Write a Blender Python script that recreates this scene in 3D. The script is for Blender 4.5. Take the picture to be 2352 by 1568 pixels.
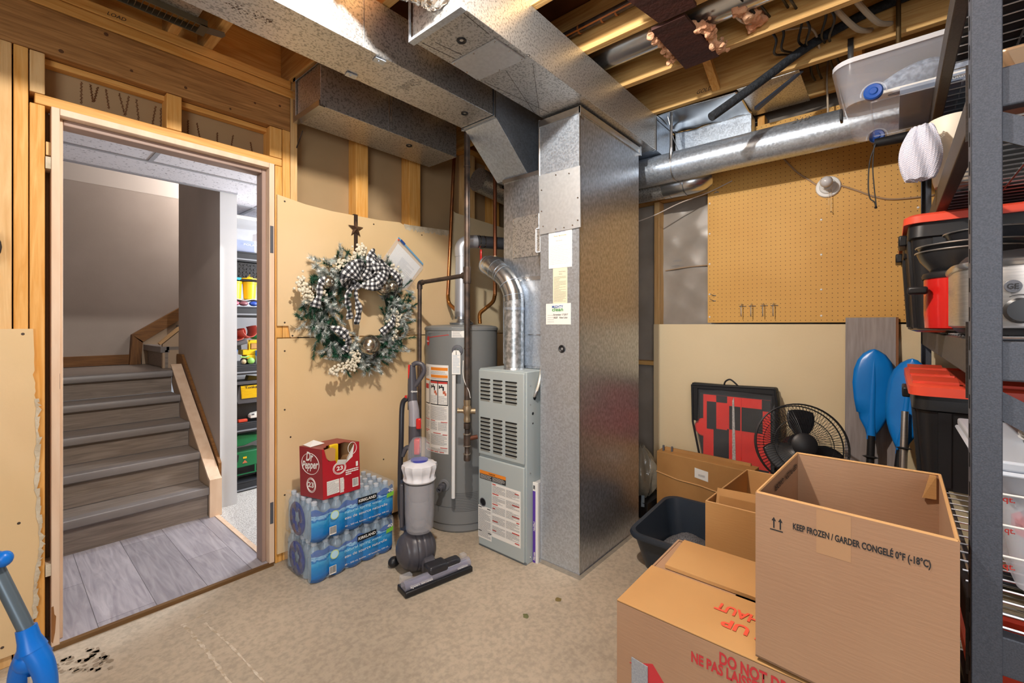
import bpy, bmesh, math, random
from mathutils import Vector, Matrix
random.seed(7)
for o in list(bpy.data.objects): bpy.data.objects.remove(o, do_unlink=True)
SC = bpy.context.scene
COL = SC.collection
PI = math.pi
R = math.radians
# ---------------------------------------------------------------- camera, world, lights, exposure
A_X = math.atan2(874, 1020)                      # heading of the view measured from the +X wall direction
cam = bpy.data.objects.new('camera', bpy.data.cameras.new('camera'))
COL.objects.link(cam)
cam.location = (0, 0, 1.25)
cam.rotation_euler = (R(90), 0, A_X - R(90))
cam.data.sensor_width = 36
cam.data.lens = 36 * 1020 / 2352
cam.data.shift_y = -39 / 2352
cam.data.clip_start = 0.02
SC.camera = cam
w = bpy.data.worlds.new('world'); SC.world = w; w.use_nodes = True
w.node_tree.nodes['Background'].inputs[0].default_value = (0.85, 0.9, 1, 1)
w.node_tree.nodes['Background'].inputs[1].default_value = 0.35
def lamp(name, kind, loc, energy, col, size=.05, rot=None, size_y=None, spread=None):
    d = bpy.data.lights.new(name, kind); d.energy = energy; d.color = col
    if kind == 'AREA':
        d.size = size
        if size_y: d.shape = 'RECTANGLE'; d.size_y = size_y
        if spread: d.spread = spread
    else: d.shadow_soft_size = size
    o = bpy.data.objects.new(name, d); o.location = loc
    if rot: o.rotation_euler = rot
    COL.objects.link(o); return o
lamp('bare_bulb_light', 'POINT', (0.70, 0.84, 2.49), 118, (1, .965, .91), .028)
lamp('rear_point_fill', 'POINT', (-1.0, -0.5, 2.35), 13, (1, .97, .93), .2)  # unseen soft point lamp added as fill behind the camera
lamp('rear_area_fill', 'AREA', (-0.7, -0.7, 2.45), 16, (1, .98, .97), 1.6, (0, 0, 0))  # area fill added above and behind the camera, not a known fixture
lamp('cool_area_fill', 'AREA', (-1.9, -1.2, 1.45), 46, (.88, .94, 1), 1.3, (R(90), 0, A_X - R(90)))  # cool area fill added behind the camera; no window stands there
lamp('family_room_light', 'POINT', (2.5, 3.55, 1.9), 50, (.88, .94, 1), .12)
lamp('hall_light', 'POINT', (1.95, 3.02, 1.55), 46, (.88, .94, 1), .08)
lamp('stairwell_light', 'POINT', (1.75, 4.8, 2.6), 42, (1, .96, .92), .15)
SC.view_settings.view_transform = 'Standard'
SC.view_settings.look = 'None'
SC.view_settings.gamma = 1
SC.view_settings.exposure = 0.22
SC.view_settings.use_curve_mapping = False
# ---------------------------------------------------------------- materials
def lin(c):
    return tuple(((v/12.92) if v <= .04045 else ((v+.055)/1.055)**2.4) for v in c)
def hx(s):
    return lin(tuple(int(s[i:i+2], 16)/255 for i in (0, 2, 4)))
MATS = {}
def mat(name, c, rough=.6, metal=0, c2=None, ns=4, st=(1, 1, 1), bump=0, bs=None, bst=None, lo=.35, hi=.65, detail=4,
        alpha=1, trans=0, emis=0, coat=0, cells=False, spec=.5, dist=0, ior=1.45, rv=0):
    if isinstance(c, str): c = hx(c)
    if isinstance(c2, str): c2 = hx(c2)
    m = bpy.data.materials.new(name); m.use_nodes = True
    nt = m.node_tree; b = nt.nodes['Principled BSDF']; L = nt.links.new
    def N(t, **k):
        n = nt.nodes.new(t)
        for a, v in k.items(): setattr(n, a, v)
        return n
    b.inputs['Base Color'].default_value = (*c, 1)
    b.inputs['Roughness'].default_value = rough
    b.inputs['Metallic'].default_value = metal
    b.inputs['Alpha'].default_value = alpha
    b.inputs['Transmission Weight'].default_value = trans
    b.inputs['IOR'].default_value = ior
    b.inputs['Coat Weight'].default_value = coat
    b.inputs['Specular IOR Level'].default_value = spec
    if emis:
        b.inputs['Emission Color'].default_value = (*c, 1); b.inputs['Emission Strength'].default_value = emis
    tc = N('ShaderNodeTexCoord'); oi = N('ShaderNodeObjectInfo')
    ad = N('ShaderNodeVectorMath', operation='MULTIPLY_ADD')
    cb = N('ShaderNodeCombineXYZ')
    for i in range(3): L(oi.outputs['Random'], cb.inputs[i])
    ad.inputs[1].default_value = (17, 23, 31)
    L(cb.outputs[0], ad.inputs[0]); L(tc.outputs['Object'], ad.inputs[2])
    m['vec'] = 1
    def mapped(s):
        mp = N('ShaderNodeMapping'); mp.inputs['Scale'].default_value = s; L(ad.outputs[0], mp.inputs[0]); return mp.outputs[0]
    if c2 is not None:
        if cells:
            t = N('ShaderNodeTexVoronoi'); t.inputs['Scale'].default_value = ns; out = t.outputs['Color']
            L(mapped(st), t.inputs['Vector'])
            sp = N('ShaderNodeSeparateColor'); L(out, sp.inputs[0]); out = sp.outputs[0]
        else:
            t = N('ShaderNodeTexNoise'); t.inputs['Scale'].default_value = ns; t.inputs['Detail'].default_value = detail
            t.inputs['Distortion'].default_value = dist
            L(mapped(st), t.inputs['Vector']); out = t.outputs['Fac']
        r = N('ShaderNodeValToRGB'); r.color_ramp.elements[0].position = lo; r.color_ramp.elements[1].position = hi
        r.color_ramp.elements[0].color = (*c, 1); r.color_ramp.elements[1].color = (*c2, 1)
        L(out, r.inputs[0]); L(r.outputs[0], b.inputs['Base Color'])
        if emis: L(r.outputs[0], b.inputs['Emission Color'])
        if rv:
            mr = N('ShaderNodeMapRange'); mr.inputs['To Min'].default_value = rough-rv; mr.inputs['To Max'].default_value = rough+rv
            L(out, mr.inputs[0]); L(mr.outputs[0], b.inputs['Roughness'])
    if bump:
        t = N('ShaderNodeTexNoise'); t.inputs['Scale'].default_value = bs or 60; t.inputs['Detail'].default_value = 3
        L(mapped(bst or (1, 1, 1)), t.inputs['Vector'])
        bp = N('ShaderNodeBump'); bp.inputs['Strength'].default_value = bump; bp.inputs['Distance'].default_value = .01
        L(t.outputs['Fac'], bp.inputs['Height']); L(bp.outputs[0], b.inputs['Normal'])
    MATS[name] = m
    return m
def nodes_of(m):
    nt = m.node_tree
    return nt, nt.nodes['Principled BSDF'], nt.links.new
def chain(m):
    nt, b, L = nodes_of(m)
    def N(t, **k):
        n = nt.nodes.new(t)
        for a, v in k.items(): setattr(n, a, v)
        return n
    def mth(op, a, b_=None, c=None):
        n = N('ShaderNodeMath', operation=op)
        for i, v in enumerate((a, b_, c)):
            if v is None: continue
            if isinstance(v, (int, float)): n.inputs[i].default_value = v
            else: L(v, n.inputs[i])
        return n.outputs[0]
    return nt, b, L, N, mth
# lumber with grain along one axis
def lumber(name, c, c2, axis, ns=6, rough=.62):
    st = [9, 9, 9]; st[axis] = .55
    return mat(name, c, rough, 0, c2, ns, tuple(st), .12, 14, tuple(st), .3, .72, 5, dist=1.2)
WX, WY, WZ = lumber('lumber_x', 'c98a3c', 'e2ad62', 0), lumber('lumber_y', 'bb8a4b', 'd9b272', 1), lumber('lumber_z', 'd2913c', 'e6b066', 2)
WZP = lumber('lumber_z_pale', 'cf9f62', 'e3bd86', 2)
WBEAM = lumber('lumber_beam', '84582c', 'b8854c', 0, 7)
WPLY = mat('plywood', '5c3418', .8, 0, '7a4a22', 3, (1, 1, 1), .1, 30)
GALV = mat('galvanized_steel', (.48, .54, .62), .36, .78, (.60, .67, .76), 120, cells=True, lo=.1, hi=.9, rv=.05)  # bluish base carries the cool light this metal reflects
GALVX = mat('galvanized_speckled_steel', (.33, .33, .325), .40, .86, (.60, .60, .59), 120, (1, 1, 1), lo=.38, hi=.50, detail=3, rv=.05)
GALVD = mat('galvanized_spangled_steel', (.34, .37, .41), .33, .88, (.56, .60, .66), 52, (1.6, 1.6, 1), lo=.34, hi=.66, detail=5, rv=.07)  # cool reflected light tinted into this base as well
GALVS = mat('smooth_duct_steel', (.56, .585, .61), .24, .96, (.60, .625, .65), 30, lo=.3, hi=.7)
MGALV = mat('flat_galvanized_patch', (.52, .54, .56), .52, .75, (.58, .60, .62), 60)
BLACK = mat('black_plastic', (.012, .012, .014), .42)
BLACKR = mat('black_rubber', (.02, .02, .022), .75)
DARK = mat('dark_void', (.008, .007, .006), .9)
CHROME = mat('chrome', (.75, .76, .78), .18, 1)
STEEL = mat('brushed_steel', (.55, .55, .55), .33, .95, (.68, .67, .66), 30, (1, 1, 20))
IRON = mat('black_iron_pipe', (.055, .045, .04), .42, .6, (.13, .09, .07), 20)
BRASS = mat('dull_brass', (.33, .25, .16), .45, .7)
COPPER = mat('copper_pipe', (.55, .22, .08), .33, .95, (.35, .15, .07), 14)
WHITE = mat('white_plastic', (.78, .77, .75), .4)
WPAINT = mat('white_wall_paint', 'cfd1d6', .75, 0, 'd6d8dc', 3, bump=.03, bs=200)
GPAINT = mat('greige_wall_paint', 'a99c92', .75, 0, 'b0a399', 3, bump=.04, bs=150)
PAPER = mat('white_paper', 'e9e6e0', .7)
CREAMP = mat('cream_paper', 'e4d9bd', .7)
INK = mat('black_ink', (.02, .02, .022), .7)
INKG = mat('grey_print', (.25, .25, .26), .7)
REDINK = mat('red_ink', 'c33a33', .7)
BLUEINK = mat('blue_ink', '2c5aa8', .7)
GREENINK = mat('green_ink', '3c9440', .7)
ORANGE = mat('orange_print', 'e8892a', .6)
CARD = mat('cardboard', 'a47f62', .8, 0, 'ac896b', 2.2, bump=.05, bs=25, bst=(1, 1, 8))
CARDW = mat('warm_cardboard', 'b58752', .8, 0, 'c2955e', 2.2, bump=.06, bs=25, bst=(1, 1, 8))
CARDD = mat('weathered_cardboard', '9f7240', .7, 0, 'b48650', 3, bump=.15, bs=9)
CARDE = mat('cardboard_edge', 'c79a66', .9)
GYP = mat('buff_gypsum_paper', 'd8b98a', .7, 0, 'dfc196', 1.6, bump=.05, bs=60)
GYPL = mat('pale_gypsum_paper', 'dcc8a2', .7, 0, 'e2cfaa', 1.6, bump=.05, bs=60)
GYPB = mat('brown_gypsum_back', 'a0845f', .85, 0, 'ae926d', 1.8, bump=.03, bs=60)
GYPW = mat('gypsum_core', 'cfc2aa', .95, 0, 'b8a88e', 20, bump=.4, bs=60)
FRAMEP = mat('pinkish_frame_paint', 'd9b99c', .6, 0, 'e2c6ab', 4, (6, 6, 1))
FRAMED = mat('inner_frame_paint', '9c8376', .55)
GREYM = mat('furnace_grey_enamel', 'a6b0b1', .45, 0, 'abb4b4', 2)
GREYL = mat('furnace_louver_lip', 'b5b8b1', .5)
TANK = mat('tank_grey_enamel', '747675', .38, 0, '7a7b7b', 2, spec=.6)
TANKD = mat('tank_dark_band', '45464a', .45)
CLEAR = mat('clear_plastic', (.85, .88, .95), .12, alpha=.16, spec=.8)
CLEARM = mat('milky_plastic', (.80, .84, .92), .22, alpha=.42, spec=.7)
FILM = mat('shrink_film', (.70, .82, .95), .12, alpha=.13, spec=1, bump=.6, bs=30)
SMOKE = mat('smoky_bin_plastic', (.50, .50, .54), .15, alpha=.38, spec=.8)
REDM = mat('red_lid_plastic', 'e04e36', .42)
REDD = mat('red_enamel', 'c4211d', .22, coat=.4)
TOTE = mat('charcoal_tote_plastic', '1d1e21', .38)
RACK = mat('hammertone_rack_steel', '42464f', .5, .2, '50545e', 420, lo=.35, hi=.65, bump=.06, bs=400)
RACKB = mat('rack_beam_steel', '3f3a38', .5, .3, '4a4441', 230, lo=.42, hi=.6)
WIRE = mat('deck_wire', (.62, .64, .68), .3, .9)
BLUEP = mat('blue_plastic', '0a6fd0', .33)
BLUES = mat('blue_blade_plastic', '0f78cf', .28, 0, '1480d8', 6, bump=.08, bs=14)
YELLOW = mat('yellow_plastic', 'eec31a', .4)
GREENT = mat('green_toy_plastic', '1c7a4a', .4)
GREYP = mat('grey_plastic', '56565c', .45)
# ---------------------------------------------------------------- mesh building
def wm(o):
    m = Matrix.LocRotScale(o.location, o.rotation_euler, o.scale)
    return wm(o.parent) @ m if o.parent else m
def frame(t):
    t = t.normalized(); a = Vector((0, 0, 1)) if abs(t.z) < .9 else Vector((1, 0, 0))
    u = t.cross(a).normalized(); return u, t.cross(u).normalized()
class MB:
    def __init__(s, M=None): s.b = bmesh.new(); s.M = M or Matrix(); s.mi = 0; s.uv = None
    def v(s, p): return s.b.verts.new(s.M @ Vector(p))
    def f(s, vs):
        try:
            f = s.b.faces.new(vs); f.material_index = s.mi; return f
        except ValueError: return None
    def box(s, x0, x1, y0, y1, z0, z1):
        V = [s.v(p) for p in ((x0, y0, z0), (x1, y0, z0), (x1, y1, z0), (x0, y1, z0), (x0, y0, z1), (x1, y0, z1), (x1, y1, z1), (x0, y1, z1))]
        for q in ((3, 2, 1, 0), (4, 5, 6, 7), (0, 1, 5, 4), (1, 2, 6, 5), (2, 3, 7, 6), (3, 0, 4, 7)): s.f([V[i] for i in q])
        return s
    def obb(s, c, sz, X=(1, 0, 0), Z=(0, 0, 1)):
        X = Vector(X).normalized(); Z = Vector(Z).normalized(); Y = Z.cross(X).normalized(); Z = X.cross(Y)
        c = Vector(c); h = [q/2 for q in sz]; V = []
        for k in (-1, 1):
            for i, j in ((-1, -1), (1, -1), (1, 1), (-1, 1)): V.append(s.v(c+X*i*h[0]+Y*j*h[1]+Z*k*h[2]))
        for q in ((3, 2, 1, 0), (4, 5, 6, 7), (0, 1, 5, 4), (1, 2, 6, 5), (2, 3, 7, 6), (3, 0, 4, 7)): s.f([V[i] for i in q])
        return s
    def hexa(s, lo, hi):                          # two matching 4-point (or n-point) loops
        a = [s.v(p) for p in lo]; c = [s.v(p) for p in hi]; n = len(a)
        s.f(a[::-1]); s.f(c)
        for i in range(n): s.f([a[i], a[(i+1) % n], c[(i+1) % n], c[i]])
        return s
    def prism(s, pts, pl, a, b_):                 # 2-D outline pushed through the third axis
        def P(q, t):
            return {'xz': (q[0], t, q[1]), 'yz': (t, q[0], q[1]), 'xy': (q[0], q[1], t)}[pl]
        return s.hexa([P(q, a) for q in pts], [P(q, b_) for q in pts])
    def tube(s, path, r, seg=12, cap=True, closed=False):
        path = [Vector(p) for p in path]; n = len(path)
        rs = r if isinstance(r, (list, tuple)) else [r]*n
        u = None; rings = []
        for i, p in enumerate(path):
            if closed: t = (path[(i+1) % n]-path[i-1])
            else: t = (path[min(i+1, n-1)]-path[max(i-1, 0)])
            if t.length < 1e-9: t = Vector((0, 0, 1))
            t.normalize()
            if u is None: u, _ = frame(t)
            u = (u-t*u.dot(t))
            if u.length < 1e-6: u, _ = frame(t)
            u.normalize(); w_ = t.cross(u)
            rings.append([s.v(p+(u*math.cos(2*PI*k/seg)+w_*math.sin(2*PI*k/seg))*rs[i]) for k in range(seg)])
        for i in range(n if closed else n-1):
            A, B = rings[i], rings[(i+1) % n]
            for k in range(seg): s.f([A[k], A[(k+1) % seg], B[(k+1) % seg], B[k]])
        if cap and not closed: s.f(rings[0][::-1]); s.f(rings[-1])
        return s
    def cyl(s, a, b_, r, r2=None, seg=24, cap=True): return s.tube([a, b_], [r, r if r2 is None else r2], seg, cap)
    def lathe(s, prof, c=(0, 0, 0), seg=32, axis=(0, 0, 1), a0=0, a1=2*PI):
        ax = Vector(axis).normalized()
        if abs(ax.z) > .999: u, w_ = Vector((1, 0, 0)), Vector((0, 1 if ax.z > 0 else -1, 0))
        else: u, w_ = frame(ax); w_ = ax.cross(u)
        c = Vector(c); full = abs(a1-a0-2*PI) < 1e-6; n = seg if full else seg+1; rings = []
        for r, z in prof:
            if r < 1e-6: rings.append([s.v(c+ax*z)]); continue
            rings.append([s.v(c+ax*z+(u*math.cos(a0+(a1-a0)*k/seg)+w_*math.sin(a0+(a1-a0)*k/seg))*r) for k in range(n)])
        for A, B in zip(rings, rings[1:]):
            for k in range(seg):
                k2 = (k+1) % n
                if len(A) == 1 and len(B) == 1: continue
                if len(A) == 1: s.f([A[0], B[k2], B[k]])
                elif len(B) == 1: s.f([A[k], A[k2], B[0]])
                else: s.f([A[k], A[k2], B[k2], B[k]])
        return s
    def ball(s, c, r, seg=16, sc=(1, 1, 1)):
        n = max(4, seg//2); M0 = s.M
        s.M = M0 @ Matrix.Translation(c) @ Matrix.Diagonal((*sc, 1))
        s.lathe([(r*math.sin(PI*i/n) if 0 < i < n else 0, -r*math.cos(PI*i/n)) for i in range(n+1)], seg=seg); s.M = M0
        return s
    def grid(s, fn, nu, nv, closeu=False):        # fn(u,v) -> point, 0..1
        V = [[s.v(fn(i/nu, j/nv)) for j in range(nv+1)] for i in range(nu if closeu else nu+1)]
        for i in range(nu):
            for j in range(nv): s.f([V[i][j], V[(i+1) % len(V)][j], V[(i+1) % len(V)][j+1], V[i][j+1]])
        return s
    def strip(s, pts, wv, th=.0015):              # ribbon with uv, width vector per point
        if s.uv is None: s.uv = s.b.loops.layers.uv.new('UVMap')
        d = 0; prev = None; P = [Vector(p) for p in pts]
        for i, p in enumerate(P):
            w_ = Vector(wv[i] if isinstance(wv, list) else wv); a, c = s.v(p-w_/2), s.v(p+w_/2)
            if prev:
                dd = (p-P[i-1]).length; f = s.f([prev[0], prev[1], c, a])
                if f:
                    for lp, q in zip(f.loops, ((0, d), (w_.length, d), (w_.length, d+dd), (0, d+dd))): lp[s.uv].uv = q
                d += dd
            prev = (a, c)
        return s
    def build(s, name, m, parent=None, smooth=35, bevel=0, label=None, cat=None, group=None, kind=None, solid=0, sub=0, seg=2, recalc=True):
        b = s.b
        if recalc: bmesh.ops.recalc_face_normals(b, faces=b.faces)
        me = bpy.data.meshes.new(name)
        o = bpy.data.objects.new(name, me)
        if parent is not None:
            o.parent = parent; b.transform(wm(parent).inverted())
        else:
            xs = [v.co for v in b.verts]
            mn = [min(v[i] for v in xs) for i in range(3)]; mx = [max(v[i] for v in xs) for i in range(3)]
            c = Vector(((mn[0]+mx[0])/2, (mn[1]+mx[1])/2, mn[2])); b.transform(Matrix.Translation(-c)); o.location = c
        b.to_mesh(me); b.free()
        for mm in (m if isinstance(m, (list, tuple)) else [m]): me.materials.append(mm)
        if smooth:
            me.polygons.foreach_set('use_smooth', [True]*len(me.polygons)); me.set_sharp_from_angle(angle=R(smooth))
        if solid:
            md = o.modifiers.new('solid', 'SOLIDIFY'); md.thickness = solid; md.offset = 0
        if sub:
            md = o.modifiers.new('sub', 'SUBSURF'); md.levels = md.render_levels = sub
        if bevel:
            md = o.modifiers.new('bevel', 'BEVEL'); md.width = bevel; md.segments = seg; md.limit_method = 'ANGLE'; md.angle_limit = R(40)
        COL.objects.link(o); tag(o, label, cat, group, kind)
        return o
def tag(o, label=None, cat=None, group=None, kind=None):
    if label: o['label'] = label
    if cat: o['category'] = cat
    if group: o['group'] = group
    if kind: o['kind'] = kind
    return o
def thing(name, label, cat, loc=(0, 0, 0), rz=0, group=None, rot=None):
    o = bpy.data.objects.new(name, None); o.empty_display_size = .05; COL.objects.link(o)
    o.location = loc; o.rotation_euler = rot or (0, 0, rz); return tag(o, label, cat, group)
def dup(o, loc=None, rz=None, label=None, parent=None):
    c = o.copy(); COL.objects.link(c); c.parent = parent
    if loc is not None: c.location = loc
    if rz is not None: c.rotation_euler[2] = rz
    if label: c['label'] = label
    for ch in list(o.children): dup(ch, parent=c)
    return c
def box1(name, m, x0, x1, y0, y1, z0, z1, parent=None, **k): return MB().box(x0, x1, y0, y1, z0, z1).build(name, m, parent, **k)
def text(s_, org, right, up, size, m, parent, width=None, name='lettering', lift=.0008, shear=0, bold=0, outline=0, spacing=1, depth=0):
    cu = bpy.data.curves.new('t', 'FONT'); cu.body = s_; cu.size = 1; cu.shear = shear; cu.offset = bold; cu.space_character = spacing
    cu.resolution_u = 3
    if outline: cu.fill_mode = 'NONE'; cu.bevel_depth = outline; cu.bevel_resolution = 0
    ob = bpy.data.objects.new('t', cu); COL.objects.link(ob)
    dg = bpy.context.evaluated_depsgraph_get(); dg.update()
    me = bpy.data.meshes.new_from_object(ob.evaluated_get(dg)); bpy.data.objects.remove(ob, do_unlink=True)
    if not me.vertices: return None
    xs = [v.co.x for v in me.vertices]; x0, x1 = min(xs), max(xs)
    Rv = Vector(right).normalized(); Uv = Vector(up).normalized(); Nv = Rv.cross(Uv).normalized()
    sx = (width/(x1-x0)) if width else size
    T = Matrix(((Rv.x*sx, Uv.x*size, Nv.x*.001, 0), (Rv.y*sx, Uv.y*size, Nv.y*.001, 0), (Rv.z*sx, Uv.z*size, Nv.z*.001, 0), (0, 0, 0, 1)))
    T = Matrix.Translation(Vector(org)+Nv*lift) @ T @ Matrix.Translation((-x0 if width else 0, 0, 0))
    me.transform(wm(parent).inverted() @ T if parent else T)
    me.materials.clear(); me.materials.append(m)
    o = bpy.data.objects.new(name, me); COL.objects.link(o); o.parent = parent
    return o
def lines(mb, org, right, up, wd, ht, n, th=.3, seed=1, lift=.0006, gap=.0):   # rows of small print as thin bars
    rg = random.Random(seed); Rv = Vector(right).normalized(); Uv = Vector(up).normalized(); Nv = Rv.cross(Uv); o = Vector(org)+Nv*lift
    for i in range(n):
        y = ht*(1-(i+.5)/n); x = 0; end = wd*(1 if rg.random() < .75 else rg.uniform(.4, .95))
        while x < end-.001:
            l = min(rg.uniform(.04, .2)*wd, end-x); h = ht/n*th/2
            mb.f([mb.v(o+Rv*x+Uv*(y-h)), mb.v(o+Rv*(x+l)+Uv*(y-h)), mb.v(o+Rv*(x+l)+Uv*(y+h)), mb.v(o+Rv*x+Uv*(y+h))]); x += l+wd*.015
    return mb
def patch(mb, org, right, up, x0, x1, y0, y1, lift=.0006):
    Rv = Vector(right).normalized(); Uv = Vector(up).normalized(); o = Vector(org)+Rv.cross(Uv)*lift
    mb.f([mb.v(o+Rv*a+Uv*b_) for a, b_ in ((x0, y0), (x1, y0), (x1, y1), (x0, y1))]); return mb
def screws(pts, nrm, parent, r=.004, m=None, name='screw'):
    first = None
    for p in pts:
        if first is None:
            first = MB().lathe([(0, .0028), (r*.7, .0024), (r, 0)], (0, 0, 0), 8, nrm); me = first.build(name, m or CHROME, None); o = me; COL.objects.unlink(o)
            base = o.data; z0 = o.location.copy()
        c = bpy.data.objects.new(name, base); COL.objects.link(c); c.parent = parent; c.location = wm(parent).inverted() @ (Vector(p)+z0)
    bpy.data.objects.remove(o)
def bez(pts, n=8):                                # smooth path through points (Catmull-Rom)
    P = [Vector(p) for p in pts]; P = [P[0]*2-P[1]]+P+[P[-1]*2-P[-2]]; out = []
    for i in range(1, len(P)-2):
        for k in range(n):
            t = k/n; a, b_, c, d = P[i-1:i+3]
            out.append(.5*((2*b_)+(-a+c)*t+(2*a-5*b_+4*c-d)*t*t+(-a+3*b_-3*c+d)*t**3))
    out.append(P[-2]); return out
# ================================================================ SETTING
S_ = dict(kind='structure')
CONC = mat('basement_concrete', 'ac9f8c', .62, 0, 'c4b5a0', 1.7, bump=.08, bs=22, lo=.3, hi=.7, detail=8, rv=.1)
def conc():
    nt, b, L, N, mth = chain(CONC)
    src = b.inputs['Base Color'].links[0].from_socket; tc = N('ShaderNodeTexCoord')
    n = N('ShaderNodeTexNoise'); n.inputs['Scale'].default_value = 55; n.inputs['Detail'].default_value = 8; L(tc.outputs['Object'], n.inputs['Vector'])
    r = N('ShaderNodeValToRGB'); r.color_ramp.elements[0].position = .35; r.color_ramp.elements[0].color = (.62, .62, .62, 1); r.color_ramp.elements[1].position = .6; r.color_ramp.elements[1].color = (1, 1, 1, 1)
    L(n.outputs['Fac'], r.inputs[0])
    mx = N('ShaderNodeMix', data_type='RGBA', blend_type='MULTIPLY'); mx.inputs['Factor'].default_value = .55
    L(src, mx.inputs['A']); L(r.outputs[0], mx.inputs['B']); L(mx.outputs['Result'], b.inputs['Base Color'])
conc()
MB().box(-2.7, 3.3, -2.3, 2.56, -.1, 0).build('floor', CONC, smooth=0, **S_)
# laminate in the hall: planks laid along Y
LAM = mat('grey_laminate', '8a848a', .42, 0, 'aca6aa', 4, (8, .8, 1), bump=.04, bs=40, bst=(10, 1, 1), lo=.3, hi=.7, detail=6, dist=1.5)
def plank(m, wx, ly, dark=.35, axes=(0, 1)):
    nt, b, L, N, mth = chain(m); tc = N('ShaderNodeTexCoord'); sp = N('ShaderNodeSeparateXYZ'); L(tc.outputs['Object'], sp.inputs[0])
    x = mth('DIVIDE', sp.outputs[axes[0]], wx); row = mth('FLOOR', x)
    y = mth('ADD', mth('DIVIDE', sp.outputs[axes[1]], ly), mth('FRACT', mth('MULTIPLY', row, .37)))
    fx = mth('ABSOLUTE', mth('SUBTRACT', mth('FRACT', x), .5)); fy = mth('ABSOLUTE', mth('SUBTRACT', mth('FRACT', y), .5))
    g = mth('MAXIMUM', mth('GREATER_THAN', fx, .5-.0012/wx), mth('GREATER_THAN', fy, .5-.0012/ly))
    wn = N('ShaderNodeTexWhiteNoise', noise_dimensions='2D'); cb = N('ShaderNodeCombineXYZ'); L(row, cb.inputs[0]); L(mth('FLOOR', y), cb.inputs[1]); L(cb.outputs[0], wn.inputs['Vector'])
    v = mth('ADD', .82, mth('MULTIPLY', wn.outputs['Value'], .3)); v = mth('MULTIPLY', v, mth('SUBTRACT', 1, mth('MULTIPLY', g, 1-dark)))
    src = b.inputs['Base Color'].links[0].from_socket
    mx = N('ShaderNodeMix', data_type='RGBA', blend_type='MULTIPLY'); mx.inputs['Factor'].default_value = 1
    cc = N('ShaderNodeCombineColor'); [L(v, cc.inputs[i]) for i in range(3)]
    L(src, mx.inputs['A']); L(cc.outputs[0], mx.inputs['B']); L(mx.outputs['Result'], b.inputs['Base Color'])
plank(LAM, .19, 1.2)
box1('floor', LAM, -.75, .925, 2.455, 3.42, 0, .016, smooth=0, **S_)
box1('trim_1', lumber('raw_threshold_edge', '5a3c1e', '7a5a32', 0), .15, .945, 2.435, 2.455, 0, .017, smooth=0, **S_)
CARP = mat('pale_berber_carpet', 'b8b3ae', .95, 0, 'dedbd6', 160, bump=.9, bs=130, lo=.42, hi=.55, detail=2)
box1('floor', CARP, .94, 4.2, 2.56, 4.6, 0, .014, smooth=0, **S_)
box1('trim_2', FRAMEP, .925, .95, 2.50, 3.40, 0, .02, smooth=0, **S_)
box1('ceiling', WPLY, -2.7, 3.3, -2.3, 2.56, 2.78, 2.8, smooth=0, **S_)
# door wall: the brown back of the hall's gypsum shows between the studs
mb = MB().box(-2.7, .12, 2.54, 2.556, 0, 2.55).box(.12, .99, 2.54, 2.556, 2.12, 2.55).box(.12, .1425, 2.54, 2.556, 0, 2.12).box(.9505, .99, 2.54, 2.556, 0, 2.12).box(.99, 3.2, 2.54, 2.556, 0, 2.55)
mb.build('wall_left', GYPB, smooth=0, **S_)
# exterior wall behind the pegboard, back walls of the utility room
box1('wall_right', mat('insulation_behind_poly', '8d8276', .9, 0, '6e655c', 3), 3.19, 3.25, -2.3, 2.56, 0, 2.78, smooth=0, **S_)
STUDW = mat('unlit_stud_wall', '6b5238', .85, 0, '7f6244', 2)  # dark tone puts an unlit room into the duct reflections
box1('wall_back', STUDW, -2.7, 3.3, -2.35, -2.3, 0, 2.8, smooth=0, **S_)
box1('wall_front', STUDW, -2.75, -2.7, -2.3, 2.56, 0, 2.8, smooth=0, **S_)
# front gypsum sheets on the door wall
up = [(.963, 1.182), (1.03, 1.182), (1.02, 1.243), (.963, 1.243), (.963, 1.929), (1.111, 1.907), (1.26, 1.899), (1.42, 1.901), (1.573, 1.903), (1.719, 1.915), (1.752, 1.905),
      (1.78, 1.898), (1.93, 1.905), (2.04, 1.912), (2.10, 1.922), (2.16, 1.925), (2.16, 1.182)]
MB().prism(up, 'xz', 2.438, 2.45).build('wall_left', GYP, smooth=0, **S_)
MB().prism([(.963, .05), (3.0, .02), (3.0, 1.176), (.963, 1.176)], 'xz', 2.438, 2.45).build('wall_left', GYP, smooth=0, **S_)
MB().prism([(2.168, 1.182), (2.168, 2.09), (2.21, 2.07), (2.9, 2.04), (2.9, 1.182)], 'xz', 2.439, 2.45).build('wall_left', GYPL, smooth=0, **S_)
# torn white paper edge along the top of the upper sheet
mb = MB(); rg = random.Random(3); top = []; n = 40
for i in range(n+1):
    x = 1.752+(2.155-1.752)*i/n; zt = 1.905+.02*max(0, (x-1.8)/.36); top.append((x, zt+.006, zt-(.018+.022*rg.random()) if i else zt))
for a, c in zip(top, top[1:]): mb.f([mb.v((a[0], 2.4368, a[2])), mb.v((c[0], 2.4368, c[2])), mb.v((c[0], 2.4368, c[1])), mb.v((a[0], 2.4368, a[1]))])
mb.build('trim_3', GYPW, smooth=0, **S_)
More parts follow.
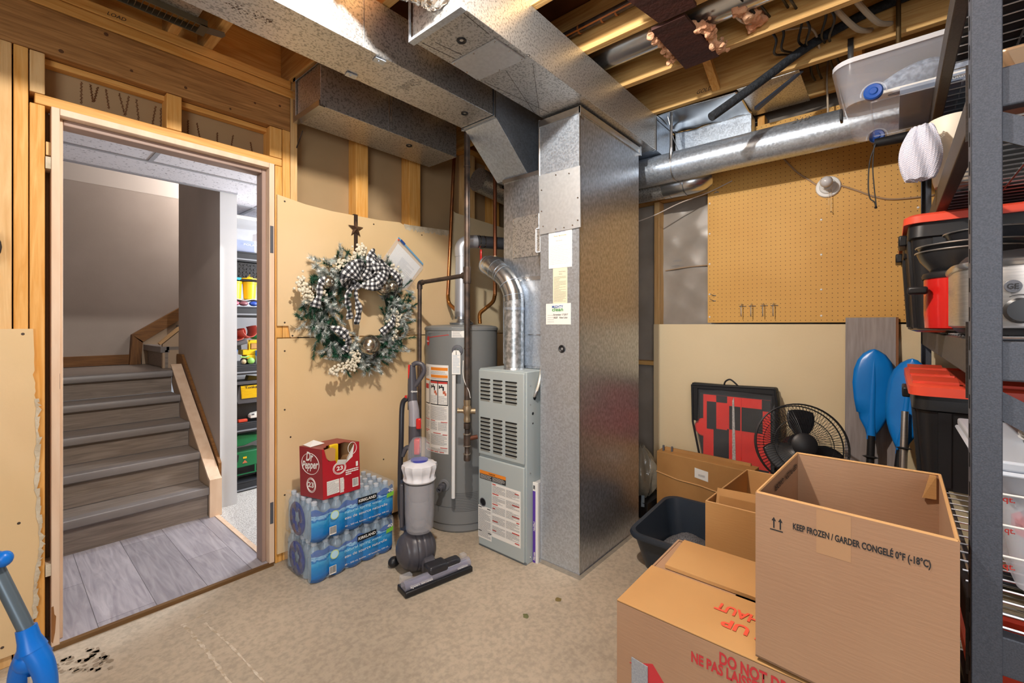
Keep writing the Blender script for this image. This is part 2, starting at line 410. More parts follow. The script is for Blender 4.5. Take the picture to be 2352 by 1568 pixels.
# left sheet with a broken right edge
ed = [(.095, 1.234), (.097, 1.078), (.10, 1.0), (.106, .93), (.104, .8), (.103, .668), (.109, .5), (.114, .418), (.106, .36), (.101, .259), (.097, .15), (.101, .046)]
rg = random.Random(5); edge = []
for (x0, z0), (x1, z1) in zip(ed, ed[1:]):
    for k in range(5): t = k/5; edge.append((x0+(x1-x0)*t+rg.uniform(-.003, .003), z0+(z1-z0)*t))
edge.append(ed[-1])
lo = [(-2.2, 1.239)]+edge+[(-2.2, .04)]
MB().prism(lo, 'xz', 2.438, 2.45).build('wall_left', GYP, smooth=0, **S_)
mb = MB(); k0 = 12
for i in range(k0, len(edge)-6):
    (x0, z0), (x1, z1) = edge[i], edge[i+1]; w0, w1 = .004+.009*rg.random(), .004+.009*rg.random()
    mb.f([mb.v((x0-w0*.3, 2.4362, z0)), mb.v((x0+w0, 2.4385, z0)), mb.v((x1+w1, 2.4385, z1)), mb.v((x1-w1*.3, 2.4362, z1))])
mb.build('trim_4', GYPW, smooth=0, **S_)
mb = MB()
for x, z in [(.07, 1.215), (.06, .52), (.02, .085), (1.0, 1.90), (1.02, .095), (1.0, 1.26), (1.53, 1.87), (1.0, 1.11), (1.32, 1.16), (1.9, 1.86), (1.0, .8), (1.04, 1.19), (1.0, .35), (1.03, .65), (1.6, .4)]:
    mb.lathe([(0, .0012), (.0045, .001), (.005, 0)], (x, 2.4378, z), 8, (0, -1, 0))
mb.build('trim_5', IRON, **S_)
# lower sheet on the right wall, seen between the furnace plenum and the rack
box1('wall_right', GYPL, 3.088, 3.1, -2.3, 1.304, .02, 1.252, smooth=0, **S_)
# hall beyond the door
TILE = mat('acoustic_tile', 'e2e0e8', .85, 0, '8e8c96', 70, lo=.60, hi=.72, detail=2)
mb = MB().box(-.8, 4.2, 2.556, 3.44, 2.15, 2.17).box(1.08, 4.2, 3.44, 4.7, 2.15, 2.17)
mb.build('ceiling', TILE, smooth=0, **S_)
GRID = mat('ceiling_grid_metal', 'a9aab2', .5)
mb = MB().box(-.8, 4.2, 3.095, 3.12, 2.145, 2.15).box(-.8, 1.09, 3.415, 3.44, 2.143, 2.172).box(1.09, 4.2, 3.72, 3.745, 2.145, 2.15)
for x in (1.30, 1.92, 2.53): mb.box(x, x+.025, 3.12, 4.7, 2.1445, 2.15)
for x in (.55, 1.92): mb.box(x, x+.02, 2.556, 3.1, 2.1455, 2.15)
mb.build('trim_6', GRID, smooth=0, **S_)
box1('wall_hall_end', GPAINT, -.8, 1.6, 5.14, 5.2, .8, 2.44, smooth=0, **S_)
box1('wall_hall_upper', mat('light_upper_wall', 'cdc3ba', .75), -.8, 2.6, 5.138, 5.2, 2.44, 3.0, smooth=0, **S_)
box1('wall_hall_left', GPAINT, -.82, -.75, 2.556, 5.2, 0, 3.0, smooth=0, **S_)
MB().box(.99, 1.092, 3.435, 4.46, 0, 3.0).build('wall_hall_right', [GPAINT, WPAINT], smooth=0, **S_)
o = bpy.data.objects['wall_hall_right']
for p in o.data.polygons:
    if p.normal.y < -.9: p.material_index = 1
box1('wall_hall_far', WPAINT, 1.09, 4.2, 4.35, 4.4, 0, 2.3, smooth=0, **S_)
box1('wall_hall_side', WPAINT, 4.2, 4.25, 2.556, 4.7, 0, 2.3, smooth=0, **S_)
box1('wall_stair_far', GPAINT, 2.6, 2.66, 4.4, 5.2, .8, 3.0, smooth=0, **S_)
box1('wall_stair_side', GPAINT, 1.092, 2.66, 4.4, 4.452, 1.0, 3.0, smooth=0, **S_)
box1('ceiling', WPAINT, -.82, 2.66, 3.44, 5.2, 3.0, 3.02, smooth=0, **S_)
# oak baseboard on the landing
OAKX, OAKZ = lumber('oak_x', '6d4520', '8f6232', 0, 9), lumber('oak_z', '5e3b1c', '85592c', 2, 9)
mb = MB().box(-.75, .80, 5.12, 5.14, .90, .975).box(-.75, .80, 5.124, 5.14, .975, .985)
mb.build('baseboard_back', OAKX, smooth=0, **S_)
# ---------------------------------------------------------------- door frame
door = thing('door_1', None, None, (.55, 2.44, 0)); door['kind'] = 'structure'
def frame_leg(x0, x1, name='jamb'): return MB().box(x0, x1, 2.44, 2.556, .016, 2.084)
frame_leg(.143, .166).build('jamb', FRAMEP, door, bevel=.002)
frame_leg(.925, .95).build('jamb', FRAMEP, door, bevel=.002)
box1('head_jamb', FRAMEP, .1665, .9245, 2.44, 2.556, 2.058, 2.084, door, bevel=.002)
box1('stop', FRAMEP, .166, .178, 2.482, 2.52, .016, 2.058, door, bevel=.003)
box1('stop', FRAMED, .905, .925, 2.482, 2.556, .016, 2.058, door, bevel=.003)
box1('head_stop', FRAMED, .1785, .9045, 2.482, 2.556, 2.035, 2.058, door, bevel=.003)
for z in (1.845, .29): box1('shim', GYPW, .128, .143, 2.445, 2.52, z, z+.045, door)
box1('shim', WZP, .13, .143, 2.46, 2.52, 1.90, 1.95, door)
sp = MB().prism([(.928, 1.62), (.944, 1.62), (.944, 1.76), (.928, 1.76)], 'xz', 2.4385, 2.4402).build('hinge_leaf', GREYP, door)
box1('hinge_leaf', GREYP, .928, .944, 2.4385, 2.4402, .22, .33, door)
box1('latch_plate', CHROME, .165, .1672, 2.446, 2.468, 1.00, 1.06, door)
# broken paint at the foot of the left jamb
MB().prism([(.1432, .04), (.1432, .17), (.149, .172), (.151, .14), (.156, .13), (.153, .07), (.147, .03)], 'xz', 2.4392, 2.4404).build('chipped_paint', lumber('bare_jamb_wood', '8a5a30', 'a06c3c', 2), door, smooth=0)
# ================================================================ FRAMING: studs, plates, joists (each board a thing)
def board(name, m, x0, x1, y0, y1, z0, z1, label, cat, group=None, bevel=.003):
    return MB().box(x0, x1, y0, y1, z0, z1).build(name, m, label=label, cat=cat, group=group, bevel=bevel, smooth=0)
sg = 'studs of the door wall'
for x0, x1, m, lab in [(-.09, .043, WZP, 'wide pale stud at the left edge, first board left of the door'),
                    (.047, .084, WZ, 'orange stud, second board from the left beside the doorway'),
                    (.087, .127, WZ, 'trimmer stud right against the left side of the doorway'),
                    (.957, .993, WZ, 'trimmer stud against the right side of the door frame'),
                    (.995, 1.034, WZ, 'king stud just right of the doorway under the beam end'),
                    (1.036, 1.072, WZP, 'outer stud right of the doorway under the end of the lower duct'),
                    (1.418, 1.50, WZ, 'wide stud above the wreath and its star hanger'),
                    (1.805, 1.899, WZ, 'stud above the plastic bag of papers'),
                    (2.33, 2.42, WZP, 'stud behind the copper and iron pipes'),
                    (2.62, 2.70, WZ, 'stud in the dark corner beside the furnace')]:
    z1 = 2.283 if x1 < 1.035 else (2.10 if .956 < x0 < .96 else 2.548); z1 = 2.083 if x0 in (.087, .957) else z1
    board('wall_stud', m, x0, x1, 2.451, 2.539, 0.0, z1, lab, 'stud', sg)
board('door_header', WX, .10, .992, 2.451, 2.539, 2.085, 2.123, 'flat bright pine board lying across the top of the door frame', 'board')
cg = 'short blocks over the door header'
for x0, x1, lab in [(.087, .127, 'short block over the left end of the door header'), (.50, .556, 'short block standing mid way over the door header'), (.931, .992, 'short block over the right end of the door header')]:
    board('cripple_stud', WZ if x0 > .2 else WZP, x0, x1, 2.451, 2.539, 2.125, 2.281, lab, 'block', cg)
board('header_nailer', WX, -.5, 1.03, 2.495, 2.538, 2.258, 2.282, 'narrow shaded strip under the long beam above the door', 'board')
bm_ = thing('support_beam', 'long brown built-up beam with knots running above the doorway', 'beam', (-.6, 2.49, 2.284))
box1('ply', WBEAM, -2.6, 1.034, 2.45, 2.539, 2.284, 2.459, bm_, bevel=.003, smooth=0)
kn = MB()
for x, z, r in [(.17, 2.31, .012), (.38, 2.325, .009), (.57, 2.33, .01), (.30, 2.44, .012), (.86, 2.37, .009), (.75, 2.30, .008), (.98, 2.40, .01)]:
    kn.lathe([(0, .0006), (r*.4, .0005), (r*.62, .0002)], (x, 2.4493, z), 12, (0, -1, 0))
kn.build('knot', mat('dark_knot', '5c3a1e', .8), bm_)
board('top_plate', WX, -2.6, 1.05, 2.446, 2.539, 2.461, 2.504, 'lower plate lying along the top of the long beam', 'board', 'plates over the door wall')
board('top_plate', WX, -2.6, 1.034, 2.441, 2.539, 2.506, 2.548, 'upper plate with pencilled writing over the long beam', 'board', 'plates over the door wall')
tp = bpy.data.objects['top_plate.001']
text('LOAD', (.30, 2.441, 2.518), (1, 0, 0), (0, 0, 1), .022, INK, tp, shear=.3, name='pencilled_word')
board('top_plate', WX, 1.075, 3.1, 2.451, 2.539, 2.55, 2.59, 'plate above the wall behind the ducts and pipes', 'board', 'plates over the door wall')
# worm-like glue trails on the gypsum above the header
gl = MB(); rg = random.Random(11)
for x, z0, z1, dx in [(.235, 2.25, 2.16, 0), (.262, 2.25, 2.18, .008), (.285, 2.25, 2.18, -.012), (.31, 2.25, 2.17, .01), (.352, 2.25, 2.16, .02), (.385, 2.25, 2.16, -.012), (.41, 2.245, 2.14, .01), (.412, 2.145, 2.14, .05),
                      (.478, 2.24, 2.15, -.012), (.497, 2.24, 2.14, 0), (.60, 2.22, 2.15, .0), (.635, 2.22, 2.15, .012), (.72, 2.2, 2.14, .0), (.79, 2.21, 2.14, -.01), (.87, 2.2, 2.14, .01)]:
    n = 46; gl.tube([(x+dx*i/n+.0036*math.sin(i*1.9+x*90)+.0015*math.sin(i*.8), 2.5395, z0+(z1-z0)*i/n) for i in range(n+1)], .0014, 5)
gl.build('adhesive_trails', mat('old_glue', '6b3f1c', .6), label='squiggly brown glue trails on the gypsum above the door', cat='glue marks', kind='stuff')
# joists run toward the pegboard wall's left end (along Y), 16 inch centres
jg = 'floor joists overhead'
JL = {-1.39: 'joist far behind the doorway side, at the open end of the room', -.985: 'joist overhead between the room end and the louvered grille', -.58: 'joist passing over the room just left of the view',
      -.175: 'joist over the left edge of the view', .23: 'joist above the left half of the doorway', .52: 'joist end at the hidden end of the louvered grille', .655: 'joist crossed by the tab of the louvered grille',
      1.04: 'joist above the open end of the lower duct', 1.44: 'joist above the foil covered flexible duct', 1.845: 'first sunlit joist right of the big duct',
      2.25: 'second joist right of the big duct, carrying the brown fibreboard', 2.655: 'third joist right of the big duct, crossed by the foam tube', 3.045: 'last joist along the pegboard wall behind the round duct'}
for x, lab in JL.items():
    o = board('floor_joist', WY, x-.019, x+.019, -2.2, 2.539 if x != 2.655 else 2.439, 2.548, 2.775, lab, 'joist', jg)
    if x == 2.655: text('GOLD', (2.6355, .86, 2.575), (0, -1, 0), (0, 0, 1), .03, INK, o, shear=.35, name='pencilled_word')
rim = board('rim_board', WX, -2.6, 3.1, 2.541, 2.58, 2.55, 2.776, 'dark board closing the joist ends over the door wall', 'board')
for x0, x1, y, lab in [(2.27, 2.635, .75, 'pine cross brace between the second and third joists'), (2.675, 3.02, .13, 'small block between the third joist and the pegboard wall'), (1.06, 1.42, 1.9, 'blocking in the joist bay above the lower duct')]:
    if y == .75:
        br = thing('joist_brace', lab, 'brace', ((x0+x1)/2, y, 2.56))
        MB().hexa([(x0, y-.02, 2.74), (x0, y+.02, 2.74), (x0, y+.02, 2.775), (x0, y-.02, 2.775)], [(x1, y-.02, 2.56), (x1, y+.02, 2.56), (x1, y+.02, 2.60), (x1, y-.02, 2.60)]).build('diagonal', WX, br, smooth=0)
        MB().hexa([(x0, y+.03, 2.56), (x0, y+.07, 2.56), (x0, y+.07, 2.60), (x0, y+.03, 2.60)], [(x1, y+.03, 2.74), (x1, y+.07, 2.74), (x1, y+.07, 2.775), (x1, y+.03, 2.775)]).build('diagonal', WX, br, smooth=0)
    else: board('joist_blocking', WX, x0, x1, y-.019, y+.019, 2.56, 2.77, lab, 'block')
# pegboard wall framing
board('wall_stud', WZP, 3.1, 3.188, 1.268, 1.306, .04, 2.13, 'pale stud beside the clear plastic sheeting left of the pegboard', 'stud')
board('wall_stud', WZP, 3.1, 3.188, .86, .898, 1.26, 2.13, 'stud hidden behind the left edge of the pegboard', 'stud')
board('top_plate', WY, 3.101, 3.188, -2.2, 2.43, 2.132, 2.172, 'plate above the clear plastic sheeting, under the round duct', 'board')
board('wall_header', WY, 3.101, 3.188, -2.2, 2.43, 2.174, 2.30, 'thicker board with scribbled marks behind the round duct', 'board')
hd = bpy.data.objects['wall_header']; text('6 x 8 W', (3.1005, 1.09, 2.20), (0, -1, 0), (0, 0, 1), .03, INK, hd, shear=.2, name='pencilled_word')
board('wall_nailer', WY, 3.1, 3.188, 1.31, 1.6, .955, .985, 'short crosspiece showing beside the tall sheet metal duct', 'block')
for y, lab in ((.62, 'short stub stud over the round duct, left one'), (-.05, 'short stub stud over the round duct, right one')):
    board('wall_stud', WZ, 3.1, 3.188, y-.02, y+.02, 2.302, 2.546, lab, 'stud')
pv = MB(); rg = random.Random(2)
def film(u, v):
    y = 2.40-(2.40+2.2)*u; z = .05+2.08*v
    return (3.178+.003*math.sin(y*31+z*9)+.002*math.sin((y*1.2+z)*26+2*math.sin(z*7))-.004*abs(math.sin((z-.8*y)*16+math.sin(z*5)))**6, y, z)
pv.grid(film, 240, 90)
POLY = mat('vapour_barrier_poly', (.27, .235, .20), .3, 0, (.34, .30, .26), 4, spec=.6)
vb = pv.build('vapour_barrier', POLY, label='clear plastic vapour sheeting stretched behind the studs of the far wall', cat='plastic sheet', smooth=60)
text('VAPOUR  BARRIER', (3.178, 1.20, 1.70), (0, -1, 0), (0, 0, 1), .016, INKG, vb, name='printed_text')
text('CAN/CGSB 51.34', (3.178, 1.21, 1.665), (0, -1, 0), (0, 0, 1), .012, INKG, vb, name='printed_text')
# pegboard
PEG = mat('pegboard_hardboard', 'cf9c4e', .6, 0, 'd8a658', 2.5)
def peg():
    nt, b, L, N, mth = chain(PEG); tc = N('ShaderNodeTexCoord'); sp = N('ShaderNodeSeparateXYZ'); L(tc.outputs['Object'], sp.inputs[0])
    fy = mth('SUBTRACT', mth('FRACT', mth('DIVIDE', sp.outputs[1], .0254)), .5); fz = mth('SUBTRACT', mth('FRACT', mth('DIVIDE', sp.outputs[2], .0254)), .5)
    r = mth('SQRT', mth('ADD', mth('MULTIPLY', fy, fy), mth('MULTIPLY', fz, fz))); d = mth('LESS_THAN', r, .088)
    src = b.inputs['Base Color'].links[0].from_socket; mx = N('ShaderNodeMix', data_type='RGBA'); L(d, mx.inputs['Factor']); L(src, mx.inputs['A']); mx.inputs['B'].default_value = (.06, .025, .008, 1); L(mx.outputs['Result'], b.inputs['Base Color'])
peg()
pg = thing('pegboard', 'large golden pegboard panel full of small holes on the far wall', 'pegboard', (3.09, .322, 1.262))
box1('panel', PEG, 3.085, 3.0905, -.287, .932, 1.262, 2.481, pg, smooth=0)
screws([(3.0845, y, z) for y in (.92, .31, -.1) for z in (2.05, 1.85, 1.65, 1.45, 1.30)], (-1, 0, 0), pg, .006, WHITE)
hk = mat('hook_wire', (.6, .6, .6), .3, .9)
for y in (.72, .665, .60, .545):
    lb = {.72: 'first', .665: 'second', .60: 'third', .545: 'fourth'}[y]
    MB().tube(bez([(3.084, y, 1.375), (3.06, y, 1.378), (3.045, y, 1.36), (3.045, y, 1.315), (3.05, y, 1.30)], 4), .0028, 8).tube([(3.08, y-.02, 1.366), (3.08, y+.02, 1.366)], .002, 6).build('peg_hook', hk, label=f'metal pegboard hook, {lb} from the left in the row of four', cat='hook', group='row of four hooks near the bottom of the pegboard')
for z, lb in ((1.44, 'upper'), (1.405, 'lower')):
    MB().tube([(3.084, .89, z), (3.06, .91, z+.012)], .002, 6).tube([(3.083, .88, z), (3.083, .90, z)], .003, 6).build('peg_hook', hk, label=f'{lb} of two tiny hooks near the left edge of the pegboard', cat='hook', group='two tiny hooks by the pegboard edge')
MB().tube([(3.084, .87, 2.12), (3.05, .87, 2.115)], .002, 6).tube([(3.083, .86, 2.115), (3.083, .89, 2.115)], .003, 6).build('peg_hook', hk, label='small shaded hook near the top left corner of the pegboard', cat='hook')
# porcelain lamp holder with bulb
lh = thing('lamp_holder', 'white porcelain pull-chain lamp holder with a frosted bulb on the pegboard', 'light fixture', (3.084, .277, 2.03))
MB().lathe([(0, 0), (.058, 0), (.06, .006), (.056, .014), (.042, .016), (.038, .024), (.026, .03), (.024, .045), (0, .045)], (3.084, .277, 2.03), 32, (-1, 0, 0)).build('base', WHITE, lh)
MB().lathe([(0, 0), (.013, 0), (.014, .012), (.02, .026), (.0295, .045), (.03, .058), (.024, .074), (.012, .083), (0, .085)], (3.04, .277, 2.03), 28, (-1, 0, .12)).build('bulb', mat('frosted_bulb', (.62, .60, .60), .25, spec=.7), lh)
MB().tube([(3.055, .262, 2.01), (3.055, .262, 1.885)], .0012, 6).tube([(3.055, .272, 2.01), (3.055, .272, 1.92)], .001, 6).ball((3.055, .262, 1.882), .004, 8).build('pull_chain', BRASS, lh)
wiret = mat('beige_cable', 'a88c70', .5)
MB().tube(bez([(3.08, .50, 2.25), (3.078, .43, 2.15), (3.078, .37, 2.09), (3.078, .33, 2.05)], 6), .0045, 8).build('cable', wiret, label='beige cable running from the round duct down to the porcelain lamp', cat='cable')
MB().tube(bez([(3.078, .225, 2.03), (3.078, .15, 1.985), (3.078, .07, 1.935), (3.078, -.03, 1.905), (3.078, -.28, 1.90)], 8), .0045, 8).build('cable', wiret, label='beige cable running right from the porcelain lamp across the pegboard', cat='cable')
MB().tube(bez([(3.078, .78, 2.17), (3.05, .92, 2.115), (2.98, 1.08, 2.06), (2.93, 1.25, 1.99), (2.88, 1.45, 1.94), (2.86, 1.6, 1.93)], 8), .0035, 8).build('cable', mat('grey_cable', 'c3b5aa', .5), label='thin pale cable hanging in front of the stud left of the pegboard', cat='cable')
MB().tube(bez([(3.17, 1.25, 1.64), (3.165, 1.1, 1.652), (3.165, .93, 1.655)], 6), .004, 8).build('cable', wiret, label='pale cable crossing the clear plastic sheeting beside the pegboard', cat='cable')
# loose laminate plank leaning on the wall
LAMZ = mat('grey_plank_face', '857d7b', .5, 0, '9a9290', 6, (12, 12, .6), lo=.35, hi=.7, detail=6)
pk = thing('laminate_plank', 'grey wood-look plank leaning upright against the far wall behind the blue paddles', 'plank', (2.99, .092, 0))
MB().hexa([(2.966, -.013, 0), (2.974, -.013, 0), (2.974, .197, 0), (2.966, .197, 0)], [(3.062, -.013, 1.288), (3.07, -.013, 1.288), (3.07, .197, 1.288), (3.062, .197, 1.288)]).build('face', LAMZ, pk, smooth=0)
MB().hexa([(2.967, -.024, 0), (2.974, -.024, 0), (2.974, -.0135, 0), (2.967, -.0135, 0)], [(3.063, -.024, 1.288), (3.07, -.024, 1.288), (3.07, -.0135, 1.288), (3.063, -.0135, 1.288)]).build('edge', lumber('plank_core', '7a4a28', '946038', 2), pk, smooth=0)
# ================================================================ SHEET METAL
def flange(mb, pts, r=.004): mb.tube(pts, r, 6)
INKO = mat('duct_print_ink', (.12, .11, .10), .6)
# --- return trunk (upper right duct)
t = thing('return_trunk_duct', 'large rectangular galvanized duct end with a screwed access panel, nearest overhead', 'duct', (1.8, 1.25, 2.33))
mb = MB().box(1.04, 2.66, 1.113, 1.392, 2.33, 2.545)
mb.build('trunk', GALVX, t, smooth=0, bevel=.002)
MB().box(2.66, 2.95, 1.115, 1.39, 2.332, 2.543).build('end_section', GALV, t, smooth=0)
mb = MB(); mb.tube([(2.66, 1.110, 2.548), (2.66, 1.110, 2.327), (2.66, 1.13, 2.325)], .0035, 6).tube([(2.672, 1.111, 2.548), (2.672, 1.111, 2.327)], .003, 6)
mb.build('seam', GALVS, t)
mb = MB().box(1.026, 1.052, 1.107, 1.398, 2.322, 2.334).box(1.026, 1.034, 1.107, 1.113, 2.334, 2.55).box(1.026, 1.034, 1.392, 1.398, 2.334, 2.55)
mb.build('end_cap_lip', GALV, t, smooth=0)
MB().prism([(1.228, 1.380), (1.232, 1.137), (1.402, 1.131), (1.388, 1.387)], 'xy', 2.3235, 2.3292).build('access_panel', MGALV, t, smooth=0)
ap = [(1.235, 1.37), (1.238, 1.26), (1.24, 1.147), (1.32, 1.144), (1.392, 1.14), (1.389, 1.26), (1.38, 1.378), (1.31, 1.374)]
screws([(x, y, 2.3232) for x, y in ap], (0, 0, -1), t)
MB().lathe([(.017, -.004), (.0195, .001), (.017, .004), (.012, .001), (0, -.003)], (1.158, 1.245, 2.3295), 24, (0, 0, -1)).build('hole_plug', BLACK, t)
mb = MB()
for a, b_ in [((1.07, 1.37), (1.22, 1.35)), ((1.10, 1.33), (1.22, 1.31)), ((1.06, 1.13), (1.20, 1.14)), ((1.45, 1.13), (1.83, 1.38)), ((1.42, 1.38), (1.84, 1.33)), ((1.42, 1.25), (1.80, 1.39))]:
    mb.tube([(a[0], a[1], 2.3297), (b_[0], b_[1], 2.3297)], .0010, 5)
mb.build('crease', IRON, t)  # thin dark rods stand in for shade along the creases
text('CO', (1.40, 1.16, 2.3295), (-.4, -1, 0), (1, -.4, 0), .035, INKO, t, shear=.2, name='pencilled_mark')
# --- foil wrapped flexible duct on the trunk end
fd = thing('flexible_foil_duct', 'crinkled shiny foil flexible duct joined to the end of the nearest trunk', 'duct', (.98, 1.28, 2.42))
rg = random.Random(4)
def tubegrid(path, r, nu, nv, noise, sd):
    rg = random.Random(sd); P = bez(path, nu); fr = []
    u = None
    for i, p in enumerate(P):
        tt = (P[min(i+1, len(P)-1)]-P[max(i-1, 0)]).normalized()
        if u is None: u, _ = frame(tt)
        u = (u-tt*u.dot(tt)).normalized(); fr.append((p, u.copy(), tt.cross(u)))
    mb = MB(); rows = []
    for p, a, b_ in fr:
        rows.append([mb.v(p+(a*math.cos(2*PI*k/nv)+b_*math.sin(2*PI*k/nv))*(r+rg.uniform(-noise, noise))) for k in range(nv)])
    for A, B in zip(rows, rows[1:]):
        for k in range(nv): mb.f([A[k], A[(k+1) % nv], B[(k+1) % nv], B[k]])
    return mb
FOIL = mat('crinkled_foil', (.75, .73, .70), .22, .95, (.82, .72, .60), 9, bump=.8, bs=26)
tubegrid([(1.035, 1.225, 2.475), (1.0, 1.225, 2.475), (.95, 1.26, 2.485), (.90, 1.31, 2.50)], .098, 8, 40, .006, 1).build('foil_elbow', FOIL, fd, smooth=20)
tubegrid([(.91, 1.30, 2.50), (.87, 1.35, 2.52), (.80, 1.40, 2.56), (.72, 1.42, 2.62), (.62, 1.42, 2.68)], .085, 10, 36, .002, 2).build('smooth_section', GALVS, fd, smooth=50)
tubegrid([(.84, 1.37, 2.535), (.78, 1.41, 2.57), (.70, 1.42, 2.63)], .094, 6, 36, .007, 3).build('foil_wrap', FOIL, fd, smooth=20)
# --- supply trunk (lower left-running duct) with slope to the furnace coil
t = thing('supply_trunk_duct', 'long speckled rectangular duct sloping down to the furnace at its right end', 'duct', (.4, 1.68, 2.33))
box1('trunk', GALVX, -2.6, 1.675, 1.565, 1.80, 2.33, 2.545, t, smooth=0, bevel=.0015)
tr = MB().prism([(1.69, 2.325), (1.69, 2.545), (2.5, 2.545), (2.5, 2.095), (1.96, 2.095)], 'xz', 1.56, 1.795)
tr.build('sloped_transition', GALV, t, smooth=0, bevel=.0015)
mb = MB(); mb.tube([(1.683, 1.558, 2.547), (1.683, 1.558, 2.322), (1.683, 1.805, 2.322), (1.683, 1.805, 2.54)], .006, 6); mb.build('seam', GALVS, t)
box1('seam_strip', GALV, 1.678, 1.694, 1.556, 1.806, 2.318, 2.328, t, smooth=0)
mb = MB().tube([(.94, 1.5645, 2.33), (.94, 1.5645, 2.545)], .002, 6); mb.build('vertical_seam', GALVS, t)
MB().lathe([(.0165, -.004), (.019, .001), (.0165, .004), (.011, .001), (0, -.003)], (1.567, 1.662, 2.3295), 24, (0, 0, -1)).build('hole_plug', BLACK, t)
for x, y in ((1.02, 1.59), (1.0, 1.775)):
    MB().prism([(x-.02, y-.012), (x+.025, y-.016), (x+.03, y+.016), (x-.015, y+.02)], 'xy', 2.3235, 2.3285).lathe([(0, .004), (.004, .003), (.005, 0)], (x, y, 2.3238), 8, (0, 0, -1)).build('cleat_tab', GALV, t, smooth=0)
text('Stelcoat', (1.27, 1.61, 2.3295), (-.12, 1, 0), (1, .12, 0), .075, INKO, t, outline=.012, name='stamped_name') if 0 else None
def stamp(s, org, right, up, sz, par):
    return text(s, org, right, up, sz, INKO, par, outline=.009, name='stamped_name', lift=.0006)
stamp('Stel', (1.20, 1.60, 2.33), (0, 1, 0), (1, 0, 0), .07, t)
mb = MB(); rg = random.Random(9)
for cx, cy in ((.62, 1.68), (.54, 1.70), (.46, 1.66)):
    for k in range(30): mb.lathe([(0, .0006), (rg.uniform(.001, .004), .0002)], (cx+rg.gauss(0, .02), cy+rg.gauss(0, .012), 2.3299), 6, (0, 0, -1))
mb.build('smudge', IRON, t)
# --- third duct, against the door wall
t = thing('branch_duct', 'dark shaded rectangular duct fixed along the wall above the wreath', 'duct', (1.48, 2.26, 2.32))
box1('trunk', GALVX, 1.04, 1.932, 2.125, 2.40, 2.322, 2.545, t, smooth=0, bevel=.0015)
mb = MB().box(1.03, 1.06, 2.118, 2.408, 2.316, 2.324).box(1.03, 1.036, 2.118, 2.408, 2.324, 2.345).box(1.03, 1.036, 2.38, 2.408, 2.345, 2.55).box(1.03, 1.036, 2.118, 2.408, 2.53, 2.55)
mb.build('end_cap_lip', GALVS, t, smooth=0)
MB().tube([(1.43, 2.1245, 2.325), (1.43, 2.1245, 2.545)], .0025, 6).tube([(1.447, 2.1245, 2.325), (1.447, 2.1245, 2.545)], .002, 6).build('vertical_seam', GALVS, t)
MB().lathe([(.0165, -.004), (.019, .001), (.0165, .004), (.011, .001), (0, -.003)], (1.62, 2.20, 2.3215), 24, (0, 0, -1)).build('hole_plug', BLACK, t)
stamp('Stelcoat', (1.10, 2.365, 2.3215), (.75, -1, 0), (1, .75, 0), .07, t)
MB().tube([(1.09, 2.43, 2.30), (1.06, 2.435, 2.20)], .003, 6).build('hanger_wire', IRON, t)
# --- vertical return drop
t = thing('return_drop_duct', 'tall galvanized sheet metal duct standing on the floor, papers taped to its front', 'duct', (2.2, 1.285, 0))
m4 = MB().box(1.868, 2.537, 1.165, 1.405, .02, 2.285); m4.build('body', [GALV, GALVD], t, smooth=0, bevel=.0015)
o = [c for c in t.children if c.name.startswith('body')][0]
for p in o.data.polygons:
    if p.normal.y < -.9: p.material_index = 1
mb = MB().box(1.862, 2.545, 1.158, 1.41, 2.285, 2.318).box(1.862, 1.868, 1.155, 1.165, 2.27, 2.32).box(2.53, 2.548, 1.152, 1.165, 2.268, 2.322)
mb.build('top_collar', GALVS, t, smooth=0)
box1('bottom_flange', GALVS, 1.864, 2.542, 1.160, 1.408, 0, .024, t, smooth=0)
MB().prism([(1.41, 2.03), (1.158, 2.025), (1.155, 1.725), (1.405, 1.72)], 'yz', 1.8605, 1.8665).build('patch_plate', MGALV, t, smooth=0)
screws([(1.860, y, z) for y, z in [(1.39, 1.95), (1.30, 2.01), (1.22, 2.0), (1.17, 1.87), (1.17, 1.76), (1.30, 1.735), (1.39, 1.84), (1.38, 1.76), (1.20, 1.74), (1.25, 1.735)]], (-1, 0, 0), t, .005)
MB().lathe([(.019, -.001), (.02, .003), (.016, .005), (.013, .002), (0, -.002)], (1.868, 1.268, 1.127), 24, (-1, 0, 0)).build('hole_plug', BLACK, t)
MB().tube([(1.866, 1.1635, .03), (1.866, 1.1635, 2.28)], .0022, 6).build('corner_fold', GALVS, t)
# papers taped on the drop
LP = (0, -1, 0); UP = (0, 0, 1)
def sheet(name, m, y0, y1, z0, z1, label):
    o = MB().prism([(y0, z0), (y1, z0), (y1, z1), (y0, z1)], 'yz', 1.8655, 1.8672).build(name, m, label=label, cat='paper', smooth=0); return o
p = sheet('service_record_sheet', PAPER, 1.349, 1.208, 1.537, 1.752, 'large white service sheet taped highest on the tall duct')
org = (1.8655, 1.349, 1.537)
a = MB(); a.lathe([(0, .0005), (.012, .0003)], (1.8652, 1.300, 1.734), 20, (-1, 0, 0)); a.build('logo_disc', BLUEINK, p)
text('AJ', (1.865, 1.309, 1.729), LP, UP, .017, PAPER, p, bold=.02); text('Heating', (1.8652, 1.285, 1.732), LP, UP, .02, REDINK, p, width=.045, bold=.01)
text('Phone: 780.472.0730', (1.8652, 1.315, 1.697), LP, UP, .009, ORANGE, p, width=.075); text('Heating & Cooling', (1.8652, 1.305, 1.717), LP, UP, .007, BLUEINK, p, width=.06)
text('SERVICE RECORD', (1.8652, 1.303, 1.673), LP, UP, .007, INKG, p, width=.04)
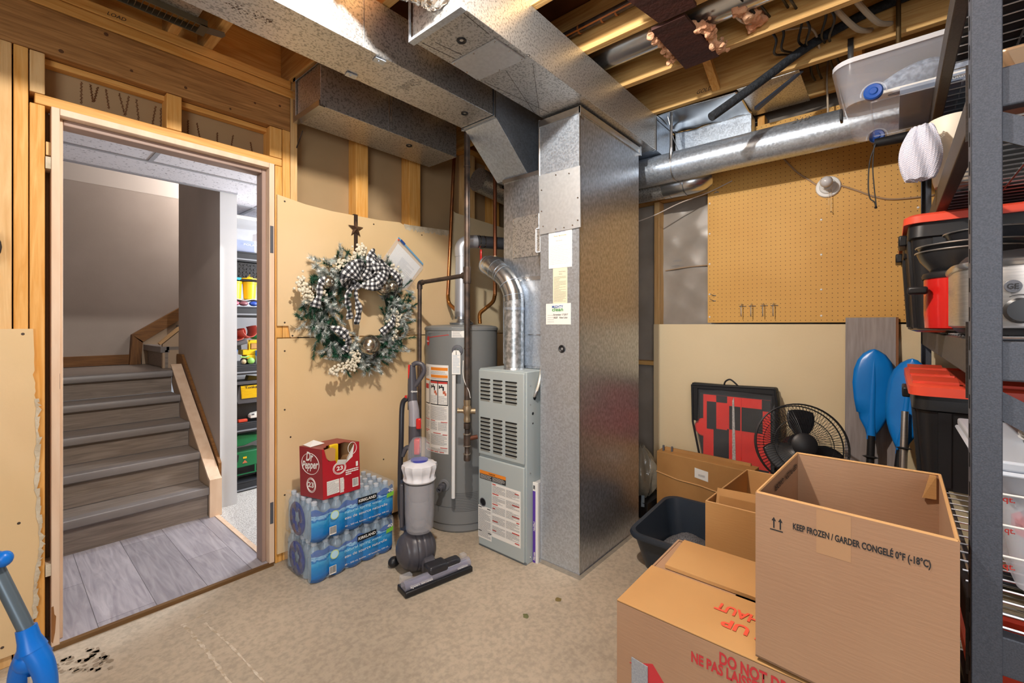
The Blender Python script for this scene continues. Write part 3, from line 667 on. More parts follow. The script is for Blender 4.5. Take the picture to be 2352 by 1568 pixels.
mb = MB(); lines(mb, (1.8655, 1.342, 1.555), LP, UP, .125, .10, 12, .12, 3); mb.build('ruled_lines', mat('pale_print', 'b9b5b8', .7), p)
p = sheet('instruction_card', CREAMP, 1.322, 1.235, 1.357, 1.536, 'narrow cream instruction card between the two white papers on the tall duct')
mb = MB(); lines(mb, (1.8655, 1.315, 1.365), LP, UP, .073, .13, 22, .25, 4); mb.build('small_print', mat('tan_print', '8a8478', .7), p)
text('Natural Heating', (1.8652, 1.285, 1.515), LP, UP, .009, INKG, p, width=.04); text('Safety', (1.8652, 1.285, 1.503), LP, UP, .009, INKG, p)
p = sheet('cleaning_card', PAPER, 1.366, 1.214, 1.250, 1.357, 'white cleaning company card with blue and green lettering, lowest on the tall duct')
text('MiGHTY', (1.8652, 1.327, 1.334), LP, UP, .019, BLUEINK, p, width=.068, bold=.02); text('clean', (1.8652, 1.327, 1.318), LP, UP, .026, GREENINK, p, width=.068, bold=.02)
text('November 17 2017', (1.8652, 1.32, 1.296), LP, UP, .013, INK, p, width=.09, shear=.3, bold=.008); text('5620   New Unit', (1.8652, 1.318, 1.281), LP, UP, .013, INK, p, width=.085, shear=.3, bold=.008)
mb = MB(); lines(mb, (1.8655, 1.355, 1.258), LP, UP, .04, .045, 4, .12, 8); mb.build('ruled_lines', INKG, p)
# --- coil plenum above the furnace
t = thing('coil_plenum', 'galvanized metal box on top of the furnace with a screwed brown-tinted panel', 'duct', (2.2, 1.59, 1.005))
box1('body', GALVD, 1.95, 2.50, 1.442, 1.735, 1.005, 2.092, t, smooth=0, bevel=.002)
box1('access_panel', GALVX, 1.944, 1.95, 1.475, 1.66, 1.63, 1.86, t, smooth=0)
box1('lower_panel', GALV, 1.945, 1.95, 1.442, 1.735, 1.02, 1.495, t, smooth=0)
box1('seam_strip', GALVS, 1.940, 1.95, 1.438, 1.74, 1.495, 1.517, t, smooth=0)
box1('seam_strip', GALVS, 1.942, 1.95, 1.46, 1.63, 1.19, 1.197, t, smooth=0)
box1('top_collar', GALVS, 1.944, 2.5, 1.438, 1.74, 2.075, 2.097, t, smooth=0)
screws([(1.943, y, z) for y, z in [(1.65, 1.84), (1.57, 1.85), (1.49, 1.85), (1.65, 1.65), (1.57, 1.645), (1.49, 1.64), (1.61, 1.38), (1.52, 1.38), (1.60, 1.10), (1.52, 1.10), (1.46, 1.38), (1.46, 1.21)]], (-1, 0, 0), t)
screws([(1.939, 1.72, 1.506), (1.939, 1.56, 1.506)], (-1, 0, 0), t, .006)
jb = thing('wall_bracket', 'small open metal electrical box on the corner of the tall duct', 'bracket', (1.90, 1.425, 1.63))
MB().box(1.872, 1.93, 1.408, 1.412, 1.63, 1.76).box(1.868, 1.874, 1.408, 1.438, 1.755, 1.76).box(1.868, 1.874, 1.408, 1.438, 1.63, 1.635).box(1.868, 1.874, 1.434, 1.438, 1.63, 1.76).build('bracket', WPAINT, jb, smooth=0)
box1('plate', GALVX, 1.874, 1.93, 1.413, 1.434, 1.635, 1.755, jb, smooth=0)
MB().cyl((1.882, 1.4185, 2.03), (1.882, 1.4185, 2.329), .0085, seg=16).build('conduit', STEEL, label='slim bright metal conduit between the tall duct and the sloping duct', cat='conduit')
# --- round ducts
def round_duct(name, pts, r, label, m=GALV, bands=()):
    t = thing(name, label, 'duct', pts[0]); MB().tube(pts, r, 40).build('pipe', m, t, smooth=50)
    if bands:
        mb = MB()
        for a in bands: mb.tube([Vector(a)-Vector((0, .004, 0)), Vector(a)+Vector((0, .004, 0))], r+.003, 40, cap=False)
        mb.build('band', STEEL, t)
    return t
rd = round_duct('round_duct', [(2.775, 2.36, 2.238), (2.775, -2.2, 2.238)], .090, 'long shiny round duct running along above the pegboard', bands=[(2.775, 1.03, 2.238)])
text('210', (2.70, .40, 2.292), (0, -1, 0), (.6, 0, .8), .05, INKO, rd, shear=.3, name='pencilled_mark')
hs = MB().strip([(2.72, 1.035, 2.546), (2.70, 1.03, 2.43), (2.70, 1.03, 2.34), (2.685, 1.03, 2.26)], (0, .018, 0)).tube([(2.85, 1.03, 2.33), (2.74, 1.03, 2.4), (2.72, 1.06, 2.545)], .002, 5)
hs.build('duct_strap', STEEL, label='bent metal hanger strap around the left end of the round duct', cat='strap', solid=.0012)
round_duct('lower_round_duct', [(2.93, 2.1, 2.17), (2.93, 1.15, 2.17)], .075, 'second darker round duct just below the long shiny one', GALVX)
t = round_duct('round_duct_elbow', bez([(2.93, 1.16, 2.17), (2.935, 1.03, 2.172), (2.96, .96, 2.185), (2.99, .92, 2.21)], 5), .078, 'jointed elbow under the long round duct beside the pegboard corner', GALVS)
mb = MB()
for y in (1.12, 1.02): mb.tube([(2.934, y-.003, 2.171), (2.934, y+.003, 2.171)], .081, 36, cap=False)
mb.build('seam_ring', GALVS, t)
round_duct('bay_round_duct', [(2.06, 1.3, 2.655), (2.05, -2.1, 2.655)], .078, 'round duct tucked between the first and second sunlit joists', GALVS)
bd = round_duct('corner_round_duct', [(2.26, 2.26, 2.29), (2.70, 2.25, 2.238)], .085, 'dull round duct in the dark corner behind the vertical pipes', GALVX)
MB().strip([(2.52, 2.15, 2.255), (2.52, 2.16, 2.40), (2.52, 2.20, 2.549)], (.02, 0, 0)).build('hanger_strap', STEEL, bd, solid=.0015)
bd2 = MB().lathe([(0, .001), (.014, .001)], (2.42, 2.158, 2.25), 16, (0, -1, 0)).build('hole', DARK, bd)
# pan and boot nailed under the joists
t = thing('joist_pan', 'shiny sheet metal pan nailed under the joists beside the trunk end', 'duct', (2.85, .8, 2.50))
def panf(u, v):
    x = 2.66+.33*u; y = 1.11-.46*v
    return (x, y, 2.534+.004*math.sin(u*7+v*5)-.009*math.exp(-((u-.45)**2+(v-.22)**2)*60)+.003*math.sin(v*17)*u)
MB().grid(panf, 30, 30).build('pan', GALVS, t, smooth=60, solid=.001)
MB().prism([(1.112, 2.53), (.65, 2.53), (.65, 2.33), (1.112, 2.33)], 'yz', 2.99, 3.083).build('boot', GALV, t, smooth=0, bevel=.002)
MB().tube(bez([(2.985, 1.11, 2.533), (2.984, .98, 2.522), (2.986, .9, 2.530), (2.985, .66, 2.532)], 5), .004, 6).build('folded_edge', GALVS, t)
MB().obb((2.83, 1.105, 2.528), (.36, .012, .008), (1, 0, 0)).build('cleat', GALVS, t, smooth=0)
box1('cover', GALVX, 2.66, 3.06, .36, .65, 2.540, 2.544, t, smooth=0)
MB().hexa([(2.83, .60, 2.475), (2.84, .58, 2.470), (2.69, .345, 2.540), (2.68, .36, 2.543)], [(2.83, .60, 2.495), (2.84, .58, 2.490), (2.69, .345, 2.546), (2.68, .36, 2.546)]).build('bent_lip', mat('blued_steel', (.10, .12, .17), .35, .8), t, smooth=0)
# louvered grille near the top left
t = thing('louvered_grille', 'narrow grey metal louvered register hanging near the joist ends', 'vent', (.42, 2.27, 2.545))
g = MB().box(.20, .595, 2.300, 2.306, 2.518, 2.546).box(.20, .595, 2.222, 2.228, 2.518, 2.546).box(.57, .60, 2.222, 2.306, 2.517, 2.522)
for k in range(19):
    x = .215+k*.019; g.obb((x, 2.264, 2.532), (.002, .074, .024), (1, 0, -.35), (0, 0, 1))
g.build('louvers', mat('dull_grille_metal', '6e6a5c', .45, .5), t, smooth=0)
MB().prism([(.60, 2.23), (.655, 2.215), (.665, 2.235), (.66, 2.262), (.60, 2.28)], 'xy', 2.522, 2.525).build('tab', mat('tab_metal', '74706a', .45, .5), t, smooth=0)
box1('liner', GALVX, .10, .56, 2.12, 2.222, 2.543, 2.5465, t, smooth=0)
# brown fibreboard pieces nailed over the bay with pink insulation
FIB = mat('brown_fibreboard', '4f2a22', .75, 0, '3d201a', 3, (8, 1, 1), bump=.2, bs=60)
MB().prism([(1.868, .80), (2.262, .79), (2.258, .63), (1.868, .655)], 'xy', 2.532, 2.546).build('fibreboard_piece', FIB, label='dark brown fibreboard piece bridging two joists, the whole one with pink fluff at both sides', cat='board', smooth=0)
MB().prism([(1.46, .83), (1.845, .755), (1.845, .60), (1.46, .60)], 'xy', 2.532, 2.546).build('fibreboard_piece', FIB, label='dark brown fibreboard piece cut off by the top edge of the view', cat='board', smooth=0)
PINK = mat('pink_insulation', 'c98a66', .95, 0, 'e3b48e', 14, bump=1, bs=40)
def fluff(name, pts, r, label, sd):
    rg = random.Random(sd); mb = MB()
    for p in pts:
        for k in range(7):
            c = Vector(p)+Vector((rg.gauss(0, r*.5), rg.gauss(0, r*.5), rg.gauss(0, r*.4))); mb.ball(c, r*rg.uniform(.5, 1), 10, (rg.uniform(.5, 1.3), rg.uniform(.5, 1.3), rg.uniform(.5, 1)))
    o = mb.build(name, PINK, label=label, cat='insulation', kind='stuff')
    md = o.modifiers.new('r', 'REMESH'); md.mode = 'VOXEL'; md.voxel_size = r*.22
    tx = bpy.data.textures.new('c', 'CLOUDS'); tx.noise_scale = .02; md = o.modifiers.new('d', 'DISPLACE'); md.texture = tx; md.strength = .012; md.mid_level = .5
    return o
fluff('insulation_tuft', [(1.92+.05*k, .82, 2.553) for k in range(6)], .018, 'pink insulation fluff at the left edge of the brown fibreboard', 1)
fluff('insulation_tuft', [(2.0+.045*k, .632-.004*k, 2.55) for k in range(6)], .022, 'pink insulation fluff at the right edge of the brown fibreboard', 2)
fluff('insulation_tuft', [(2.06+.045*k, .50-.02*k, 2.585) for k in range(4)]+[(2.0, .40, 2.60), (2.2, .47, 2.575)], .024, 'larger pink insulation batt hanging among the black cables', 3)
fluff('insulation_tuft', [(2.02, .22, 2.62), (2.07, .19, 2.61)], .03, 'small pink insulation tuft near the top edge, behind the cables', 4)
# black iron pipe in the first bay
t = thing('ceiling_iron_pipe', 'stained black pipe lying beside the first sunlit joist', 'pipe', (1.79, .9, 2.63))
MB().cyl((1.80, 1.6, 2.640), (1.79, .64, 2.640), .018, seg=20).build('pipe', IRON, t)
mb = MB()
for y in (1.12, 1.0, .93, .80, .72): mb.tube([(1.797, y-.004, 2.640), (1.797, y+.004, 2.640)], .0205, 16)
mb.build('joint_ring', mat('orange_flux_stain', 'a0602c', .6), t)
MB().tube([(1.779, 1.3, 2.627), (1.775, .68, 2.627)], .004, 6).build('drip_line', mat('orange_drip', 'b4672a', .5), t)
# foam sleeve and cables
FOAM = mat('foam_sleeve', '1c1f24', .85, 0, '2c3036', 60, bump=.5, bs=90)
MB().tube(bez([(2.255, .665, 2.252), (2.38, .54, 2.38), (2.47, .44, 2.48), (2.56, .33, 2.585), (2.60, .20, 2.65), (2.61, 0, 2.69), (2.61, -.5, 2.70)], 6), .021, 20).build('foam_pipe_sleeve', FOAM, label='black foam pipe sleeve hanging diagonally below the joists', cat='pipe insulation')
CBK = mat('black_cable', '17181b', .45); CWH = mat('white_cable', 'b9a892', .6)
cb = []
for k, (y, dz) in enumerate([(.46, 0), (.43, .01), (.36, .02), (.33, .0), (.27, .015), (.24, .0)]):
    cb.append(bez([(1.87, y+.04, 2.66+dz), (1.98, y+.02, 2.60+dz), (2.12, y-.01, 2.585+dz), (2.25, y-.02, 2.60+dz), (2.36, y-.05, 2.575+dz*2), (2.50, y-.02, 2.58+dz), (2.66, y-.06+.01*k, 2.625), (2.85, y-.03, 2.60), (3.0, y-.03, 2.62)], 6))
for k, P in enumerate(cb):
    n = ('first', 'second', 'third', 'fourth', 'fifth', 'sixth')[k]
    MB().tube(P, .0055, 8).build('black_cable', CBK, label=f'black cable threaded through the joists, {n} from the left', cat='cable', group='black cables through the joists')
for k, y in enumerate((.12, .05)):
    MB().tube(bez([(2.0, y+.16, 2.67), (2.24, y+.10, 2.64), (2.36, y+.06, 2.60), (2.52, y, 2.575), (2.66, y-.05, 2.615), (2.8, y-.08, 2.64)], 7), .0115, 10).build('pale_cable', CWH, label=('left' if k == 0 else 'right')+' of two thick pale sagging cables above the clear tote', cat='cable', group='thick pale cables')
MB().tube(bez([(2.05, .56, 2.66), (2.12, .50, 2.57), (2.25, .44, 2.60), (2.4, .40, 2.63), (2.50, .29, 2.64), (2.655, .27, 2.60)], 7), .005, 8).build('pale_cable', CWH, label='thin twisted pale cable crossing over the foam sleeve', cat='cable')
for y, z, k in ((.27, 2.31, 0), (.15, 2.31, 1), (.12, 2.31, 2)):
    MB().tube(bez([(3.02+.02*k, y, 2.75), (2.99+.02*k, y+.005, 2.6), (2.985+.02*k, y, 2.45), (2.99+.02*k, y, z)], 5), .005, 8).build('black_cable' if k else 'pale_cable', CBK if k else CWH, label=['pale cable dropping behind the round duct near the clear tote', 'left black cable dropping behind the round duct', 'right black cable dropping behind the round duct'][k], cat='cable')
MB().cyl((2.60, -.02, 2.30), (2.60, -.02, 2.77), .009, seg=14).build('ceiling_rod', mat('aged_rod', '5f4a2c', .5, .5), label='thin brown metal rod hanging from the joists above the clear tote', cat='rod')
MB().strip([(2.63, .15, 2.60), (2.628, .15, 2.50), (2.622, .152, 2.39)], (0, .022, 0)).build('perforated_strap', STEEL, label='short shiny strap nailed to the joist above the clear tote', cat='strap', solid=.002)
# ================================================================ HALL: stairs, side steps, toy shelf
NOSE = mat('grey_stair_nosing', '77716f', .38, 0, '7f7977', 5)
TREAD = mat('stair_laminate_x', '756a62', .45, 0, '968a80', 5, (.7, 10, 10), bump=.05, bs=40, bst=(1, 8, 8), lo=.3, hi=.7, detail=6, dist=1.4)
st = thing('staircase', 'grey laminate staircase of five steps rising beyond the doorway', 'stairs', (.1, 3.9, .016))
YN = [3.318, 3.511, 3.753, 3.988, 4.208]; ZN = [.208, .40, .567, .733, .898]
for i in range(5):
    y0 = YN[i]+.032; z0 = ZN[i-1] if i else .016
    box1('riser', TREAD, -.75, .895, y0, y0+.02, z0, ZN[i]-.03, st, smooth=0)
    y1 = YN[i+1]+.05 if i < 4 else 5.12
    box1('tread', TREAD, -.75, .895 if i < 4 else .93, y0+.01, y1, ZN[i]-.03, ZN[i]-.003, st, smooth=0)
    MB().prism([(YN[i]+.062, ZN[i]), (YN[i]+.004, ZN[i]), (YN[i], ZN[i]-.006), (YN[i], ZN[i]-.044), (YN[i]+.006, ZN[i]-.05), (YN[i]+.031, ZN[i]-.05), (YN[i]+.031, ZN[i]-.028), (YN[i]+.062, ZN[i]-.003)], 'yz', -.75, .897).build('nosing', NOSE, st, bevel=.003)
SKT = mat('beige_stringer_paint', 'b39a80', .6)
pts = [(3.33, .016), (3.33, .25), (3.36, .265), (4.26, .925), (4.26, .80), (3.5, .016)]
MB().prism(pts, 'yz', .90, .935).build('stringer', SKT, st, smooth=0)
MB().prism([(3.31, .016), (3.31, .255), (3.345, .27), (4.27, .94), (4.27, .925), (3.35, .25), (3.33, .24), (3.33, .016)], 'yz', .898, .965).build('stringer_cap', FRAMEP, st, smooth=0)
MB().prism([(3.40, .20), (3.40, .33), (4.30, 1.01), (4.44, 1.01), (4.44, .93), (4.28, .93), (3.46, .30), (3.44, .20)], 'yz', .972, .989).build('oak_rail', OAKX, st, smooth=0)
# side flight starting on the landing, going right
s2 = thing('side_steps', 'short upper flight turning right at the landing, with oak skirting', 'stairs', (1.2, 4.75, .897))
for i in range(3):
    x0 = .90+.24*i; z0 = .897+.175*i
    box1('riser', TREAD, x0, x0+.02, 4.46, 5.11, z0, z0+.145, s2, smooth=0)
    box1('tread', TREAD, x0+.01, x0+.30, 4.46, 5.11, z0+.145, z0+.172, s2, smooth=0)
    box1('nosing', NOSE, x0-.03, x0+.03, 4.46, 5.11, z0+.125, z0+.175, s2, smooth=0, bevel=.003)
MB().prism([(.86, .897), (.86, 1.10), (1.9, 1.86), (1.9, 1.5), (1.02, .897)], 'xz', 5.085, 5.11).build('skirt_board', SKT, s2, smooth=0)
MB().hexa([(.775, 5.07, .897), (.85, 5.07, .897), (.85, 5.135, .897), (.775, 5.135, .897)], [(.79, 5.07, 1.16), (.865, 5.07, 1.10), (.865, 5.135, 1.10), (.79, 5.135, 1.16)]).build('oak_end', OAKZ, s2, smooth=0)
MB().prism([(.79, 1.16), (.86, 1.09), (1.95, 1.90), (1.95, 1.99)], 'xz', 5.07, 5.135).build('oak_skirting', OAKX, s2, smooth=0)
MB().prism([(.885, .897), (.885, 1.09), (1.0, 1.20), (1.3, 1.42), (1.3, .897)], 'xz', 4.462, 4.50).build('curb', SKT, s2, smooth=0)
MB().prism([(.87, 1.085), (.99, 1.20), (1.3, 1.43), (1.3, 1.45), (.98, 1.22), (.86, 1.10)], 'xz', 4.455, 4.51).build('curb_cap', mat('tan_cap', 'c8a070', .6), s2, smooth=0)
# black plastic shelf unit with toys, behind the white wall end
SH = mat('dark_resin_shelf', '2f3238', .5)
ps = thing('resin_shelf_unit', 'dark plastic shelving unit full of toys seen through the gap beyond the door', 'shelf', (1.6, 3.85, .014))
SZ = [.085, .522, .952, 1.383, 1.79]
for z in SZ:
    mb = MB().box(1.10, 2.0, 3.65, 4.08, z-.012, z).box(1.10, 2.0, 3.65, 3.662, z-.075, z-.012).box(1.10, 2.0, 4.068, 4.08, z-.075, z-.012)
    mb.build('shelf_panel', SH, ps, bevel=.003, smooth=0)
    box1('front_rib', mat('rib', '8b9099', .4) if 'rib' not in MATS else MATS['rib'], 1.10, 2.0, 3.644, 3.650, z-.062, z-.052, ps)
for x in (1.115, 1.975):
    for y in (3.668, 4.05): MB().cyl((x, y, .014), (x, y, 1.79), .014, seg=12).build('post', SH, ps)
G = 'toys on the shelf beyond the door'
def toy(nm, lab, cat, loc): return thing(nm, lab, cat, loc)
def w(x, y=3.72): return x, y
t = toy('clear_bin', 'clear storage bin on the top shelf beyond the door', 'bin', (1.45, 3.8, 1.79))
MB().hexa([(1.17, 3.68, 1.792), (1.72, 3.68, 1.792), (1.72, 4.0, 1.792), (1.17, 4.0, 1.792)], [(1.14, 3.655, 2.03), (1.76, 3.655, 2.03), (1.76, 4.03, 2.03), (1.14, 4.03, 2.03)]).build('body', CLEARM, t, smooth=0)
box1('lid', WHITE, 1.12, 1.78, 3.64, 4.04, 2.03, 2.055, t, bevel=.006)
box1('box_inside', mat('peach', 'd8a585', .7), 1.35, 1.46, 3.75, 3.9, 1.92, 1.97, t); box1('box_inside', BLUEP, 1.2, 1.33, 3.8, 3.95, 1.81, 1.9, t)
text('POLAR EXPRESS', (1.21, 3.663, 1.84), (1, 0, 0), UP, .02, PAPER, t, width=.22)
t = toy('woven_basket', 'black woven basket hanging below the top toy shelf', 'basket', (1.45, 3.83, 1.62))
mb = MB().hexa([(1.17, 3.69, 1.60), (1.72, 3.69, 1.60), (1.72, 4.0, 1.60), (1.17, 4.0, 1.60)], [(1.15, 3.67, 1.71), (1.74, 3.67, 1.71), (1.74, 4.02, 1.71), (1.15, 4.02, 1.71)])
for i in range(24):
    for j in range(4): mb.obb((1.17+.024*i, 3.674+.004*(3-j), 1.615+.026*j), (.018, .01, .012), (1, 0, .5 if (i+j) % 2 else -.5))
mb.build('weave', mat('black_wicker', '24262c', .5), t, smooth=0)
def bucket(x, y, z, r, h, lab, m):
    o = MB().lathe([(0, 0), (r*.85, 0), (r, h), (r*1.06, h), (r*1.06, h*.9), (r*1.0, h*.88)], (x, y, z), 20).build('tub', m, label=lab, cat='container'); return o
bucket(1.175, 3.74, 1.443, .045, .13, 'left yellow tub on the second toy shelf from the top', YELLOW)
bucket(1.275, 3.74, 1.443, .047, .13, 'right yellow tub on the second toy shelf from the top', YELLOW)
o = toy('toy_helmet', 'yellow toy hard hat resting on the yellow tubs', 'toy', (1.26, 3.74, 1.58))
MB().lathe([(.075, 0), (.075, .008), (.055, .012), (.055, .035), (.045, .06), (.02, .075), (0, .078)], (1.26, 3.74, 1.59), 24).build('shell', YELLOW, o)
MB().box(1.19, 1.33, 3.69, 3.79, 1.577, 1.59).build('brim', INK, o, bevel=.004)
MB().obb((1.165, 3.74, 1.60), (.08, .1, .03), (1, 0, -.2)).build('turquoise_box', mat('turquoise', '37b3c8', .5), label='turquoise flat box beside the yellow toy hard hat', cat='box', bevel=.003)
o = toy('folded_wrap', 'white and blue crinkled gift wrap under the yellow tubs', 'wrapping', (1.3, 3.75, 1.385))
MB().grid(lambda u, v: (1.135+.4*u, 3.69+.2*v, 1.436+.006*math.sin(u*20+v*5)), 20, 6).build('sheet', PAPER, o, solid=.004)
for k, (x, c) in enumerate([(1.16, 'c9506a'), (1.22, '8a5560'), (1.29, '2c4fb0'), (1.36, '6878c8'), (1.43, 'dcdcea')]): MB().ball((x, 3.70, 1.408), .024, 10, (1.4, 1, .8)).build('bundle', mat('wrap_'+c, c, .4), o)
rd_ = mat('salmon_plastic', 'c2564a', .45)
for x, dx, l in ((1.16, 0, 'left'), (1.24, .02, 'right')):
    MB().lathe([(.055, -.06), (.06, 0), (.055, .06)], (x, 3.72, 1.185+dx), 18, (.25, -1, .1), a0=0, a1=PI*1.2).build('toy_scoop', rd_, label=f'{l} salmon red toy scoop on the middle toy shelf', cat='toy', solid=.004)
MB().ball((1.33, 3.78, 1.17), .045, 14, (1.2, 1, .8)).build('toy_ball', GREENT, label='dark green round toy behind the salmon scoops', cat='toy')
bucket(1.147, 3.70, .954, .03, .11, 'blue plastic cup at the left end of the middle toy shelf', BLUEP)
t = toy('toy_camera', 'dark grey toy binocular shape above the blue cup', 'toy', (1.2, 3.7, 1.09))
MB().obb((1.20, 3.69, 1.115), (.08, .05, .032), (1, 0, .25)).build('body', GREYP, t, bevel=.008); MB().obb((1.18, 3.72, 1.08), (.05, .05, .04), (1, 0, .1)).build('mount', BLACK, t, bevel=.005)
t = toy('toy_digger', 'yellow toy digger on the middle toy shelf', 'toy', (1.28, 3.74, .953))
MB().box(1.215, 1.38, 3.70, 3.80, 1.02, 1.06).box(1.24, 1.30, 3.69, 3.8, .97, 1.02).build('body', YELLOW, t, bevel=.004)
mb = MB().box(1.255, 1.262, 3.69, 3.70, 1.06, 1.13).box(1.255, 1.37, 3.69, 3.70, 1.122, 1.13).box(1.36, 1.37, 3.69, 3.70, 1.06, 1.13).box(1.255, 1.37, 3.78, 3.79, 1.122, 1.13).box(1.27, 1.35, 3.76, 3.77, 1.06, 1.12)
mb.build('cab_frame', YELLOW, t); box1('seat_panel', mat('tan_plastic', 'bb8f55', .5), 1.28, 1.35, 3.72, 3.75, 1.065, 1.105, t)
for x in (1.25, 1.36): MB().cyl((x, 3.69, .973), (x, 3.80, .973), .02, seg=14).build('wheel', BLACK, t)
MB().ball((1.215, 3.68, .972), .019, 10).build('toy_figure', mat('cream_toy', 'cdbb95', .6), label='small cream toy animal beside the green toy pear', cat='toy')
t = toy('green_toy', 'small lime green toy teapot on the middle toy shelf', 'toy', (1.26, 3.67, .953)); lg = mat('lime_plastic', '93cf6d', .5)
MB().ball((1.262, 3.672, .977), .025, 14).build('body', lg, t); MB().tube([(1.19, 3.672, 1.01), (1.22, 3.672, 1.005), (1.25, 3.672, 1.012)], .006, 6).build('handle', lg, t)
t = toy('toy_bottle', 'blue capped toy jar with a white label on the middle toy shelf', 'toy', (1.33, 3.68, .953))
MB().lathe([(0, 0), (.03, 0), (.03, .055), (.024, .06)], (1.325, 3.68, .953), 16).build('jar', mat('jar', 'a8aec0', .3), t); MB().lathe([(.026, .06), (.03, .062), (.03, .10), (0, .105)], (1.325, 3.68, .953), 16).build('cap', BLUEP, t); box1('label', PAPER, 1.31, 1.34, 3.648, 3.65, .97, .995, t)
t = toy('toy_truck', 'black and yellow toy truck bed with lettering on the fourth toy shelf', 'toy', (1.3, 3.74, .68))
MB().prism([(1.19, .79), (1.40, .79), (1.40, .655), (1.185, .655), (1.172, .68)], 'xz', 3.70, 3.85).build('bed', GREYP, t, bevel=.004)
mb = MB().prism([(1.20, .79), (1.42, .79), (1.42, .695), (1.205, .695)], 'xz', 3.692, 3.70)
for k in range(7): mb.box(1.207, 1.40, 3.689, 3.692, .705+.011*k, .709+.011*k)
mb.build('side_panel', YELLOW, t, smooth=0)
text('Tonka', (1.225, 3.688, .768), (1, 0, 0), UP, .026, INK, t, width=.085, bold=.02)
box1('tray', GREYP, 1.135, 1.45, 3.68, 3.85, .80, .825, t, bevel=.004); MB().prism([(1.26, .825), (1.40, .825), (1.40, .835), (1.27, .86)], 'xz', 3.74, 3.8).build('block', mat('olive', '6f6022', .6), t)
box1('side_block', YELLOW, 1.133, 1.155, 3.70, 3.8, .757, .768, t); box1('undercarriage', BLACK, 1.135, 1.35, 3.72, 3.85, .54, .66, t, bevel=.004)
t = toy('toy_car', 'white toy sports utility vehicle on the fourth toy shelf', 'toy', (1.34, 3.69, .523))
MB().prism([(1.255, .545), (1.255, .565), (1.27, .578), (1.32, .585), (1.355, .615), (1.45, .615), (1.45, .545)], 'xz', 3.66, 3.72).build('body', PAPER, t, bevel=.004)
MB().prism([(1.325, .588), (1.357, .61), (1.37, .61), (1.37, .588)], 'xz', 3.6585, 3.66).build('window', BLACK, t, smooth=0); box1('headlamp', GREYP, 1.262, 1.28, 3.6575, 3.66, .568, .578, t)
for x in (1.325, 1.43):
    wh = MB().cyl((x, 3.655, .545), (x, 3.675, .545), .021, seg=18).build('wheel', BLACK, t); MB().cyl((x, 3.653, .545), (x, 3.655, .545), .012, seg=12).build('hub', CHROME, wh)
MB().box(1.175, 1.235, 3.66, 3.69, .525, .545).build('toy_block', REDM, label='small red toy block left of the white toy vehicle', cat='toy', bevel=.003)
t = toy('toy_combine', 'green toy combine harvester on the bottom toy shelf', 'toy', (1.28, 3.72, .086))
MB().prism([(1.135, .40), (1.135, .345), (1.22, .345), (1.27, .36), (1.40, .395), (1.40, .405), (1.25, .42), (1.18, .43)], 'xz', 3.68, 3.84).build('hopper', GREENT, t, bevel=.005)
MB().prism([(1.135, .30), (1.33, .30), (1.36, .29), (1.40, .29), (1.40, .19), (1.145, .185), (1.135, .20)], 'xz', 3.68, 3.84).build('body', GREENT, t, bevel=.005)
mb = MB()
for k in range(5): mb.obb((1.20+.035*k, 3.76, .452+.004*k), (.06, .12, .008), (1, 0, .5))
mb.build('unloading_fins', mat('dark_green', '124a30', .5), t)
MB().prism([(1.135, .29), (1.18, .285), (1.175, .24), (1.165, .225), (1.15, .225), (1.14, .245)], 'xz', 3.668, 3.68).build('exhaust', BLACK, t, bevel=.003)
MB().prism([(1.205, .215), (1.24, .215), (1.222, .238)], 'xz', 3.677, 3.68).build('warning_triangle', mat('pinkish_orange', 'e0805a', .5), t, smooth=0)
MB().box(1.21, 1.235, 3.677, 3.68, .248, .262).build('badge', YELLOW, t)
mb = MB().box(1.135, 1.42, 3.68, 3.69, .13, .136).box(1.14, 1.15, 3.68, 3.69, .136, .19).box(1.29, 1.3, 3.68, 3.69, .136, .19)
mb.build('rail', GREENT, t); MB().box(1.14, 1.38, 3.72, 3.82, .105, .185).build('axle_housing', BLACK, t)
for x in (1.16, 1.34): MB().cyl((x, 3.70, .115), (x, 3.82, .115), .028, seg=16).build('wheel', BLACK, t)
o = MB().box(1.14, 1.9, 3.60, 3.64, .088, .098).build('toy_rail', mat('pale_plastic', 'c3c9d6', .4), label='pale flat plastic track lying along the bottom toy shelf edge', cat='toy') if 0 else None
MB().box(1.132, 1.16, 3.655, 3.67, .087, .10).build('blue_strip', mat('sky_plastic', '3aa0e0', .4), label='small sky blue toy strip on the bottom toy shelf edge', cat='toy')
# ================================================================ FURNACE, WATER HEATER, PIPES
XF = 1.787
t = thing('furnace', 'grey furnace cabinet with louvered upper door and warning labels', 'furnace', (2.15, 1.613, 0))
MB().box(1.80, 2.50, 1.442, 1.785, .0, 1.003).build('cabinet', GREYM, t, bevel=.004)
up_ = box1('upper_door', GREYM, XF, 1.802, 1.450, 1.782, .520, .996, t, bevel=.006, seg=3)
lo_ = box1('lower_door', GREYM, XF, 1.802, 1.450, 1.782, .010, .506, t, bevel=.006, seg=3)
box1('base_shade_strip', mat('base_shade', '6a7174', .6), 1.795, 1.80, 1.442, 1.785, .0, .012, t, smooth=0)  # darker strip drawn for the shadow line under the cabinet doors
dk = MB(); lp = MB()
cols = [(1.690, 1.765), (1.600, 1.668), (1.497, 1.578)]
for rows, z0, dz in ((6, .938, .0215), (9, .722, .0215)):
    for (a, b_) in cols:
        for k in range(rows):
            z = z0-dz*k
            dk.box(XF-.0008, XF+.001, a, b_, z, z+.009)
            lp.hexa([(XF-.001, a, z), (XF-.001, b_, z), (XF+.001, b_, z-.010), (XF+.001, a, z-.010)], [(XF-.006, a+.004, z+.001), (XF-.006, b_-.004, z+.001), (XF, b_, z-.0095), (XF, a, z-.0095)])
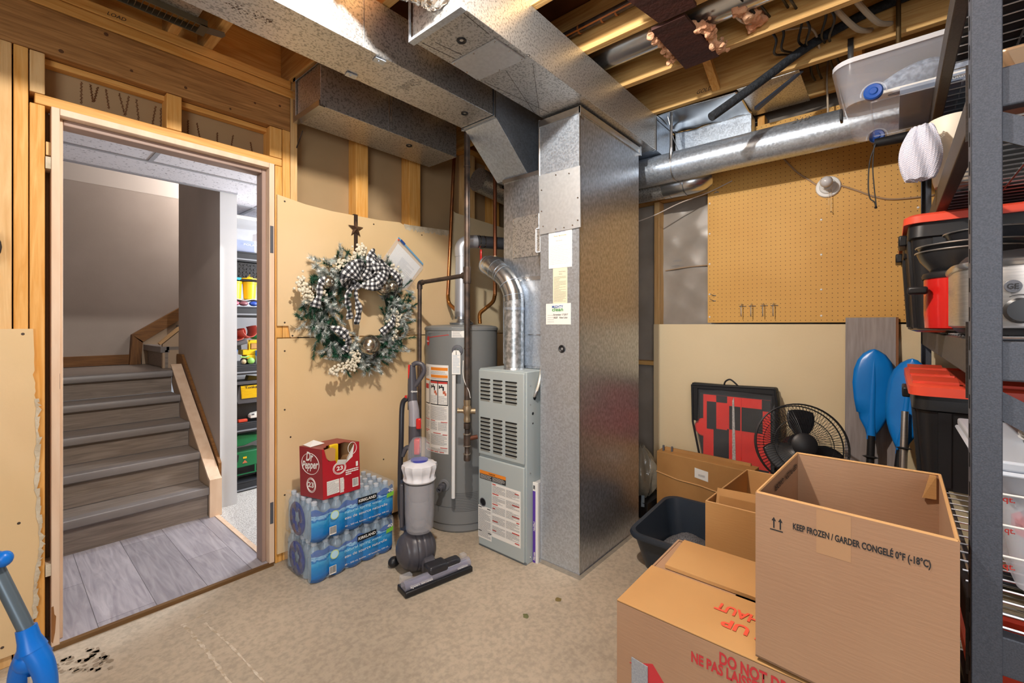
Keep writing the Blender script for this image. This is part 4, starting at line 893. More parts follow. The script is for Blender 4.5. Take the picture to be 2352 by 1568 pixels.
dk.build('vent_slots', DARK, up_, smooth=0); lp.build('louvers', GREYL, up_, smooth=0)
FP = (XF, 0, 0)
a = MB(); a.lathe([(.022, .001), (.024, .003), (.021, .004), (.019, .0)], (XF, 1.745, .255), 24, (-1, 0, 0)); a.build('sight_glass_ring', GREYP, lo_)
MB().lathe([(0, .001), (.019, .001)], (XF, 1.745, .255), 20, (-1, 0, 0)).build('sight_glass', BLACK, lo_)
def flab(y0, y1, z0, z1, m, nm='label', par=None, x=XF-.0008): return MB().prism([(y0, z0), (y1, z0), (y1, z1), (y0, z1)], 'yz', x, XF).build(nm, m, par or lo_, smooth=0)
flab(1.575, 1.770, .385, .432, INK, 'warning_label'); flab(1.575, 1.770, .414, .432, ORANGE, 'warning_label', x=XF-.0012)
mb = MB(); lines(mb, (XF-.001, 1.765, .388), LP, UP, .085, .024, 5, .3, 1); lines(mb, (XF-.001, 1.672, .388), LP, UP, .09, .024, 5, .3, 2); mb.build('small_print', PAPER, lo_)
flab(1.472, 1.677, .082, .378, PAPER, 'instruction_label'); flab(1.680, 1.782, .052, .232, PAPER, 'instruction_label')
mb = MB()
for i, (z, n) in enumerate([(.325, 9), (.27, 9), (.215, 8), (.16, 8), (.105, 8)]):
    lines(mb, (XF-.001, 1.672, z), LP, UP, .093, .042, n, .35, 10+i); lines(mb, (XF-.001, 1.572, z), LP, UP, .093, .042, n, .35, 20+i)
lines(mb, (XF-.001, 1.777, .06), LP, UP, .092, .155, 30, .35, 31); mb.build('small_print', INKG, lo_)
mb = MB()
for y, z, wd in [(1.672, .370, .025), (1.512, .355, .028), (1.672, .318, .045), (1.53, .292, .05), (1.672, .262, .04), (1.672, .238, .02), (1.53, .232, .05), (1.50, .205, .02), (1.672, .17, .04), (1.53, .145, .05), (1.672, .118, .028), (1.51, .095, .03)]:
    mb.box(XF-.0016, XF-.001, y-wd, y, z, z+.005)
mb.build('red_bars', REDINK, lo_, smooth=0)
mb = MB()
for y, z in [(1.780, .222), (1.712, .222), (1.780, .09), (1.705, .09)]: mb.box(XF-.0016, XF-.001, y-.025, y, z, z+.004)
mb.build('black_bars', INK, lo_, smooth=0)
text('WARNING', (XF-.0012, 1.70, .419), LP, UP, .010, INK, lo_, bold=.02)
screws([(1.83+.0, 1.4415, z) for z in (.93, .83, .47, .03)], (0, -1, 0), t, .004)
for (x, z, r) in [(1.868, .862, .013), (1.852, .78, .008), (1.852, .728, .005)]:
    MB().lathe([(0, .0005), (r, .0005)], (x, 1.442, z), 20, (0, -1, 0)).build('knockout', BLACK, t)
MB().tube(bez([(1.93, 1.437, 1.04), (1.905, 1.43, .98), (1.88, 1.425, .93), (1.868, 1.43, .895)], 8), [.008+.0012*(i % 2) for i in range(25)], 10).build('flexible_conduit', mat('armoured_cable', 'cfc8ba', .35, .3), label='armoured white cable entering the side of the furnace', cat='cable')
MB().tube([(1.868, 1.43, .90), (1.862, 1.4355, .88), (1.860, 1.4415, .868)], [.010, .011, .008], 12).build('conduit_connector', STEEL, t)
# furnace vent pipe
GP = mat('spangled_vent_pipe', (.38, .40, .41), .38, .85, (.70, .72, .74), 45, lo=.42, hi=.6, detail=4, rv=.08)
t = thing('furnace_vent_pipe', 'galvanized vent pipe elbowing up from the top of the furnace', 'pipe', (1.885, 1.60, 1.003))
MB().cyl((1.885, 1.60, 1.0), (1.885, 1.60, 1.40), .055, seg=36).lathe([(.062, 0), (.056, .012)], (1.885, 1.60, 1.0), 36).build('pipe', GP, t)
P = bez([(1.885, 1.60, 1.38), (1.885, 1.61, 1.43), (1.885, 1.65, 1.50), (1.885, 1.71, 1.55)], 5); MB().tube(P, .057, 36).build('elbow', GALVS, t)
P2 = bez([(1.885, 1.70, 1.545), (1.89, 1.77, 1.585), (1.92, 1.825, 1.60), (1.99, 1.85, 1.605), (2.42, 1.87, 1.62)], 6); MB().tube(P2, .060, 36).build('elbow', GALVS, t)
mb = MB(); 
for i in (3, 8, 13): mb.tube([P[i], P[i]+(P[min(i+1, 15)]-P[i-1])*.15], .0592, 36, cap=False)
for i in (3, 7, 11): mb.tube([P2[i], P2[i]+(P2[i+1]-P2[i-1])*.1], .0625, 36, cap=False)
mb.tube([(1.885, 1.60, 1.33), (1.885, 1.60, 1.345)], .0575, 36, cap=False); mb.build('crimp_ring', GALV, t)
# water heater
HC = Vector((1.978, 2.127, 0)); HR = .232
t = thing('water_heater', 'tall dark grey cylindrical water heater standing behind the iron gas pipe', 'water heater', HC)
MB().lathe([(0, 0), (HR-.012, 0), (HR-.004, .012), (HR-.006, .05), (HR, .055), (HR, 1.212), (HR+.004, 1.215), (HR+.004, 1.228), (HR-.006, 1.238), (HR-.05, 1.246), (0, 1.252)], HC, 72).build('tank', TANK, t)
def cp(mb, a0, a1, z0, z1, lift=.0008, n=10):
    a0, a1 = R(a0), R(a1)
    mb.grid(lambda u, v: (HC.x+(HR+lift)*math.cos(a0+(a1-a0)*u), HC.y+(HR+lift)*math.sin(a0+(a1-a0)*u), z0+(z1-z0)*v), n, 1); return mb
def cyp(a, z, lift=.001): return Vector((HC.x+(HR+lift)*math.cos(R(a)), HC.y+(HR+lift)*math.sin(R(a)), z))
cp(MB(), -180-24, -152.5, .472, 1.005, .0006).build('warning_label', PAPER, t)
mb = MB(); cp(mb, -186, -153.5, .972, .990, .0012); cp(mb, -186, -153.5, .928, .945, .0012); cp(mb, -204, -190, .90, .915, .0012); mb.build('orange_bar', ORANGE, t)
mb = MB(); cp(mb, -187.5, -153.2, .762, .912, .0010); cp(mb, -204, -189.5, .762, .912, .0010); mb.build('pictogram_border', INK, t)
mb = MB(); cp(mb, -186.5, -171.5, .768, .905, .0014); cp(mb, -170.0, -154.2, .768, .905, .0014); cp(mb, -203.5, -190.5, .768, .905, .0014); mb.build('pictogram_panel', PAPER, t)
mb = MB(); cp(mb, -186.5, -171.5, .893, .905, .0018); cp(mb, -170.0, -154.2, .893, .905, .0018); cp(mb, -203, -192, .855, .885, .0018)
for a in (-197, -187, -177.5, -167.5): cp(mb, a, a+8, .478+0, .482, .0018)
for a0, a1, z in [(-204, -190, .665), (-186, -176, .664), (-165, -154, .66), (-204, -190, .60), (-180, -165, .59), (-204, -195, .59), (-162, -154, .585), (-204, -190, .515), (-166, -154, .505)]: cp(mb, a0, a1, z, z+.004, .0016)
mb.build('red_bars', REDINK, t)
mb = MB()                                         # tap pictograms
for a in (-180, -163.5):
    cp(mb, a-4, a+4, .868, .876, .0022, 4); cp(mb, a-1, a+1, .868, .886, .0022, 3); cp(mb, a+1.5, a+4, .852, .868, .0022, 3); cp(mb, a-5, a-3, .862, .882, .0022, 3)
mb.build('tap_pictogram', INK, t)
mb = MB()
for a in (-176, -159.5): cp(mb, a-2, a+2.5, .832, .85, .0022, 4); cp(mb, a+1, a+4, .822, .838, .0022, 3)
mb.build('hand_pictogram', mat('skin_print', 'c06a50', .6), t)
rg = random.Random(5); mb = MB()
for z0, z1, segs in [(.948, .968, [(-186, -154)]), (.918, .926, [(-186, -154)]), (.772, .82, [(-186, -172.5), (-169.5, -155)]), (.672, .755, [(-203, -190), (-187, -155)]), (.61, .66, [(-203, -190), (-187, -172), (-170, -155)]), (.52, .585, [(-203, -189), (-186, -155)]), (.484, .502, [(-203, -189), (-186, -155)]), (.93, .99, [(-203, -192)])]:
    n = max(2, int((z1-z0)/.0052))
    for i in range(n):
        z = z0+(z1-z0)*(i+.5)/n
        for s0, s1 in segs:
            a = s0; e = s1-rg.choice([0, 0, 0, 4])
            while a < e-.3:
                l = min(rg.uniform(.8, 3.5), e-a); cp(mb, a, a+l, z-.0009, z+.0009, .0016, 1); a += l+.35
mb.build('small_print', INKG, t)
cp(MB(), -147.5, -128, 1.172, 1.232, .0008).build('rating_label', PAPER, t)
mb = MB()
for i in range(9): cp(mb, -146.5, -130-rg.uniform(0, 6), 1.176+.0058*i, 1.178+.0058*i, .0014, 2)
mb.build('small_print', INKG, t)
mb = MB(); cp(mb, -197, -152, 1.224, 1.226, .001); cp(mb, -197, -196, 1.17, 1.226, .001); cp(mb, -152.5, -152, 1.186, 1.226, .001); mb.build('badge_outline', mat('badge_grey', '8d8f93', .5), t)
mb = MB()
for i in range(10):
    a = -191+3.9*i; z = 1.169+.0018*i; cp(mb, a, a+4, z, z+.004, .0012, 2)
mb.build('badge_red_line', REDINK, t)
mb = MB(); n = 20
mb.f([mb.v(cyp(-194.5+4.2*math.cos(2*PI*k/n), 1.150+.030*math.sin(2*PI*k/n), .0014)) for k in range(n)]); mb.build('badge_oval', REDINK, t)
pa = cyp(-197.5, 1.143, .003); tv = Vector((-math.sin(R(-194)), math.cos(R(-194)), 0))
text('Rheem', pa+Vector((-.002, 0, 0)), tv*(1 if tv.y < 0 else -1), UP, .016, PAPER, t, width=.030, shear=.3, bold=.02)
tv2 = Vector((-math.sin(R(-175)), math.cos(R(-175)), 0)); tv2 = tv2*(1 if tv2.y < 0 else -1)
text('MARATHON PLUS', cyp(-190, 1.199, .009), tv2, UP, .016, mat('badge_text', '8a8c90', .5), t, width=.1, shear=.2)
# relief valve, tag, discharge pipe
rv = cyp(-139, 1.094, 0); nv = Vector((math.cos(R(-139)), math.sin(R(-139)), 0))
MB().lathe([(.034, 0), (.032, .004), (.018, .006)], rv, 28, nv).build('valve_rosette', GREYP, t)
MB().tube([rv, rv+nv*.035, rv+nv*.045+Vector((0, 0, -.01)), rv+nv*.045+Vector((0, 0, -.05))], [.011, .013, .013, .011], 14).build('relief_valve', mat('valve_metal', '8f9aa3', .35, .8), t)
MB().tube([rv+nv*.045+Vector((0, 0, .012)), rv+nv*.06+Vector((0, 0, .0)), rv+nv*.062+Vector((0, 0, -.02))], .003, 8).build('valve_lever', STEEL, t)
q = rv+nv*.062; sv = Vector((-nv.y, nv.x, 0)); sv = sv*(-1 if sv.y > 0 else 1)
mb = MB(); n_ = sv.cross(Vector((0, 0, 1)))
pts = [(-.014, .005), (.014, .005), (.025, -.012), (.025, -.135), (-.025, -.135), (-.025, -.012)]
mb.hexa([q+sv*a+Vector((0, 0, b_)) for a, b_ in pts], [q+sv*a+Vector((0, 0, b_))-nv*.001 for a, b_ in pts]); tg = mb.build('paper_tag', PAPER, t, smooth=0)
mb = MB(); lines(mb, q+sv*-.02+Vector((0, 0, -.128)), sv, (0, 0, 1), .04, .108, 16, .3, 3, .0005); mb.build('small_print', mat('blue_print', '8aa6c0', .6), tg)
MB().cyl((q.x-.012, q.y+.006, .955), (q.x-.006, q.y+.018, .235), .0115, seg=18).build('discharge_pipe', WHITE, t)
dv = cyp(-159.5, .285, 0); nd = Vector((math.cos(R(-159.5)), math.sin(R(-159.5)), 0))
MB().lathe([(.036, 0), (.034, .004), (.02, .006)], dv, 28, nd).build('drain_rosette', mat('pale_ring', '7c7d80', .5), t)
MB().lathe([(.016, .004), (.016, .02), (.024, .022), (.024, .034), (.016, .036), (.014, .055), (.018, .056), (.018, .064), (.008, .064), (.008, .05), (0, .05)], dv, 18, nd+Vector((0, 0, -.12))).build('drain_valve', GREYP, t)
# perforated air intake
mb = MB(); n = 0
for i in range(12):
    for j in range(34):
        a = -145+37*(j+.5*(i % 2))/34; z = .132+.0098*i; q2 = cyp(a, z, .0006)
        mb.lathe([(0, .0), (.0017, .0)], q2, 6, (math.cos(R(a)), math.sin(R(a)), 0))
mb.build('air_intake_holes', mat('light_holes', '2a2b2e', .3), t)
mb = MB(); cp(mb, -188, -146, .155, .1565, .001); cp(mb, -188, -187, .09, .155, .001); cp(mb, -170, -169.4, .12, .155, .001); mb.build('access_outline', TANKD, t)
# draft hood and flexible connectors
MB().lathe([(.075, 1.25), (.078, 1.262), (.05, 1.285), (.05, 1.30)], HC, 36).build('draft_hood', GALVS, t)
mb = MB()
for k in range(3): mb.cyl(HC+Vector((.06*math.cos(2.1*k), .06*math.sin(2.1*k), 1.245)), HC+Vector((.06*math.cos(2.1*k), .06*math.sin(2.1*k), 1.275)), .004, seg=6)
mb.build('hood_leg', STEEL, t)
v = thing('heater_vent_pipe', 'silver vent pipe rising from the water heater and turning right', 'pipe', HC+Vector((0, 0, 1.29)))
VP = mat('aluminum_vent', 'b8bac0', .38, .6)
MB().tube([HC+Vector((0, 0, 1.295)), HC+Vector((0, 0, 1.70))], [.046, .040], 32).build('riser', VP, v)
MB().tube(bez([HC+Vector((0, 0, 1.69)), HC+Vector((0, 0, 1.75)), HC+Vector((.03, -.015, 1.785)), HC+Vector((.09, -.05, 1.795))], 6), .043, 32).build('elbow', VP, v)
MB().tube([HC+Vector((.085, -.045, 1.795)), HC+Vector((.60, -.22, 1.81))], .041, 32).build('horizontal_run', mat('dull_vent', '77797f', .4, .8), v)
mb = MB(); a = HC+Vector((.10, -.05, 1.7955)); d = Vector((.515, -.175, .015)).normalized()
for k in (0, .035): mb.tube([a+d*k, a+d*(k+.006)], .0445, 32, cap=False)
mb.build('ring', CHROME, v)
# copper supply lines
def corr(P, r, m, nm, par): P = bez(P, 14); MB().tube(P, [r*(1+.16*(i % 2)) for i in range(len(P))], 12).build(nm, m, par)
cpf = mat('copper_flex', 'a8713a', .35, .85)
t = thing('copper_supply_pipe', 'bright copper pipe leaning against the wall, left of the iron gas pipe', 'pipe', (2.13, 2.40, 1.4))
MB().cyl((2.175, 2.415, 2.50), (2.108, 2.41, 1.45), .0125, seg=16).build('pipe', COPPER, t)
corr([(2.108, 2.41, 1.46), (2.105, 2.39, 1.40), (2.08, 2.30, 1.355), (2.05, 2.24, 1.33), (2.04, 2.22, 1.255)], .012, cpf, 'flexible_connector', t)
t = thing('copper_supply_pipe', 'dark copper pipe with the red lever valve, right of the iron gas pipe', 'pipe', (2.13, 2.02, 1.4))
px_ = (2.145, 1.985)
MB().cyl((px_[0], px_[1], 2.54), (px_[0], px_[1], 1.66), .0125, seg=16).build('pipe', IRON if 0 else mat('tarnished_copper', '7a4a33', .4, .7), t)
MB().cyl((px_[0], px_[1], 1.70), (px_[0], px_[1], 1.62), .018, seg=12).cyl((px_[0]-.01, px_[1]+.02, 1.66), (px_[0]-.04, px_[1]+.06, 1.665), .01, seg=10).build('ball_valve', BRASS, t)
MB().obb((px_[0]-.055, px_[1]+.075, 1.695), (.012, .016, .10), (1, 0, 0), (.1, 0, 1)).build('red_lever', REDD, t, bevel=.005)
MB().cyl((px_[0], px_[1], 1.62), (px_[0], px_[1], 1.44), .0125, seg=16).build('lower_pipe', COPPER, t)
corr([(px_[0], px_[1], 1.45), (px_[0]-.01, px_[1]+.01, 1.40), (px_[0]-.04, px_[1]+.05, 1.355), (px_[0]-.06, px_[1]+.08, 1.32), (px_[0]-.06, px_[1]+.08, 1.255)], .012, cpf, 'flexible_connector', t)
# iron gas line
GX, GY = 1.722, 1.806
t = thing('gas_pipe', 'black iron gas pipe with valve and side branch in front of the heater', 'pipe', (GX, GY, .5))
MB().cyl((GX, GY, 2.76), (GX, GY, 1.56), .0168, seg=20).cyl((GX, GY, 1.49), (GX, GY, .815), .0168, seg=20).build('riser', IRON, t)
MB().tube([(GX, GY, 2.135), (GX, GY, 2.128)], .019, 20).tube([(GX, GY, 1.12), (GX, GY, 1.113)], .019, 20).build('coupling_ring', IRON, t)
MB().lathe([(0, -.045), (.021, -.045), (.0225, -.03), (.021, -.012), (.021, .02), (.0225, .035), (.021, .047), (0, .047)], (GX, GY, 1.525), 20).tube([(GX, GY, 1.525), (GX, GY+.035, 1.525)], .019, 16).build('tee', IRON, t)
MB().cyl((GX, GY+.03, 1.525), (GX-.035, 2.16, 1.505), .0125, seg=16).build('branch', IRON, t)
MB().tube(bez([(GX-.035, 2.155, 1.505), (GX-.036, 2.175, 1.503), (GX-.037, 2.182, 1.49), (GX-.037, 2.183, 1.465)], 4), .0165, 16).build('elbow', IRON, t)
MB().cyl((GX-.037, 2.183, 1.48), (GX-.04, 2.183, .35), .0125, seg=16).build('branch_drop', IRON, t)
MB().lathe([(0, 0), (.018, 0), (.02, .015), (.018, .02), (.016, .04), (.024, .055), (.026, .075), (.022, .09), (.018, .092), (.02, .11), (.02, .125), (0, .125)], (GX, GY, .705), 16).tube([(GX-.055*.76, GY+.055*.65, .77), (GX+.045*.76, GY-.045*.65, .765)], [.010, .017], 14).build('gas_valve', BRASS, t)
MB().obb((GX-.048*.76, GY+.052*.65, .77), (.012, .012, .03), (.76, -.65, 0)).build('valve_handle', BRASS, t, bevel=.002)
MB().lathe([(0, .49), (.018, .49), (.02, .50), (.018, .525), (.0145, .53), (.0145, .565), (.0195, .57), (.0195, .63), (.0145, .635), (.0145, .665), (.019, .67), (.019, .70), (0, .70)], (GX, GY, 0), 20).build('drip_leg', IRON, t)
MB().tube([(GX, GY, .612), (GX+.05, GY-.03, .618)], .0125, 14).build('side_outlet', mat('rusty', '6a4030', .6, .5), t)
MB().tube([(GX, GY, .635), (GX, GY, .642)], .0215, 18).tube([(GX, GY, .57), (GX, GY, .576)], .0215, 18).tube([(GX, GY, .525), (GX, GY, .53)], .0215, 18).build('coupling_ring', mat('pale_ring_metal', '9c9184', .4, .7), t)
MB().tube(bez([(GX-.02, GY+.01, 1.05), (GX-.024, GY+.008, .98), (GX-.018, GY, .93), (GX-.004, GY-.018, .88), (GX+.006, GY-.02, .84)], 6), .002, 6).build('thin_wire', PAPER, t)
# second hidden flexible line
# air filter standing between furnace and duct
t = thing('air_filter', 'slim purple and white air filter wedged between the furnace and the tall duct', 'filter', (2.15, 1.426, 0))
box1('media', mat('filter_grey', 'bdbab8', .8), 1.856, 2.44, 1.409, 1.4395, 0, .418, t, smooth=0)
box1('frame_front', PAPER, 1.848, 1.856, 1.409, 1.4395, 0, .42, t, smooth=0)
box1('purple_band', mat('purple_print', '5b3a9e', .5), 1.8465, 1.848, 1.4215, 1.4385, 0, .375, t, smooth=0)
text('Filtrete', (1.8463, 1.4235, .012), (0, 0, 1), (0, 1, 0), .015, PAPER, t, bold=.03, shear=.2)
text('16x25x1', (1.8463, 1.4235, .165), (0, 0, 1), (0, 1, 0), .015, PAPER, t, bold=.03)
text('3M', (1.8463, 1.4235, .385), (0, 0, 1), (0, 1, 0), .016, INK, t, bold=.04)
# ================================================================ WREATH, HANGER, PAPER BAG
t = thing('wreath_hanger', 'dark metal wreath hanger with a bronze star hooked over the gypsum sheet', 'hanger', (1.408, 2.43, 1.70))
hm = mat('aged_hanger_metal', '4b3a30', .5, .6)
MB().box(1.396, 1.420, 2.434, 2.437, 1.66, 1.905).box(1.396, 1.420, 2.434, 2.46, 1.905, 1.9075).build('strap', hm, t, smooth=0)
mb = MB(); n = 10; rim = []
for k in range(10):
    r = .052 if k % 2 == 0 else .021; a = PI/2+2*PI*k/10; rim.append((1.405+r*math.cos(a), 2.430, 1.82+r*math.sin(a)))
c = mb.v((1.405, 2.412, 1.82)); vs = [mb.v(p) for p in rim]; c2 = mb.v((1.405, 2.433, 1.82))
for k in range(10): mb.f([c, vs[k], vs[(k+1) % 10]]); mb.f([c2, vs[(k+1) % 10], vs[k]])
mb.build('star', mat('bronze_star', '6a5142', .38, .75), t, smooth=0)
wr = thing('wreath', 'snow-flocked pine wreath with gingham bow, cream berries and silver bells', 'wreath', (1.41, 2.43, 1.325))
WC = Vector((1.41, 2.385, 1.325))
MB().tube([WC+Vector((.235*math.cos(2*PI*k/40), .02, .25*math.sin(2*PI*k/40))) for k in range(40)], .040, 10, closed=True).build('grapevine_ring', mat('dark_pine', '14261c', .9), wr)
green, frost = MB(), MB(); rg = random.Random(21)
def needles(mb, base, d, ln, cnt, nl):
    d = d.normalized(); u, w_ = frame(d)
    for k in range(cnt):
        s0 = rg.random()**.7; p = base+d*ln*s0; a = rg.uniform(0, 2*PI); o = (u*math.cos(a)+w_*math.sin(a))
        e = p+(o*.75+d*.75)*nl*rg.uniform(.7, 1.15); sd = d.cross(o)*.0017
        if e.y > 2.436: e.y = 2.436
        if p.y > 2.434: p.y = 2.434
        mb.f([mb.v(p-sd), mb.v(p+sd), mb.v(e)])
bumps = {0.2: .05, 2.45: .05, 3.5: .04, 5.7: .05, 4.2: .03, 1.2: .02}
for k in range(560):
    a = rg.uniform(0, 2*PI); rr = .235+rg.uniform(-.075, .082)
    for b_, h in bumps.items():
        if abs((a-b_+PI) % (2*PI)-PI) < .22: rr += h*rg.random()
    p = WC+Vector((rr*math.cos(a), rg.uniform(-.035, .03), (rr+.01)*math.sin(a)))
    tang = Vector((-math.sin(a), 0, math.cos(a)))*(1 if rg.random() < .6 else -1); rad = Vector((math.cos(a), 0, math.sin(a)))
    d = tang*rg.uniform(.2, 1)+rad*rg.uniform(-.55, 1.1)+Vector((0, -rg.uniform(.1, .8), 0))
    needles(frost if rg.random() < .66 else green, p, d, rg.uniform(.05, .085), 95, .027)
green.build('green_needles', mat('pine_green', '1d4a36', .7, 0, '2f6349', 30), wr, smooth=0)
frost.build('flocked_needles', mat('flocked_needle', '8f9d95', .8, 0, 'e6e8e3', 60, lo=.42, hi=.55), wr, smooth=0)
BY = mat('cream_berry', 'ddd3bd', .6)
def W3(x, z, y=2.325): return Vector((x, y, z))
def berries(pts, n, r=.0085, sp=.014):
    P = bez([W3(*p) for p in pts], 6); mb = MB()
    for k in range(n):
        q = P[int(k/n*(len(P)-1))]+Vector((rg.gauss(0, sp), rg.uniform(-.015, .02), rg.gauss(0, sp))); mb.ball(q, r*rg.uniform(.75, 1.15), 8)
    mb.build('berry_cluster', BY, wr)
berries([(1.39, 1.70), (1.36, 1.66), (1.32, 1.61)], 75); berries([(1.27, 1.60), (1.24, 1.575)], 36, sp=.018); berries([(1.035, 1.48), (1.05, 1.43), (1.085, 1.395)], 80, sp=.016)
berries([(1.14, 1.445), (1.16, 1.42)], 30, sp=.012); berries([(1.50, 1.55), (1.505, 1.47)], 50); berries([(1.58, 1.59), (1.65, 1.545)], 46)
berries([(1.58, 1.265), (1.61, 1.25), (1.615, 1.15)], 62, sp=.011); berries([(1.35, 1.09), (1.33, 1.03), (1.26, 1.01)], 80, sp=.017); berries([(1.235, 1.0), (1.205, .985)], 34, sp=.012); berries([(1.62, 1.30), (1.60, 1.27)], 24, sp=.018)
BELL = mat('silver_bell', 'b9b2a2', .2, .95)
for (x, z), r in (((1.175, 1.445), .036), ((1.514, 1.425), .047), ((1.579, 1.449), .036), ((1.428, 1.078), .060)):
    o = MB().ball((0, 0, 0), r, 28).tube([(r*1.0*math.cos(2*PI*k/32), r*1.0*math.sin(2*PI*k/32), 0) for k in range(32)], r*.035, 6, closed=True).build('jingle_bell', BELL, None)
    o.parent = wr; o.location = W3(x, z, 2.315)-Vector(wr.location); o.rotation_euler = (.35, -.25, 0)
    MB(Matrix.Translation(W3(x, z, 2.315)) @ Matrix.Rotation(.5, 4, 'Y')).obb((0, -r*.97, -.1*r), (r*.12, r*.1, r*1.1)).ball((0, -r*.93, -.1*r), r*.16, 8).build('bell_slot', DARK, o)
GING = mat('gingham_ribbon', (.8, .8, .78), .8)
def ging():
    nt, b, L, N, mth = chain(GING); tc = N('ShaderNodeTexCoord'); sp = N('ShaderNodeSeparateXYZ'); L(tc.outputs['UV'], sp.inputs[0])
    a = mth('GREATER_THAN', mth('FRACT', mth('DIVIDE', sp.outputs[0], .027)), .5); c = mth('GREATER_THAN', mth('FRACT', mth('DIVIDE', sp.outputs[1], .027)), .5)
    s_ = mth('MULTIPLY', mth('ADD', a, c), .5); r = N('ShaderNodeValToRGB'); r.color_ramp.interpolation = 'CONSTANT'
    e = r.color_ramp.elements; e[0].color = (.80, .79, .77, 1); e[1].position = .75; e[1].color = (.012, .012, .014, 1); m_ = e.new(.25); m_.color = (.13, .13, .14, 1)
    L(s_, r.inputs[0]); L(r.outputs[0], b.inputs['Base Color'])
ging()
def ribbon(pts, wd, n=6, parent=None, tw=0):
    P = bez([Vector((p[0], p[1], p[2])) for p in pts], n); W_ = []
    for i, p in enumerate(P):
        tt = (P[min(i+1, len(P)-1)]-P[max(i-1, 0)]).normalized(); nrm = Vector((0, -1, 0)); s_ = tt.cross(nrm)
        if s_.length < .05: s_ = Vector((1, 0, 0))
        s_.normalize(); an = tw*math.sin(i*.9); s_ = (s_*math.cos(an)+Vector((0, 1, 0))*math.sin(an)); f = wd[0]+(wd[1]-wd[0])*i/(len(P)-1) if isinstance(wd, tuple) else wd
        if isinstance(wd, list): k = i/(len(P)-1)*(len(wd)-1); j = min(int(k), len(wd)-2); f = wd[j]+(wd[j+1]-wd[j])*(k-j)
        W_.append(s_*f)
    return MB().strip(P, W_).build('ribbon', GING, parent or wr, smooth=70, solid=.0012)
ribbon([(1.395, 2.30, 1.545), (1.34, 2.27, 1.575), (1.285, 2.25, 1.54), (1.265, 2.27, 1.50), (1.30, 2.30, 1.475), (1.34, 2.31, 1.49)], [.04, .085, .11, .10, .06, .03])
ribbon([(1.37, 2.30, 1.50), (1.40, 2.26, 1.56), (1.395, 2.24, 1.62), (1.42, 2.26, 1.665), (1.44, 2.30, 1.66)], [.035, .06, .075, .045, .035])
ribbon([(1.40, 2.29, 1.50), (1.43, 2.24, 1.53), (1.42, 2.22, 1.59), (1.44, 2.27, 1.63)], [.05, .07, .07, .04], tw=.3)
ribbon([(1.39, 2.28, 1.48), (1.44, 2.23, 1.50), (1.475, 2.24, 1.56), (1.47, 2.28, 1.61), (1.44, 2.31, 1.60)], [.04, .065, .07, .06, .03])
ribbon([(1.36, 2.29, 1.475), (1.40, 2.25, 1.465), (1.45, 2.25, 1.475), (1.48, 2.28, 1.50)], [.03, .05, .05, .03], tw=.3)
ribbon([(1.53, 2.31, 1.60), (1.55, 2.28, 1.57), (1.585, 2.27, 1.54), (1.61, 2.28, 1.505), (1.62, 2.30, 1.475)], [.03, .042, .05, .045, .03])
ribbon([(1.33, 2.29, 1.475), (1.295, 2.30, 1.44), (1.283, 2.31, 1.39), (1.305, 2.33, 1.34), (1.32, 2.35, 1.28)], [.02, .03, .04, .034, .042], tw=.4)
ribbon([(1.345, 2.28, 1.48), (1.325, 2.29, 1.44), (1.335, 2.30, 1.39), (1.355, 2.31, 1.33), (1.35, 2.33, 1.25)], [.04, .02, .025, .045, .03], tw=.3)
ribbon([(1.19, 2.31, 1.485), (1.14, 2.28, 1.485), (1.11, 2.27, 1.46), (1.105, 2.27, 1.40), (1.09, 2.29, 1.34)], [.03, .045, .035, .03, .055], tw=.2)
ribbon([(1.19, 2.31, 1.235), (1.23, 2.28, 1.215), (1.265, 2.28, 1.18), (1.285, 2.30, 1.14), (1.265, 2.31, 1.105)], [.02, .055, .045, .035, .045], tw=.4)
ribbon([(1.58, 2.30, 1.31), (1.565, 2.28, 1.27), (1.53, 2.28, 1.235), (1.49, 2.30, 1.20)], [.02, .04, .045, .05], tw=.2)
# bag of papers pinned to the wall
t = thing('document_bag', 'clear zip bag of folded papers pinned askew beside the wreath', 'bag', (1.76, 2.432, 1.47))
def wp(x, z, y): return (x, y, z)
bp = [(1.703, 1.816), (1.905, 1.66), (1.897, 1.625), (1.768, 1.482), (1.717, 1.468), (1.585, 1.656)]
MB().hexa([wp(x, z, 2.432) for x, z in bp], [wp(x, z, 2.426) for x, z in bp]).build('sleeve', CLEAR, t, smooth=0)
pp = [(1.705, 1.775), (1.885, 1.64), (1.765, 1.492), (1.715, 1.49), (1.625, 1.66)]
MB().hexa([wp(x, z, 2.4365) for x, z in pp], [wp(x, z, 2.4335) for x, z in pp]).build('paper_stack', PAPER, t, smooth=0)
d = Vector((.202, 0, -.156)).normalized(); dn = Vector((-.61, 0, -.79)).normalized()
mb = MB(); lines(mb, Vector((1.640, 2.4332, 1.66))+Vector((.045, 0, -.035)), d, -dn, .12, .085, 14, .22, 4); lines(mb, Vector((1.735, 2.4332, 1.52)), d, -dn, .10, .07, 11, .22, 6); mb.build('small_print', mat('soft_print', '8b8c98', .7), t)
MB().obb((1.80, 2.4245, 1.735), (.25, .003, .010), (.79, 0, -.61)).build('blue_zip', mat('blue_zip', '6aa0c4', .4), t)
MB().obb((1.735, 2.4235, 1.785), (.04, .003, .016), (.79, 0, -.61)).build('zip_label', mat('navy_print', '2a4a8a', .5), t)
MB().lathe([(0, .006), (.005, .005), (.006, 0)], (1.703, 2.4255, 1.797), 12, (0, -1, 0)).build('push_pin', REDM, t)
